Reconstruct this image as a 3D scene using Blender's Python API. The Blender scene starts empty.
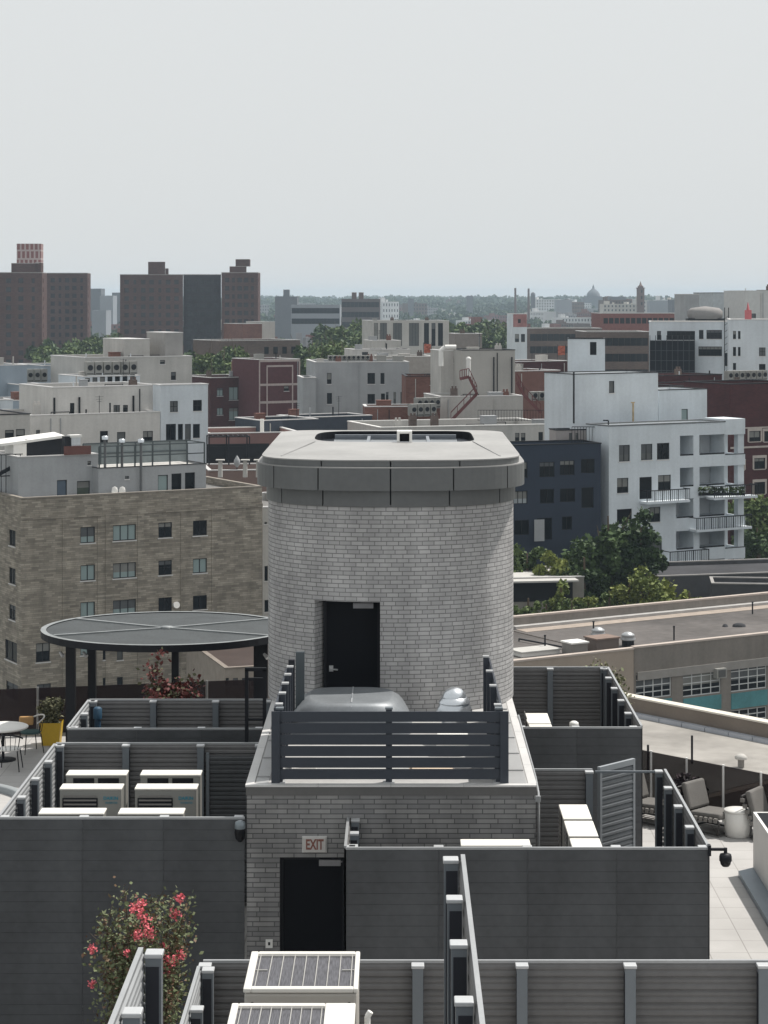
import bpy, math, random
from mathutils import Vector, Matrix
R = math.radians
sc = bpy.context.scene
C = sc.collection
F = 2100.0            # focal length in pixels
CAMZ = 40.0           # camera height above the street
HOR = 298.0           # horizon row
VPX = 398.0           # column where the +Y axis vanishes
FLOOR = 29.9          # terrace level
FT = 32.59            # top of the privacy fences
GRID = 30.0           # the city grid is turned against our roof

# ------------------------------------------------------------------ camera
cd = bpy.data.cameras.new('camera'); cam = bpy.data.objects.new('camera', cd); C.objects.link(cam)
cam.location = (0, 0, CAMZ); cam.rotation_euler = (R(90), 0, 0)
cd.sensor_fit = 'VERTICAL'; cd.sensor_height = 36; cd.lens = F * 36 / 1024
cd.shift_x = (384 - VPX) / 1024; cd.shift_y = (HOR - 512) / 1024
cd.clip_start = 0.5; cd.clip_end = 30000
sc.camera = cam
def ray(px, py): return Vector(((px - VPX) / F, 1, (HOR - py) / F))
def at(px, py, Y):
    d = ray(px, py); return Vector((0, 0, CAMZ)) + d * (Y / d.y)
def atz(px, py, z):
    d = ray(px, py); return Vector((0, 0, CAMZ)) + d * ((z - CAMZ) / d.z)
def hit(px, py, O, a):
    d = ray(px, py); c, s = math.cos(a), math.sin(a)
    t = (-O[0] * s + O[1] * c) / (-d.x * s + d.y * c)
    return ((t * d.x - O[0]) * c + (t * d.y - O[1]) * s, CAMZ + t * d.z)

# ------------------------------------------------------------------ materials
MATS = {}
def nodes(name):
    m = bpy.data.materials.new(name); m.use_nodes = True
    nt = m.node_tree; b = nt.nodes['Principled BSDF']
    return m, nt, b
def N(nt, t, **k):
    n = nt.nodes.new(t)
    for a, v in k.items(): setattr(n, a, v)
    return n
def rgb(c): return (c[0], c[1], c[2], 1)
def mat(name, col, rough=0.7, metal=0.0, var=0.12, scale=1.5, bump=0.0, streak=0.0, spec=0.5, fine=14):
    """plain weathered surface: colour varied by two noises, optional vertical streaks and bump"""
    if name in MATS: return MATS[name]
    m, nt, b = nodes(name)
    tc = N(nt, 'ShaderNodeTexCoord')
    n1 = N(nt, 'ShaderNodeTexNoise'); n1.inputs['Scale'].default_value = scale; n1.inputs['Detail'].default_value = 6
    nt.links.new(tc.outputs['Object'], n1.inputs['Vector'])
    n2 = N(nt, 'ShaderNodeTexNoise'); n2.inputs['Scale'].default_value = scale * fine; n2.inputs['Detail'].default_value = 3
    nt.links.new(tc.outputs['Object'], n2.inputs['Vector'])
    ad = N(nt, 'ShaderNodeMath', operation='MULTIPLY_ADD'); ad.inputs[1].default_value = 0.4
    nt.links.new(n2.outputs['Fac'], ad.inputs[0]); nt.links.new(n1.outputs['Fac'], ad.inputs[2])
    last = ad
    if streak:
        mp = N(nt, 'ShaderNodeMapping'); mp.inputs['Scale'].default_value = (1.6, 1.6, 0.12)
        nt.links.new(tc.outputs['Object'], mp.inputs['Vector'])
        n3 = N(nt, 'ShaderNodeTexNoise'); n3.inputs['Scale'].default_value = 1.0; n3.inputs['Detail'].default_value = 5
        nt.links.new(mp.outputs['Vector'], n3.inputs['Vector'])
        a2 = N(nt, 'ShaderNodeMath', operation='MULTIPLY_ADD'); a2.inputs[1].default_value = streak
        nt.links.new(n3.outputs['Fac'], a2.inputs[0]); nt.links.new(ad.outputs[0], a2.inputs[2]); last = a2
    mr = N(nt, 'ShaderNodeMapRange'); c0 = 0.7 + streak * 0.5
    mr.inputs['From Min'].default_value = c0 - 0.35; mr.inputs['From Max'].default_value = c0 + 0.35
    mr.inputs['To Min'].default_value = 1 - var * 1.6; mr.inputs['To Max'].default_value = 1 + var * 1.3
    nt.links.new(last.outputs[0], mr.inputs['Value'])
    mx = N(nt, 'ShaderNodeVectorMath', operation='SCALE'); mx.inputs[0].default_value = col[:3]
    nt.links.new(mr.outputs[0], mx.inputs['Scale']); nt.links.new(mx.outputs[0], b.inputs['Base Color'])
    b.inputs['Roughness'].default_value = rough; b.inputs['Metallic'].default_value = metal
    b.inputs['Specular IOR Level'].default_value = min(spec, 0.12) if rough >= 0.8 else spec
    if bump:
        bp = N(nt, 'ShaderNodeBump'); bp.inputs['Strength'].default_value = bump; bp.inputs['Distance'].default_value = 0.02
        nt.links.new(n2.outputs['Fac'], bp.inputs['Height']); nt.links.new(bp.outputs[0], b.inputs['Normal'])
    MATS[name] = m; return m
def brick(name, c1, c2, mortar, bw=0.2, rh=0.072, ms=0.006, rough=0.85, var=0.2, scale=1.0, bump=0.5, offset=0.5, jit=0.45, streak=0.0):
    if name in MATS: return MATS[name]
    m, nt, b = nodes(name)
    uv = N(nt, 'ShaderNodeUVMap')
    br = N(nt, 'ShaderNodeTexBrick'); br.offset = offset; br.squash = 1
    for k, v in (('Scale', 1), ('Brick Width', bw), ('Row Height', rh), ('Mortar Size', ms), ('Mortar Smooth', 0.3), ('Bias', 0)):
        br.inputs[k].default_value = v
    br.inputs['Color1'].default_value = rgb(c1); br.inputs['Color2'].default_value = rgb(c2); br.inputs['Mortar'].default_value = rgb(mortar)
    # jitter each course sideways so that the bond is not mechanical
    sp = N(nt, 'ShaderNodeSeparateXYZ'); nt.links.new(uv.outputs[0], sp.inputs[0])
    dv = N(nt, 'ShaderNodeMath', operation='DIVIDE'); dv.inputs[1].default_value = rh; nt.links.new(sp.outputs[1], dv.inputs[0])
    fl = N(nt, 'ShaderNodeMath', operation='FLOOR'); nt.links.new(dv.outputs[0], fl.inputs[0])
    wn = N(nt, 'ShaderNodeTexWhiteNoise', noise_dimensions='1D'); nt.links.new(fl.outputs[0], wn.inputs['W'])
    ma = N(nt, 'ShaderNodeMath', operation='MULTIPLY_ADD'); ma.inputs[1].default_value = bw * jit
    nt.links.new(wn.outputs['Value'], ma.inputs[0]); nt.links.new(sp.outputs[0], ma.inputs[2])
    cb = N(nt, 'ShaderNodeCombineXYZ'); nt.links.new(ma.outputs[0], cb.inputs[0]); nt.links.new(sp.outputs[1], cb.inputs[1])
    nt.links.new(cb.outputs[0], br.inputs['Vector'])
    n1 = N(nt, 'ShaderNodeTexNoise'); n1.inputs['Scale'].default_value = scale; n1.inputs['Detail'].default_value = 8
    nt.links.new(uv.outputs[0], n1.inputs['Vector'])
    mr = N(nt, 'ShaderNodeMapRange'); mr.inputs['From Min'].default_value = 0.3; mr.inputs['From Max'].default_value = 0.7
    mr.inputs['To Min'].default_value = 1 - var; mr.inputs['To Max'].default_value = 1 + var
    nt.links.new(n1.outputs['Fac'], mr.inputs['Value'])
    mx = N(nt, 'ShaderNodeVectorMath', operation='SCALE')
    nt.links.new(br.outputs['Color'], mx.inputs[0]); nt.links.new(mr.outputs[0], mx.inputs['Scale'])
    if streak:
        mp = N(nt, 'ShaderNodeMapping'); mp.inputs['Scale'].default_value = (2.2, 0.16, 1); nt.links.new(uv.outputs[0], mp.inputs['Vector'])
        n3 = N(nt, 'ShaderNodeTexNoise'); n3.inputs['Scale'].default_value = 1.0; n3.inputs['Detail'].default_value = 7; nt.links.new(mp.outputs[0], n3.inputs['Vector'])
        m3 = N(nt, 'ShaderNodeMapRange'); m3.inputs['From Min'].default_value = 0.35; m3.inputs['From Max'].default_value = 0.65; m3.inputs['To Min'].default_value = 1 - streak; m3.inputs['To Max'].default_value = 1 + streak * 0.6
        nt.links.new(n3.outputs['Fac'], m3.inputs['Value']); mu = N(nt, 'ShaderNodeMath', operation='MULTIPLY'); nt.links.new(mr.outputs[0], mu.inputs[0]); nt.links.new(m3.outputs[0], mu.inputs[1]); nt.links.new(mu.outputs[0], mx.inputs['Scale'])
    nt.links.new(mx.outputs[0], b.inputs['Base Color']); b.inputs['Roughness'].default_value = rough; b.inputs['Specular IOR Level'].default_value = 0.15
    if bump:
        bp = N(nt, 'ShaderNodeBump', invert=True); bp.inputs['Strength'].default_value = bump; bp.inputs['Distance'].default_value = 0.006
        nt.links.new(br.outputs['Fac'], bp.inputs['Height']); nt.links.new(bp.outputs[0], b.inputs['Normal'])
    MATS[name] = m; return m
def glass(name, col=(0.008, 0.011, 0.015), rough=0.06):
    if name in MATS: return MATS[name]
    m, nt, b = nodes(name)
    b.inputs['Base Color'].default_value = rgb(col); b.inputs['Roughness'].default_value = rough
    b.inputs['IOR'].default_value = 1.5; b.inputs['Specular IOR Level'].default_value = 0.2
    tc = N(nt, 'ShaderNodeTexCoord'); n1 = N(nt, 'ShaderNodeTexNoise'); n1.inputs['Scale'].default_value = 0.7
    nt.links.new(tc.outputs['Object'], n1.inputs['Vector'])
    bp = N(nt, 'ShaderNodeBump'); bp.inputs['Strength'].default_value = 0.12; bp.inputs['Distance'].default_value = 0.05
    nt.links.new(n1.outputs['Fac'], bp.inputs['Height']); nt.links.new(bp.outputs[0], b.inputs['Normal'])
    MATS[name] = m; return m
def leafmat(name, c1, c2, scale=0.35):
    if name in MATS: return MATS[name]
    m, nt, b = nodes(name)
    g = N(nt, 'ShaderNodeNewGeometry'); n1 = N(nt, 'ShaderNodeTexNoise'); n1.inputs['Scale'].default_value = scale; n1.inputs['Detail'].default_value = 5
    nt.links.new(g.outputs['Position'], n1.inputs['Vector'])
    oi = N(nt, 'ShaderNodeObjectInfo')
    a = N(nt, 'ShaderNodeMath', operation='MULTIPLY_ADD'); a.inputs[1].default_value = 0.5; nt.links.new(oi.outputs['Random'], a.inputs[0])
    r2 = N(nt, 'ShaderNodeMapRange'); r2.inputs['From Min'].default_value = 0.35; r2.inputs['From Max'].default_value = 0.65; r2.inputs['To Max'].default_value = 0.6
    nt.links.new(n1.outputs['Fac'], r2.inputs['Value']); nt.links.new(r2.outputs[0], a.inputs[2])
    mx = N(nt, 'ShaderNodeMix', data_type='RGBA'); mx.inputs['A'].default_value = rgb(c1); mx.inputs['B'].default_value = rgb(c2)
    nt.links.new(a.outputs[0], mx.inputs['Factor']); nt.links.new(mx.outputs['Result'], b.inputs['Base Color'])
    b.inputs['Roughness'].default_value = 0.6; b.inputs['Specular IOR Level'].default_value = 0.2
    MATS[name] = m; return m

# ------------------------------------------------------------------ mesh builder
class MB:
    def __init__(s): s.v = []; s.f = []; s.m = []; s.uv = []; s.sm = []
    def face(s, pts, m=0, uv=None, sm=False):
        i = len(s.v); s.v += [tuple(p) for p in pts]; s.f.append(tuple(range(i, i + len(pts)))); s.m.append(m); s.uv.append(uv); s.sm.append(sm)
    def mesh(s, vs, fs, m=0, sm=False):
        i = len(s.v); s.v += [tuple(p) for p in vs]
        for f in fs: s.f.append(tuple(a + i for a in f)); s.m.append(m); s.uv.append(None); s.sm.append(sm)
    def box(s, x0, x1, y0, y1, z0, z1, m=0, T=None):
        if x0 > x1: x0, x1 = x1, x0
        if y0 > y1: y0, y1 = y1, y0
        if z0 > z1: z0, z1 = z1, z0
        vs = [Vector((x, y, z)) for z in (z0, z1) for y in (y0, y1) for x in (x0, x1)]
        if T is not None: vs = [T @ v for v in vs]
        s.mesh(vs, [(0, 2, 3, 1), (4, 5, 7, 6), (0, 1, 5, 4), (2, 6, 7, 3), (0, 4, 6, 2), (1, 3, 7, 5)], m)
    def bar(s, p0, p1, w, h=None, m=0):
        h = h or w; p0 = Vector(p0); p1 = Vector(p1); d = p1 - p0; L = d.length
        q = d.to_track_quat('Z', 'Y').to_matrix().to_4x4(); q.translation = p0
        s.box(-w / 2, w / 2, -h / 2, h / 2, 0, L, m, q)
    def tube(s, p0, p1, r0, r1=None, n=10, m=0, cap=True, sm=True):
        r1 = r0 if r1 is None else r1
        p0 = Vector(p0); p1 = Vector(p1); d = p1 - p0
        q = d.to_track_quat('Z', 'Y').to_matrix()
        a = [p0 + q @ Vector((math.cos(t) * r0, math.sin(t) * r0, 0)) for t in [2 * math.pi * k / n for k in range(n)]]
        b = [p1 + q @ Vector((math.cos(t) * r1, math.sin(t) * r1, 0)) for t in [2 * math.pi * k / n for k in range(n)]]
        s.mesh(a + b, [(k, (k + 1) % n, n + (k + 1) % n, n + k) for k in range(n)], m, sm)
        if cap: s.face(a[::-1], m); s.face(b, m)
    def path(s, pts, r, n=8, m=0):
        for a, b in zip(pts, pts[1:]): s.tube(a, b, r, r, n, m)
    def lathe(s, prof, cx=0, cy=0, n=24, m=0, sm=True, sx=1, sy=1, cap=True):
        vs = []; k = len(prof)
        for r, z in prof:
            for j in range(n):
                t = 2 * math.pi * j / n; vs.append((cx + sx * r * math.cos(t), cy + sy * r * math.sin(t), z))
        fs = [(i * n + j, i * n + (j + 1) % n, (i + 1) * n + (j + 1) % n, (i + 1) * n + j) for i in range(k - 1) for j in range(n)]
        s.mesh(vs, fs, m, sm)
        if cap and prof[0][0] > 1e-4: s.face(vs[:n][::-1], m)
        if cap and prof[-1][0] > 1e-4: s.face(vs[-n:], m)
    def prism(s, poly, z0, z1, m=0, top=True, bottom=True, close=True):
        n = len(poly); u = 0
        for i in range(n if close else n - 1):
            a, b = poly[i], poly[(i + 1) % n]; L = math.hypot(b[0] - a[0], b[1] - a[1])
            s.face([(a[0], a[1], z0), (b[0], b[1], z0), (b[0], b[1], z1), (a[0], a[1], z1)], m, [(u, z0), (u + L, z0), (u + L, z1), (u, z1)]); u += L
        if top: s.face([(p[0], p[1], z1) for p in poly], m)
        if bottom: s.face([(p[0], p[1], z0) for p in poly][::-1], m)
    def build(s, name, mats, parent=None, loc=None, rot=0, bevel=0):
        me = bpy.data.meshes.new(name); me.from_pydata(s.v, [], s.f)
        if not isinstance(mats, (list, tuple)): mats = [mats]
        for m in mats: me.materials.append(m)
        uvl = me.uv_layers.new(name='UVMap')
        d = uvl.data; V = s.v
        for p, mi, uv, sm in zip(me.polygons, s.m, s.uv, s.sm):
            p.material_index = mi; p.use_smooth = sm
            if uv:
                for li, c in zip(p.loop_indices, uv): d[li].uv = c
            else:
                n = p.normal
                if abs(n.z) > 0.7:
                    for li, vi in zip(p.loop_indices, p.vertices): d[li].uv = V[vi][:2]
                else:
                    l = math.hypot(n.x, n.y) or 1; tx, ty = -n.y / l, n.x / l
                    for li, vi in zip(p.loop_indices, p.vertices): d[li].uv = (V[vi][0] * tx + V[vi][1] * ty, V[vi][2])
        me.validate()
        o = bpy.data.objects.new(name, me); C.objects.link(o)
        if parent is not None: o.parent = parent
        if loc is not None: o.location = loc
        if rot: o.rotation_euler = (0, 0, rot)
        if bevel:
            bv = o.modifiers.new('bevel', 'BEVEL'); bv.width = bevel; bv.segments = 2; bv.limit_method = 'ANGLE'
        return o
def tag(o, label=None, cat=None, group=None, kind=None):
    if label: o['label'] = label
    if cat: o['category'] = cat
    if group: o['group'] = group
    if kind: o['kind'] = kind
    return o
def thing(name, label, cat, loc=(0, 0, 0), rot=0, group=None):
    o = bpy.data.objects.new(name, None); C.objects.link(o); o.empty_display_size = 0.3
    o.location = loc; o.rotation_euler = (0, 0, rot)
    return tag(o, label, cat, group)
def copy_tree(o, parent=None):
    c = o.copy(); C.objects.link(c); c.parent = parent
    for ch in list(o.children): copy_tree(ch, c)
    return c
def dup(o, loc, rot=None, label=None, scale=None, group=None):
    c = copy_tree(o); c.location = loc
    if rot is not None: c.rotation_euler = (0, 0, rot)
    if label: c['label'] = label
    if group: c['group'] = group
    if scale: c.scale = scale
    return c
def text(txt, name, size, m, parent, loc, rot=(R(90), 0, 0), ext=0.002, align='CENTER', sx=1, bold=0.0):
    cu = bpy.data.curves.new(name, 'FONT'); cu.body = txt; cu.size = size; cu.extrude = ext; cu.align_x = align; cu.align_y = 'CENTER'; cu.offset = bold
    t = bpy.data.objects.new(name, cu); C.objects.link(t)
    dg = bpy.context.evaluated_depsgraph_get(); me = bpy.data.meshes.new_from_object(t.evaluated_get(dg))
    bpy.data.objects.remove(t); o = bpy.data.objects.new(name, me); me.materials.clear(); me.materials.append(m); C.objects.link(o)
    o.parent = parent; o.location = loc; o.rotation_euler = rot; o.scale = (sx, 1, 1)
    return o

# palette -----------------------------------------------------------
BOARD = mat('fence_board_charcoal', (0.070, 0.073, 0.078), 0.5, 0.0, 0.24, 0.7, streak=0.45, spec=0.3)
RIB = mat('fence_rib_lit', (0.135, 0.132, 0.132), 0.55, 0.0, 0.18, 0.8, streak=0.2, spec=0.4)  # lighter than the boards: light caught by the ribs, put into the colour
ALU = mat('slat_aluminium_lit', (0.36, 0.37, 0.38), 0.45, 0.2, 0.08, 0.8)  # slat metal made paler on sun-facing runs; sunlight put into the colour
POSTM = mat('fence_post_grey', (0.16, 0.18, 0.20), 0.45, 0.2, 0.08, 1.2)
CHAN = mat('post_channel_black', (0.012, 0.014, 0.022), 0.6, 0, 0.1)
CAPM = mat('post_cap_silver', (0.50, 0.51, 0.52), 0.4, 0.3, 0.08)
RAILM = mat('rail_light_grey', (0.36, 0.37, 0.38), 0.4, 0.3, 0.1)
SCREEN = mat('screen_board_grey', (0.045, 0.052, 0.066), 0.45, 0.0, 0.08, 0.8, spec=0.3)
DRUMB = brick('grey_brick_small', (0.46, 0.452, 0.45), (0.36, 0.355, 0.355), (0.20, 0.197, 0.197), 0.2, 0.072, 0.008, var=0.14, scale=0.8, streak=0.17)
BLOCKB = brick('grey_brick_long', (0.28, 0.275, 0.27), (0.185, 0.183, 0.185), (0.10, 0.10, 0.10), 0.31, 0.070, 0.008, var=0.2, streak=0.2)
CAPD = mat('cap_panel_grey', (0.135, 0.14, 0.142), 0.45, 0.25, 0.12, 0.8, streak=0.4)
CAPTOP = mat('cap_top_light', (0.30, 0.297, 0.292), 0.6, 0.05, 0.16, 0.7, streak=0.2, bump=0.15)
MEMB = mat('roof_membrane_grey', (0.38, 0.375, 0.37), 0.8, 0, 0.14, 0.8, bump=0.2)
COPE = mat('metal_coping_light', (0.62, 0.61, 0.60), 0.45, 0.2, 0.08)
BLACKM = mat('black_paint', (0.006, 0.007, 0.010), 0.55, 0, 0.1, spec=0.12)
BLACK2 = mat('black_metal', (0.012, 0.013, 0.017), 0.5, 0, 0.1, spec=0.2)
WHITEM = mat('white_paint', (0.74, 0.73, 0.70), 0.5, 0, 0.05)
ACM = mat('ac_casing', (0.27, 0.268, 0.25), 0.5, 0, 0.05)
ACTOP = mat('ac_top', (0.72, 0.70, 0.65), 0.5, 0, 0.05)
GALV = mat('galvanised', (0.62, 0.65, 0.68), 0.28, 0.85, 0.12, 3)
PAVER = brick('terrace_paver', (0.415, 0.405, 0.395), (0.39, 0.38, 0.37), (0.28, 0.27, 0.26), 0.6, 0.6, 0.010, var=0.08, bump=0.2, offset=0.0, jit=0.0)
DARKGL = glass('window_glass_dark'); BLUEGL = glass('window_glass_pale', (0.26, 0.33, 0.33), 0.2)
NAVYGL = glass('window_glass_navy', (0.004, 0.006, 0.009), 0.1)

# ------------------------------------------------------------------ world, sun
w = bpy.data.worlds.new('World'); sc.world = w; w.use_nodes = True
wn = w.node_tree; bg = wn.nodes['Background']
SUN = Vector((0.86 * math.cos(R(62)), 0.51 * math.cos(R(62)), math.sin(R(62)))).normalized()
sky = wn.nodes.new('ShaderNodeTexSky'); sky.sky_type = 'NISHITA'; sky.sun_disc = False
sky.sun_elevation = math.asin(SUN.z); sky.sun_rotation = math.atan2(SUN.x, SUN.y)
sky.air_density = 1.0; sky.dust_density = 6.0; sky.ozone_density = 1.0
hs = wn.nodes.new('ShaderNodeHueSaturation'); hs.inputs['Saturation'].default_value = 0.35
mixn = wn.nodes.new('ShaderNodeMix'); mixn.data_type = 'RGBA'; mixn.inputs['Factor'].default_value = 0.86
mixn.inputs['B'].default_value = (7.35, 7.58, 7.62, 1)
wn.links.new(sky.outputs[0], hs.inputs['Color']); wn.links.new(hs.outputs[0], mixn.inputs['A'])
wn.links.new(mixn.outputs['Result'], bg.inputs['Color']); bg.inputs['Strength'].default_value = 0.1
sl = bpy.data.lights.new('sun', 'SUN'); so = bpy.data.objects.new('sun', sl); C.objects.link(so)
sl.energy = 4.2; sl.angle = R(0.6); sl.color = (1.0, 0.955, 0.89)
so.rotation_euler = SUN.to_track_quat('Z', 'Y').to_euler(); so.location = (60, 40, 120)
sc.view_settings.view_transform = 'Standard'; sc.view_settings.look = 'None'
sc.view_settings.exposure = 0.14; sc.view_settings.gamma = 1
sc.render.engine = 'CYCLES'; sc.cycles.use_denoising = True
sc.cycles.max_bounces = 6; sc.cycles.volume_bounces = 0; sc.cycles.transparent_max_bounces = 12
sc.cycles.sample_clamp_indirect = 6
# ================================================================== our roof
# terrace slab / our own building below it
m = MB(); m.box(-11, 8.5, 5, 41.3, 0, FLOOR); m.box(-11, 2.5, 41.3, 49.0, 0, FLOOR)
own = thing('roof_terrace_building', 'nearest building, its pale paved roof terrace seen at both edges', 'building', (0, 30, 0))
mm = MB(); mm.prism([(-11, 0), (-2.23, 0), (-2.23, -25), (9.4, -25), (9.4, 9.4), (4.3, 12.4), (2.5, 18.4), (-11, 18.4)], 0, FLOOR - 0.05)
mm.box(-11, -2.24, -25, -0.01, 0, 28.8)
mm.build('wall', BLOCKB, own)
mm = MB(); mm.prism([(-10.98, 0.02), (-2.21, 0.02), (-2.21, -24.98), (9.38, -24.98), (9.38, 9.38), (4.28, 12.38), (2.48, 18.38), (-10.98, 18.38)], FLOOR - 0.05, FLOOR)
mm.build('terrace_paving', PAVER, own)
# upper deck under the two nearest railings (below the frame)
mm = MB(); mm.box(-3.2, 2.4, -24, -11.2, FLOOR + 0.01, 32.6); mm.build('upper_deck', BLOCKB, own)

# --- privacy fences: ribbed boards with posts on the inner side
PITCH = 0.1465
def panel_mesh(L, z0, z1, inner, ribm=1):
    b = MB(); y0 = -0.028 * inner
    ins = [(0.0, 0.004), (0.010, 0.004), (0.030, 0.020), (0.060, 0.022), (0.072, 0.012), (0.080, 0.012), (0.098, 0.024), (0.132, 0.027), (PITCH, 0.004)]
    z = z1; 
    while z > z0 + 0.02:
        for (a, ya), (c, yc) in zip(ins, ins[1:]):
            za, zc = max(z - a, z0), max(z - c, z0)
            q = [(0, ya * inner, za), (L, ya * inner, za), (L, yc * inner, zc), (0, yc * inner, zc)]
            b.face(q, ribm)
        outs = [(0.0, 0.005), (0.003, 0.0), (PITCH - 0.0015, 0.0), (PITCH, 0.005)]
        for (a, ya), (c, yc) in zip(outs, outs[1:]):
            za, zc = max(z - a, z0), max(z - c, z0)
            b.face([(0, y0 + ya * inner, za), (L, y0 + ya * inner, za), (L, y0 + yc * inner, zc), (0, y0 + yc * inner, zc)], 0)
        z -= PITCH
    b.face([(0, y0, z1), (L, y0, z1), (L, 0, z1), (0, 0, z1)], 0)
    return b
def fence(label, p0, p1, inner, posts=None, zt=FT, zb=FLOOR, pw=0.11, group=None, skip_posts=False, ribmat=None):
    """inner = +1: ribs and posts on the left of p0->p1"""
    p0 = Vector((p0[0], p0[1])); p1 = Vector((p1[0], p1[1])); L = (p1 - p0).length
    a = math.atan2(p1.y - p0.y, p1.x - p0.x)
    t = thing('privacy_fence', label, 'fence', (p0.x, p0.y, zb), a, group)
    H = zt - zb
    if posts is None:
        n = max(1, round(L / 1.2)); posts = [L * k / n for k in range(n + 1)]
    cuts = sorted(set([0] + [p for p in posts if 0.2 < p < L - 0.2] + [L]))
    for c0, c1 in zip(cuts, cuts[1:]):
        panel_mesh(c1 - c0 - 0.004, 0.03, H - 0.035, inner).build('board_panel', [BOARD, ribmat or RIB], t, (c0 + 0.002, 0, 0))
    b = MB(); b.box(0, L, -0.030 * inner, 0.008 * inner, H - 0.032, H); b.build('top_rail', RAILM if not skip_posts else BOARD, t)
    for p in posts:
        b = MB(); y0, y1 = 0.036 * inner, (0.036 + pw) * inner
        b.box(-pw / 2, pw / 2, y0, y1, 0, H - 0.05)
        po = b.build('post', POSTM, t, (p, 0, 0))
        k = MB(); k.box(-pw / 2 - 0.003, -pw / 2 + 0.02, y0 + 0.004 * inner, y1 - 0.016 * inner, 0.02, H - 0.11)
        k.box(pw / 2 - 0.02, pw / 2 + 0.003, y0 + 0.004 * inner, y1 - 0.016 * inner, 0.02, H - 0.11); k.build('channel_shade', CHAN, po)  # dark infill strips; shade of the open channel is put into their colour
        k = MB(); k.box(-pw / 2 - 0.012, pw / 2 + 0.012, y0 - 0.006 * inner, y1 + 0.010 * inner, H - 0.048, H - 0.012); k.build('post_cap', CAPM, po, bevel=0.008)
    return t
YLF, YLB, XL = 30.0, 35.0, -5.70
fence('long dark grey board wall left of the brick block behind the pink flowering bush', (XL, YLF), (-2.19, YLF), 1, [0.06, 1.2, 2.35, 3.42], zb=28.82)
fence('sunlit slats and posts along the far left of the white cooling units', (XL, 34.93), (XL, 30.08), 1, [0.05, 1.25, 2.45, 3.65], ribmat=ALU)
fence('ribbed fence directly behind the two white cooling unit pairs on the left', (XL, YLB), (-2.24, YLB), -1, [0.05, 1.18, 2.42, 2.54 + 0.85])
fence('low smooth dark strip of board wall just behind the left ribbed fence', (XL, 36.2), (-2.31, 36.2), 1, [0.06, 1.2, 2.3, 3.3])
fence('short light slatted post row beside the blue barrel lid', (XL, 38.75), (XL, 36.28), 1, [0.05, 1.2, 2.4], ribmat=ALU)
fence('ribbed fence in front of the shrub with red leaves under the round pergola', (XL, 38.8), (-2.33, 38.8), -1, [0.05, 1.19, 2.34, 3.3])
fence('wide dark board wall covering the right side of the exit door', (-0.70, 28.35), (4.19, 28.35), 1, [0.06, 1.25, 2.45, 3.65, 4.83])
fence('short fence return with bright caps right of the exit sign', (-0.70, 29.98), (-0.70, 28.40), 1, [0.06, 0.8, 1.5])
fence('post row at the right end of the wide dark wall, before the lounge chairs', (4.19, 28.42), (4.19, 33.05), 1, [1.1, 2.3, 3.46, 4.58])
fence('narrow ribbed fence between the brick block and the open gate', (2.0, 33.05), (3.06, 33.05), -1, [1.0])
fence('smooth dark board wall behind the open gate on the right', (2.08, 36.3), (4.21, 36.3), 1, [0.06, 1.0, 2.0])
fence('post row descending at the right of the rear ribbed fence, nearest the pale roof', (4.21, 36.4), (4.21, 42.2), 1, [1.2, 2.4, 3.6, 4.7, 5.75])
fence('ribbed fence right of the brick tower below the tan warehouse wall', (2.15, 42.2), (4.2, 42.2), -1, [0.90, 2.02])
fence('nearest ribbed fence running along the whole bottom edge of the photo', (-2.18, 23.5), (6.6, 23.5), -1,
      [0.03, 1.2, 2.40, 3.56, 4.765, 6.25, 7.4, 8.6], pw=0.12)
fence('near fence return beside the grille-topped unit, with the smaller cap', (-2.20, 23.3), (-2.20, 18.0), 1, [0.05, 1.33, 2.6, 3.9, 5.2], pw=0.12, ribmat=ALU)
fence('nearest fence run at bottom left in front of the pink flowers', (-1.93, 15.85), (-1.93, 11.3), 1, [0.06, 1.36, 2.6, 3.9], zt=35.1, zb=32.6, pw=0.12, ribmat=ALU)
fence('tall fence run with four bright caps climbing the bottom middle of the photo', (0.56, 11.3), (0.56, 18.5), 1, [0.9, 2.1, 3.42, 4.72, 5.92, 7.12], zt=35.1, zb=32.6, pw=0.12)

# the open gate
t = thing('gate', 'open ribbed metal gate leaf swung back beside the dark wall', 'gate', (3.16, 33.05, FLOOR), math.atan2(0.62, 0.62))
panel_mesh(0.78, 0.10, 2.62, -1, 0).build('gate_panel', mat('gate_slat', (0.14, 0.15, 0.16), 0.45, 0.1, 0.08), t, (0.05, 0, 0))
b = MB(); b.box(0, 0.05, -0.03, 0.03, 0.04, 2.72); b.box(0.83, 0.88, -0.03, 0.03, 0.04, 2.72); b.box(0.05, 0.83, -0.029, 0.029, 2.63, 2.719); b.box(0.05, 0.83, -0.029, 0.029, 0.04, 0.10)
b.build('gate_frame', mat('gate_frame_light', (0.30, 0.32, 0.34), 0.45, 0.2, 0.08), t)
b = MB(); b.box(0.84, 1.06, -0.09, -0.06, 1.02, 1.06); b.box(0.84, 0.87, -0.08, -0.03, 1.0, 1.08); b.build('handle', BLACKM, t)
t = thing('gate_header_bar', 'thin grey bar spanning the open gateway at fence height', 'bar', (3.1, 33.0, FT - 0.05))
b = MB(); b.box(0, 1.05, -0.02, 0.02, 0, 0.03); b.build('bar', POSTM, t)
t = thing('dark_gate', 'closed dark gate at the right end of the fence behind the left cooling units', 'gate', (-3.18, 34.86, FLOOR))
panel_mesh(0.80, 0.1, 2.5, -1, 0).build('gate_panel', BOARD, t, (0.05, 0, 0)); b = MB(); b.box(0, 0.05, -0.05, 0.02, 0.04, 2.55); b.box(0.85, 0.90, -0.05, 0.02, 0.04, 2.55); b.build('gate_frame', POSTM, t)

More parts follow.
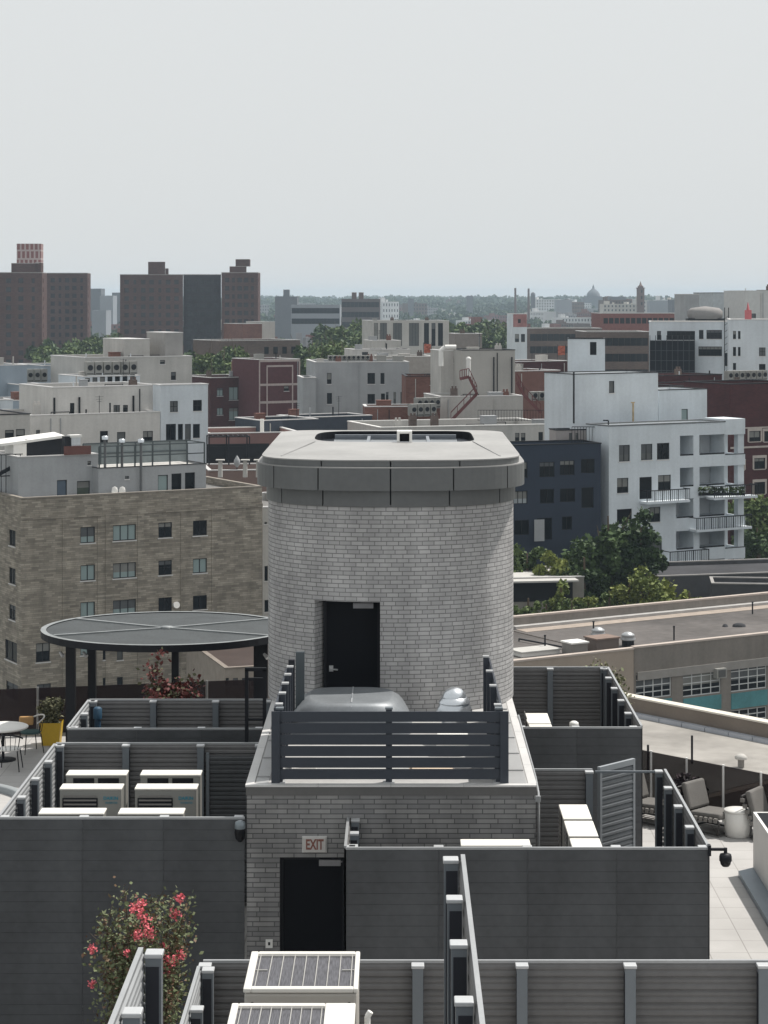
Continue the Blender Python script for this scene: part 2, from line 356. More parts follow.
# --- brick block with exit door
BX0, BX1, BY, BZ = -2.16, 1.965, 30.0, 33.04
blk = thing('brick_block', 'low grey brick stair block with the exit door under the brick tower', 'building', (0, BY, FLOOR))
H = BZ - FLOOR
DX0, DX1, DZ = -1.69, -0.76, 2.11
b = MB()
def q(b, x0, x1, z0, z1, y=0.0, m=0): b.face([(x0, y, z0), (x1, y, z0), (x1, y, z1), (x0, y, z1)], m)
q(b, BX0, DX0, 0, H - 0.145); q(b, DX1, BX1, 0, H - 0.145); q(b, DX0, DX1, DZ, H - 0.145)
b.face([(DX0, 0, 0), (DX0, 0.16, 0), (DX0, 0.16, DZ), (DX0, 0, DZ)]); b.face([(DX1, 0.16, 0), (DX1, 0, 0), (DX1, 0, DZ), (DX1, 0.16, DZ)])
b.face([(DX0, 0, DZ), (DX1, 0, DZ), (DX1, 0.16, DZ), (DX0, 0.16, DZ)])
b.face([(BX1, 0, 0), (BX1, 13.2, 0), (BX1, 13.2, H - 0.145), (BX1, 0, H - 0.145)]); b.face([(BX0, 13.2, 0), (BX0, 0, 0), (BX0, 0, H - 0.145), (BX0, 13.2, H - 0.145)])
b.face([(BX1, 13.2, 0), (BX0, 13.2, 0), (BX0, 13.2, H), (BX1, 13.2, H)])
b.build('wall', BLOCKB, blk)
b = MB(); b.box(BX0 - 0.012, BX1 + 0.012, -0.012, 13.2, H - 0.145, H - 0.02); b.build('fascia', mat('fascia_grey', (0.115, 0.112, 0.11), 0.6, 0, 0.1, 1.0, streak=0.3), blk)
b = MB(); b.box(BX0 + 0.10, BX1 - 0.10, 0.10, 13.1, H - 0.02, H - 0.004); b.build('roof', MEMB, blk)
b = MB()
for k in range(11):
    y0 = 0.09 + k * 1.2
    b.box(BX0 - 0.02, BX0 + 0.10, y0 + 0.004, min(y0 + 1.196, 13.2), H - 0.02, H + 0.006); b.box(BX1 - 0.10, BX1 + 0.02, y0 + 0.004, min(y0 + 1.196, 13.2), H - 0.02, H + 0.006)
for k in range(4): b.box(BX0 - 0.02 + k * 1.041, BX0 - 0.02 + (k + 1) * 1.041 - 0.006, -0.03, 0.09, H - 0.02, H + 0.006)
b.build('coping', COPE, blk)
# light side strips beside the parapet fences, with standing seams
b = MB(); fm_ = mat('edge_flashing', (0.42, 0.42, 0.42), 0.4, 0.4, 0.08); b.box(BX0 + 0.12, -1.86, 0.12, 5.4, H - 0.003, H + 0.002)
for k in range(5): b.box(BX0 + 0.12, -1.86, 0.5 + k * 1.25, 0.53 + k * 1.25, H + 0.002, H + 0.02)
b.build('edge_flashing', fm_, blk); b = MB()
b.box(1.56, BX1 - 0.12, 0.12, 5.4, H - 0.003, H + 0.002)
for k in range(5): b.box(1.56, BX1 - 0.12, 0.9 + k * 1.15, 0.94 + k * 1.15, H + 0.002, H + 0.02)
b.build('edge_flashing', mat('edge_flashing', (0.42, 0.42, 0.42), 0.4, 0.4, 0.08), blk)
d = MB(); d.box(DX0 + 0.02, DX1 - 0.02, 0.10, 0.15, 0.01, DZ - 0.03); dr = d.build('door', BLACKM, blk)
d = MB(); d.box(DX0, DX0 + 0.045, 0.06, 0.159, 0, DZ); d.box(DX1 - 0.045, DX1, 0.06, 0.159, 0, DZ); d.box(DX0 + 0.045, DX1 - 0.045, 0.06, 0.159, DZ - 0.05, DZ); d.build('door_frame', BLACK2, dr)
d = MB(); d.box(-1.13, -0.82, 0.02, 0.10, DZ - 0.13, DZ - 0.045); d.bar((-0.85, 0.05, DZ - 0.09), (-0.80, 0.0, DZ - 0.06), 0.02); d.build('door_closer', mat('closer_grey', (0.25, 0.25, 0.26), 0.4, 0.5), dr)
d = MB(); d.box(-1.58, -1.24, 0.085, 0.10, 0.60, 0.655); d.build('kick_bar', mat('steel_bar', (0.32, 0.32, 0.33), 0.35, 0.6), dr)
sg = thing('exit_sign', 'small pale exit sign with rust red letters above the black door', 'sign', (-1.19, BY - 0.035, FLOOR + 2.19))
b = MB(); b.box(-0.165, 0.165, -0.012, 0.012, 0, 0.215); b.build('plate', mat('sign_plate', (0.50, 0.48, 0.46), 0.5, 0, 0.08), sg, bevel=0.011)
b = MB(); b.box(-0.18, 0.18, 0.012, 0.033, -0.012, 0.228); b.build('backing', mat('sign_back', (0.55, 0.54, 0.52), 0.5), sg, bevel=0.01)
text('EXIT', 'lettering', 0.20, mat('sign_letters', (0.20, 0.075, 0.055), 0.5), sg, (0, -0.014, 0.108), sx=0.62, bold=0.006)
b = MB(); b.box(-0.05, 0.05, -0.01, 0.01, 0, 0.12); b.box(-0.015, 0.015, -0.012, -0.0095, 0.04, 0.085, 1)
o = b.build('wall_notice', [WHITEM, BLACK2], None, (-1.84, BY - 0.012, FLOOR + 0.82)); tag(o, 'tiny white notice plate on the brick beside the black exit door', 'notice')
b = MB(); b.box(-0.06, 0.0, -0.02, 0.02, 0, 0.05)
# CCTV cameras
def dome_cam(label, loc, armdir):
    t = thing('security_camera', label, 'camera', loc)
    b = MB(); b.tube((0, 0, 0.10), (armdir * 0.22, 0, 0.10), 0.022); b.tube((armdir * 0.22, 0, 0.12), (armdir * 0.22, 0, 0.02), 0.024)
    b.box(-0.02, 0.02, -0.05, 0.05, 0.02, 0.16); b.build('bracket', BLACK2, t)
    b = MB(); b.lathe([(0.03, 0.05), (0.075, 0.035), (0.085, 0.0), (0.085, -0.05), (0.08, -0.06)], armdir * 0.22, 0, 20); b.build('housing', BLACK2, t)
    b = MB(); b.lathe([(0.075, -0.06), (0.068, -0.10), (0.045, -0.13), (0.001, -0.142)], armdir * 0.22, 0, 20); b.build('lens_dome', glass('lens_glass', (0.01, 0.01, 0.012)), t)
    return t
dome_cam('black dome camera on a curved arm at the right end of the wide dark wall', (4.2, 28.34, FT - 0.13), 1)
t = thing('security_camera', 'black dome camera fixed where the left dark wall meets the brick', 'camera', (-2.245, 29.86, FT - 0.33))
b = MB(); b.lathe([(0.03, 0.31), (0.07, 0.29), (0.078, 0.24), (0.078, 0.2)], n=20); b.build('cap', mat('camera_cap', (0.2, 0.23, 0.25), 0.3, 0.3), t)
b = MB(); b.lathe([(0.07, 0.2), (0.082, 0.14), (0.07, 0.06), (0.03, 0.01), (0.001, 0.0)], n=20); b.build('lens_dome', glass('lens_glass'), t)
b = MB(); b.box(-0.02, 0.02, 0.0, 0.13, 0.2, 0.24); b.build('bracket', BLACK2, t)
# service pipe with elbows at the right face of the block
b = MB(); pz = BZ - 0.25
b.path([(2.02, 30.15, FLOOR + 0.4), (2.02, 30.15, pz), (2.04, 30.5, pz + 0.02), (2.04, 31.2, pz + 0.1), (2.0, 34.9, BZ + 0.02)], 0.018, 8)
for y in (30.15, 30.9, 31.8, 33.0): b.box(1.967, 2.05, y - 0.02, y + 0.02, pz - 0.02, pz + 0.06)
o = b.build('conduit', mat('conduit_grey', (0.35, 0.36, 0.37), 0.4, 0.4), None); tag(o, 'thin grey conduit pipe running along the right side of the brick block', 'pipe')

# --- round-fronted brick tower
cx0, ha = -0.125, 2.155
def outline(off=0.0, bf=1.85, p=2.35, yf=35.2, yb=43.0, n=40, rb=0.7, xs=()):
    a = ha + off; yf -= off; yb += off; pts = []
    X = [cx0 + a * math.sin(math.pi * (k / n - 0.5)) for k in range(n + 1)] + list(xs)
    for x in sorted(X):
        u = min(1, abs(x - cx0) / a); y = yf + bf * (1 - (1 - u ** p) ** (1 / p)); pts.append((x, y))
    back = [(cx0 + a, yf + bf + (yb - rb - yf - bf) * j / 12) for j in range(1, 12)]
    for k in range(9):
        t = math.pi / 2 * k / 8; back.append((cx0 + a - rb + rb * math.cos(t), yb - rb + rb * math.sin(t)))
    for k in range(9):
        t = math.pi / 2 + math.pi / 2 * k / 8; back.append((cx0 - a + rb + rb * math.cos(t), yb - rb + rb * math.sin(t)))
    back += [(cx0 - a, yf + bf + (yb - rb - yf - bf) * j / 12) for j in range(11, 0, -1)]
    return pts, back
tw = thing('brick_tower', 'round fronted grey brick bulkhead with dark metal cap in the middle of the photo', 'tower', (0, 0, BZ))
ox0, ox1 = -1.41, -0.30; dtop = 34.90 - BZ; TZ = 36.53 - BZ
fr, bk = outline(xs=(ox0, ox1)); allp = fr + bk
b = MB(); u = 0
for i in range(len(allp)):
    a, c = allp[i], allp[(i + 1) % len(allp)]; L = math.hypot(c[0] - a[0], c[1] - a[1])
    z0 = dtop if (i < len(fr) - 1 and a[0] >= ox0 - 1e-6 and c[0] <= ox1 + 1e-6) else 0
    b.face([(a[0], a[1], z0), (c[0], c[1], z0), (c[0], c[1], TZ), (a[0], a[1], TZ)], 0, [(u, z0), (u + L, z0), (u + L, TZ), (u, TZ)], True); u += L
def fy(x): 
    uu = abs(x - cx0) / ha; return 35.2 + 1.85 * (1 - (1 - uu ** 2.35) ** (1 / 2.35))
yl, yr, yd = fy(ox0), fy(ox1), 35.72
b.face([(ox0, yl, 0), (-1.265, yd, 0), (-1.265, yd, dtop), (ox0, yl, dtop)]); b.face([(ox1, yd, 0), (ox1, yr, 0), (ox1, yr, dtop), (ox1, yd, dtop)])
b.face([(ox0, yl, dtop), (-1.265, yd, dtop), (ox1, yd, dtop), (ox1, yr, dtop)])
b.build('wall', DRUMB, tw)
d = MB(); d.box(-1.265, ox1, yd - 0.05, yd, 0.02, dtop - 0.003); dr = d.build('door', BLACKM, tw)
d = MB(); d.box(-1.262, -1.215, yd - 0.085, yd - 0.05, 0.02, dtop - 0.004); d.box(ox1 - 0.05, ox1 - 0.003, yd - 0.085, yd - 0.05, 0.02, dtop - 0.004); d.box(-1.215, ox1 - 0.05, yd - 0.085, yd - 0.05, dtop - 0.055, dtop - 0.004); d.build('door_frame', BLACK2, dr)
d = MB(); d.box(-0.76, -0.42, yd - 0.13, yd - 0.05, dtop - 0.16, dtop - 0.075); d.build('door_closer', mat('closer_grey', ()), dr)
d = MB(); d.box(-1.17, -1.10, yd - 0.07, yd - 0.05, 0.62, 0.72); d.tube((-1.14, yd - 0.05, 0.67), (-1.14, yd - 0.11, 0.67), 0.02); d.bar((-1.15, yd - 0.11, 0.67), (-1.02, yd - 0.11, 0.655), 0.022); d.build('handle', mat('steel_handle', (0.6, 0.6, 0.6), 0.3, 0.8), dr)
# cap: panels of the two tiers with open joints
def cap_tier(off, z0, z1, joints, p, bf, th=0.05, m=CAPD, nm='cap_panel'):
    f, k = outline(off, bf, p); ring = f + k
    fi, ki = outline(off - th, bf, p); ri = fi + ki
    n = len(f); xs = [at(j, 480, 35.2).x for j in joints]
    segs = []; cur = []
    cuts = [min(range(n), key=lambda i: abs(f[i][0] - x)) for x in xs]
    cuts = [0] + [c for c in cuts if 0 < c < n - 1] + [n - 1]
    idx = [list(range(a, c + 1)) for a, c in zip(cuts, cuts[1:])]
    tot = len(ring); m2 = (n - 1 + tot) // 2
    idx += [list(range(n - 1, n + 6)), list(range(n + 5, n + 12)), list(range(n + 11, n + 20)), list(range(n + 19, n + 21)), list(range(n + 20, n + 29)), list(range(n + 28, n + 35)), list(range(n + 34, tot)) + [0]]
    for ids in idx:
        b = MB(); P = [Vector(ring[i]) for i in ids]; Q = [Vector(ri[i]) for i in ids]
        g = 0.012
        if len(P) > 1:
            P[0] = P[0] + (P[1] - P[0]).normalized() * g; P[-1] = P[-1] + (P[-2] - P[-1]).normalized() * g
            Q[0] = Q[0] + (Q[1] - Q[0]).normalized() * g; Q[-1] = Q[-1] + (Q[-2] - Q[-1]).normalized() * g
        for i in range(len(P) - 1):
            b.face([(P[i].x, P[i].y, z0), (P[i + 1].x, P[i + 1].y, z0), (P[i + 1].x, P[i + 1].y, z1), (P[i].x, P[i].y, z1)], sm=True)
            b.face([(P[i].x, P[i].y, z1), (P[i + 1].x, P[i + 1].y, z1), (Q[i + 1].x, Q[i + 1].y, z1), (Q[i].x, Q[i].y, z1)])
            b.face([(Q[i].x, Q[i].y, z0), (Q[i + 1].x, Q[i + 1].y, z0), (P[i + 1].x, P[i + 1].y, z0), (P[i].x, P[i].y, z0)])
        for e in (0, -1): b.face([(P[e].x, P[e].y, z0), (P[e].x, P[e].y, z1), (Q[e].x, Q[e].y, z1), (Q[e].x, Q[e].y, z0)])
        b.build(nm, m, tw)
def core(off, z0, z1, p, bf, m, nm, hole=None):
    f, k = outline(off, bf, p); b = MB(); b.prism(f + k, z0, z1, 0); return b.build(nm, m, tw)
core(-0.06, TZ - 0.02, TZ + 0.262, 2.35, 1.85, CHAN, 'cap_backing')
cap_tier(0.03, TZ - 0.03, TZ + 0.235, (278, 326, 389, 453, 501), 2.4, 1.85)
core(0.10, TZ + 0.262, TZ + 0.60, 2.6, 1.7, CHAN, 'cap_backing')
cap_tier(0.17, TZ + 0.250, TZ + 0.62, (270.5, 321, 388.7, 457, 508), 2.6, 1.7)
core(0.165, TZ + 0.622, TZ + 0.64, 2.6, 1.7, CAPTOP, 'cap_ledge')
cap_tier(0.07, TZ + 0.642, TZ + 0.755, (321, 388.7, 457), 2.8, 1.5, 0.05)
# roof of the cap with a rounded sunken opening
f, k = outline(0.08, 1.5, 2.8, n=40); ring = f + k; ZT = TZ + 0.76
hx0, hx1, hy0, hy1 = -1.60, 1.45, 39.1, 42.35
hole = []
nr = len(ring); hc = ((hx0 + hx1) / 2, (hy0 + hy1) / 2)
for (x, y) in ring:
    ang = math.atan2((y - hc[1]) / ((hy1 - hy0) / 2), (x - hc[0]) / ((hx1 - hx0) / 2))
    c, s = math.cos(ang), math.sin(ang); pw = 7 if x > 0 else 4
    r = (abs(c) ** pw + abs(s) ** pw) ** (-1 / pw)
    hole.append((hc[0] + r * c * (hx1 - hx0) / 2, hc[1] + r * s * (hy1 - hy0) / 2))
b = MB()
for i in range(nr):
    j = (i + 1) % nr
    zo = 0.0
    b.face([(*ring[i], ZT), (*ring[j], ZT), (*hole[j], ZT + 0.03), (*hole[i], ZT + 0.03)])
    b.face([(*hole[i], ZT + 0.03), (*hole[j], ZT + 0.03), (*hole[j], ZT - 0.12), (*hole[i], ZT - 0.12)], 1)
    b.face([(*ring[i], ZT - 0.02), (*ring[j], ZT - 0.02), (*ring[j], ZT), (*ring[i], ZT)])
b.face([(*h, ZT - 0.115) for h in hole], 2)
b.build('cap_roof', [CAPTOP, BLACK2, mat('skylight_curb_dark', (0.03, 0.035, 0.045), 0.25, 0, 0.1)], tw)
b = MB()
for (x0, y0, x1, y1) in ((-0.62, 35.3, hx0 + 0.1, hy0), ):
    pass
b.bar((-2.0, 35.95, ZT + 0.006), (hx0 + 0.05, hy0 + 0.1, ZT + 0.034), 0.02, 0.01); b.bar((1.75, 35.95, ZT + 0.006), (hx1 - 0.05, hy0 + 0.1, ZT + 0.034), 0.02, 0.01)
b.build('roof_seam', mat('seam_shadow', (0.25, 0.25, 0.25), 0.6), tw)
sk = MB(); sk.box(hx0 + 0.35, hx1 - 0.3, 39.5, 39.62, ZT - 0.11, ZT + 0.0); sk.box(hx0 + 0.35, hx1 - 0.3, 41.6, 41.7, ZT - 0.11, ZT - 0.0)
for x in (-0.6, 0.55): sk.box(x, x + 0.06, 39.62, 41.6, ZT - 0.11, ZT - 0.02)
sk.build('skylight_curb', mat('curb_grey', (0.22, 0.24, 0.27), 0.35, 0.3), tw)
sk = MB(); sk.box(hx0 + 0.36, hx1 - 0.31, 39.63, 41.59, ZT - 0.10, ZT - 0.05); sk.build('skylight_glass', DARKGL, tw)
sk = MB(); sk.box(-0.02, 0.03, 39.0, 39.35, ZT + 0.03, ZT + 0.24); sk.box(0.21, 0.26, 39.0, 39.35, ZT + 0.03, ZT + 0.24); sk.box(0.03, 0.21, 39.0, 39.35, ZT + 0.19, ZT + 0.239); sk.box(0.03, 0.21, 39.2, 39.34, ZT + 0.03, ZT + 0.19, 1)
sk.build('roof_hatch', [WHITEM, BLACK2], tw, bevel=0.01)

# --- screens on the block roof
def open_screen(name, label, p0, p1, posts, z0, z1, rows, bh, gap, foot=0.07, end_post=True, side=1):
    p0 = Vector(p0); p1 = Vector(p1); L = (p1 - p0).length
    t = thing(name, label, 'screen', (p0.x, p0.y, z0), math.atan2(p1.y - p0.y, p1.x - p0.x)); H = z1 - z0
    for r in range(rows):
        zz = H - 0.005 - r * (bh + gap)
        b = MB(); b.box(0.0, L, -0.015, 0.010, zz - bh, zz); b.build('board', SCREEN, t)
    for p in posts:
        b = MB(); b.box(p - 0.045, p + 0.045, 0.012 * side, 0.10 * side, 0, H + 0.02); po = b.build('post', SCREEN, t)
        b = MB(); b.box(p - 0.055, p + 0.055, 0.004 * side, 0.11 * side, H + 0.022, H + 0.045); b.build('post_cap', CAPM if side == -1 or abs(p1.x - p0.x) < 0.1 else POSTM, po)
        b = MB(); b.box(p - 0.08, p + 0.08, -0.03, 0.14, 0.001, 0.012); b.build('base_plate', CAPM, po)
    if end_post:
        for xx in (-0.065, L - 0.055):
            b = MB(); b.box(xx, xx + 0.12, -0.045, -0.0165, 0.0, H + 0.003); b.build('end_board', SCREEN, t)
    return t
open_screen('slat_screen', 'dark six board screen standing on the front edge of the brick block', (-1.75, 30.14), (1.52, 30.14), [0.05, 1.62, 3.2], BZ, BZ + 1.03, 6, 0.144, 0.021)
open_screen('side_screen', 'short screen with bright topped posts on the left edge of the block roof', (-1.78, 33.6), (-1.78, 30.35), [0.06, 0.75, 1.5, 2.3, 3.15], BZ, BZ + 1.04, 6, 0.144, 0.021, end_post=False)
open_screen('side_screen', 'short screen with stepped posts on the right edge of the block roof', (1.50, 30.30), (1.50, 34.6), [0.10, 1.6, 2.85, 4.2], BZ, BZ + 1.04, 6, 0.144, 0.021, end_post=False)
b = MB(); b.box(-0.07, 0.07, -0.05, 0.05, 0, 1.25); o = b.build('dark_post', mat('post_dark_teal', (0.06, 0.075, 0.085), 0.5), None, (-1.58, 33.9, BZ)); tag(o, 'taller dark post at the foot of the tower, left of the black door', 'post')
b = MB(); b.box(-0.05, 0.05, -0.05, 0.05, 0, 1.08); o = b.build('dark_post', CHAN, None, (-1.73, 34.15, BZ)); tag(o, 'slim near black post just left of the taller dark post', 'post')
b = MB()
for (w_, z_) in ((0.03, 0), ): pass
b.bar((-2.25, 35.4, 33.74), (-2.25, 35.4, FLOOR), 0.06); b.bar((-2.55, 35.4, 33.74), (-2.55, 35.4, FLOOR), 0.06); b.bar((-2.58, 35.4, 33.74), (-2.22, 35.4, 33.74), 0.06); b.bar((-2.52, 35.4, 33.58), (-2.28, 35.4, 33.58), 0.04); b.bar((-2.52, 35.4, 32.9), (-2.28, 35.4, 32.9), 0.04)
o = b.build('ladder_frame', BLACK2, None); tag(o, 'black square tube frame between the pergola leg and the tower', 'frame')
# metal hood
t = thing('roof_hood', 'low rounded metal hood on the block roof in front of the tower door', 'hood', (-0.76, 34.05, BZ))
lay = [(1.0, 0.88, 0.0), (0.98, 0.86, 0.10), (0.94, 0.85, 0.24), (0.86, 0.82, 0.38), (0.78, 0.78, 0.47), (0.70, 0.74, 0.515), (0.66, 0.68, 0.525)]
b = MB(); n = 40; vs = []
for (a, c, z) in lay:
    for j in range(n):
        th = 2 * math.pi * j / n; co, si = math.cos(th), math.sin(th); r = (abs(co) ** 3.5 + abs(si) ** 3.5) ** (-1 / 3.5); vs.append((a * r * co, c * r * si, z))
b.mesh(vs, [(i * n + j, i * n + (j + 1) % n, (i + 1) * n + (j + 1) % n, (i + 1) * n + j) for i in range(len(lay) - 1) for j in range(n)], 0, True); b.face(vs[-n:], 0, None, True)
b.build('shell', mat('hood_metal', (0.20, 0.215, 0.23), 0.5, 0.3, 0.2, 1.5, streak=0.3), t)
b = MB(); b.bar((0.02, -0.86, 0.12), (0.02, -0.76, 0.49), 0.02, 0.012); b.bar((0.02, -0.66, 0.53), (0.02, 0.66, 0.53), 0.02, 0.012); b.bar((0.02, -0.3, 0.52), (0.02, -0.3, 0.60), 0.015); b.build('seam', mat('hood_seam', (0.6, 0.62, 0.64), 0.35, 0.5), t)
# roof ventilator
t = thing('roof_ventilator', 'shiny domed metal ventilator peeking above the slat screen', 'vent', (0.885, 33.0, BZ))
b = MB(); b.lathe([(0.2, 0), (0.2, 0.45)], n=28); b.build('stack', GALV, t)
b = MB(); b.lathe([(0.285, 0.44), (0.29, 0.455), (0.265, 0.52), (0.235, 0.59), (0.225, 0.60)], n=32); b.build('skirt', GALV, t)
b = MB(); b.lathe([(0.25, 0.605), (0.245, 0.62), (0.205, 0.68), (0.19, 0.69)], n=32); b.build('collar', GALV, t)
b = MB(); b.lathe([(0.19, 0.692), (0.17, 0.755), (0.12, 0.81), (0.06, 0.84), (0.001, 0.85)], n=32); b.build('dome', GALV, t)
# bits lying behind the screen
cb = mat('cardboard_tan', (0.52, 0.42, 0.33), 0.8); 
b = MB(); b.box(-0.2, 0.2, -0.2, 0.2, 0, 0.14); o = b.build('sand_bag', WHITEM, None, (-1.42, 30.75, BZ), 0.3, 0.05); tag(o, 'white bag lying behind the left end of the slat screen', 'bag')
b = MB(); b.box(-0.33, 0.33, -0.2, 0.2, 0, 0.05); b.box(-0.30, 0.31, -0.19, 0.2, 0.052, 0.10); o = b.build('paver_stack', cb, None, (0.50, 30.75, BZ), 0.05); tag(o, 'two tan pavers stacked behind the right half of the slat screen', 'pavers')
b = MB(); b.box(-0.22, 0.22, -0.2, 0.2, 0, 0.11); o = b.build('paver', mat('paver_grey', (0.3, 0.3, 0.3), 0.8), None, (1.03, 30.8, BZ), -0.04); tag(o, 'grey paver behind the right end of the slat screen', 'paver')
b = MB(); b.box(-0.24, 0.24, -0.15, 0.15, 0, 0.30); o = b.build('white_crate', WHITEM, None, (0.83, 32.1, BZ), 0.0, 0.02); tag(o, 'white box glimpsed through the lowest gap of the slat screen', 'box')

# --- cooling units
def fan_unit(label, loc, rot=0, group='tall white twin fan cooling units behind the left dark wall', logo=True, rear=False, w=0.94, d=0.31, h=1.38, z=1.215):
    t = thing('cooling_unit', label, 'air conditioner', loc, rot, group)
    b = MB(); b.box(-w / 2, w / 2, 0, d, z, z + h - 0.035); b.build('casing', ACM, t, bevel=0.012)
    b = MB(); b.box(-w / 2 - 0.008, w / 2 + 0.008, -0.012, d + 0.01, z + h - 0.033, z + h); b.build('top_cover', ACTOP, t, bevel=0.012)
    if rear:
        for sx in (-1, 1):
            b = MB(); b.box(min(sx * 0.03, sx * 0.36), max(sx * 0.03, sx * 0.36), -0.008, 0.002, z + 0.1, z + h - 0.06); b.build('coil_opening', BLACK2, t)
    else:
        for k, zz in enumerate((z + 0.36, z + 0.98)):
            b = MB(); cxx = -0.16; r = 0.25
            b.box(cxx - r - 0.02, cxx + r + 0.02, -0.010, 0.004, zz - r, zz + r, 0)
            for j in range(9): b.box(cxx - r, cxx + r, -0.016, -0.0105, zz - r + 0.02 + j * 0.062, zz - r + 0.045 + j * 0.062, 1)
            b.tube((cxx, -0.011, zz), (cxx, -0.02, zz), 0.09, n=16, m=1)
            b.build('fan_grille', [BLACK2, mat('grille_grey', (0.22, 0.21, 0.20), 0.5)], t)
    b = MB()
    for sx in (-0.35, 0.35): b.box(sx - 0.03, sx + 0.03, 0.02, 0.06, 0, z - 0.002); b.box(sx - 0.03, sx + 0.03, d - 0.06, d - 0.02, 0, z - 0.002)
    b.box(-0.45, 0.45, 0.02, 0.06, z - 0.06, z - 0.001); b.box(-0.45, 0.45, d - 0.06, d - 0.02, z - 0.06, z - 0.001); b.build('stand', GALV, t)
    for k_, dy_ in enumerate((0.10, 0.16)):
        b = MB(); sx_ = w / 2; b.path([(sx_ + 0.001, dy_, z + 0.28), (sx_ + 0.05, dy_, z + 0.26), (sx_ + 0.06, dy_, 0.25), (sx_ - 0.1, dy_ + 0.3, 0.12)], 0.014 if k_ else 0.02, 6); b.build('refrigerant_line', BLACK2 if k_ == 0 else mat('insulation_grey', (0.35, 0.35, 0.34), 0.8), t)
    if logo:
        LG = mat('logo_cyan', (0.03, 0.24, 0.33), 0.5)
        text('DAIKIN', 'lettering', 0.068, LG, t, (0.31, -0.003, z + h - 0.155), bold=0.002); text('INVERTER', 'lettering', 0.042, LG, t, (0.32, -0.003, z + h - 0.225))
    return t
XA, XB = at(91, 790, 32.2).x, at(166, 790, 32.2).x
fan_unit('white cooling unit with blue lettering, front left of the two facing the camera', (XA, 32.15, FLOOR))
fan_unit('white cooling unit with blue lettering, right one, half in a post shadow', (XB, 32.15, FLOOR))
XA, XB = at(97, 775, 33.1).x, at(171, 775, 33.1).x
fan_unit('white cooling unit with dark coil openings behind the left lettered unit', (XA, 33.0, FLOOR), rear=True, logo=False, h=1.40)
fan_unit('white cooling unit with dark coil openings behind the right lettered unit', (XB, 33.0, FLOOR), rear=True, logo=False, h=1.40)
XA, XB = at(73, 811, 30.7).x, at(152, 811, 30.7).x
fan_unit('white top of a cooling unit just over the left dark wall, left of two', (XA, 30.52, FLOOR), h=1.40, logo=False)
fan_unit('white top of a cooling unit just over the left dark wall, right of two', (XB, 30.52, FLOOR), h=1.40, logo=False)
g2 = 'white cooling units lined up sideways by the open gate'
for k, (yy, lb) in enumerate(((30.93, 'farthest of three white cooling units lined up by the open gate'), (29.95, 'middle of three white cooling units lined up by the open gate'), (28.97, 'nearest of three white cooling units, mostly hidden by the wide dark wall'))):
    fan_unit(lb, (2.41, yy, FLOOR), R(-90), g2, False, h=1.30, w=0.84, d=0.40, z=1.24)
fan_unit('thin white cooling unit top seen over the wide dark wall below the block', (at(495, 844, 28.9).x, 28.66, FLOOR), 0, 'cooling units', False, h=1.42)
for yy, lb in ((38.05, 'farther of two white unit tops beside the tower foot on the right'), (37.05, 'nearer of two white unit tops beside the tower foot on the right')):
    fan_unit(lb, (2.33, yy, FLOOR), R(-90), 'white unit tops right of the tower', False, h=1.22, w=0.90, d=0.40, z=1.27)
b = MB(); b.lathe([(0.06, 0), (0.06, 2.50), (0.085, 2.51), (0.08, 2.58), (0.04, 2.605), (0.001, 2.61)], n=20); o = b.build('vent_pipe', WHITEM, None, (at(574, 725, 37.2).x, 37.2, FLOOR)); tag(o, 'white rounded vent pipe top over the smooth dark wall behind the gate', 'vent pipe')

# near units with coil grilles on top
def coil_unit(label, x0, x1, y0, y1, zt, gx0, gx1, nv):
    t = thing('coil_unit', label, 'air conditioner', ((x0 + x1) / 2, y0, FLOOR)); W = (x1 - x0) / 2; D = y1 - y0; H = zt - FLOOR
    b = MB(); b.box(-W, W, 0.0, D, 0.35, H - 0.05); b.build('casing', mat('coil_casing', (0.40, 0.38, 0.35), 0.5, 0, 0.06), t, bevel=0.03)
    fx = mat('coil_frame', (0.68, 0.66, 0.62), 0.45, 0, 0.05)
    g0, g1 = gx0 * 2 * W - W, gx1 * 2 * W - W; e = 0.07
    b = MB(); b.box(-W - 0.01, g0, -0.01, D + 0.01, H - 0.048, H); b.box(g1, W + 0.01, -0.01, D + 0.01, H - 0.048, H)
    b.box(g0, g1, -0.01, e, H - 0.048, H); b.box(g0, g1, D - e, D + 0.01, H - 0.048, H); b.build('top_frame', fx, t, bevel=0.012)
    b = MB(); b.box(g0, g1, e, D - e, H - 0.045, H - 0.03)
    b.build('coil_panel', coilm, t)
    b = MB()
    for k in range(nv + 1):
        x = g0 + 0.03 + (g1 - g0 - 0.06) * k / nv; b.box(x - 0.0045, x + 0.0045, e, D - e, H - 0.029, H - 0.016)
    for y in (e + 0.03, D - e - 0.03): b.box(g0, g1, y - 0.006, y + 0.006, H - 0.03, H - 0.014)
    b.box(g0, g0 + (g1 - g0) / nv, D * 0.52, D * 0.52 + 0.014, H - 0.03, H - 0.014); b.box(g1 - (g1 - g0) / nv, g1, D * 0.52, D * 0.52 + 0.014, H - 0.03, H - 0.014)
    b.build('guard_wires', mat('guard_wire', (0.42, 0.41, 0.39), 0.4, 0.2), t)
    b = MB()
    for x in (-W + 0.08, W - 0.08): b.tube((x, -0.004, H - 0.16), (x, 0.01, H - 0.16), 0.02)
    b.build('screw', BLACK2, t)
    b = MB()
    for x in (-W + 0.12, W - 0.12): b.box(x - 0.05, x + 0.05, 0.05, D - 0.05, 0, 0.35)
    b.build('stand', GALV, t)
    return t
cm, nt, bs = nodes('coil_fins'); tc = N(nt, 'ShaderNodeTexCoord'); mp = N(nt, 'ShaderNodeMapping'); mp.inputs['Scale'].default_value = (90, 6, 1)
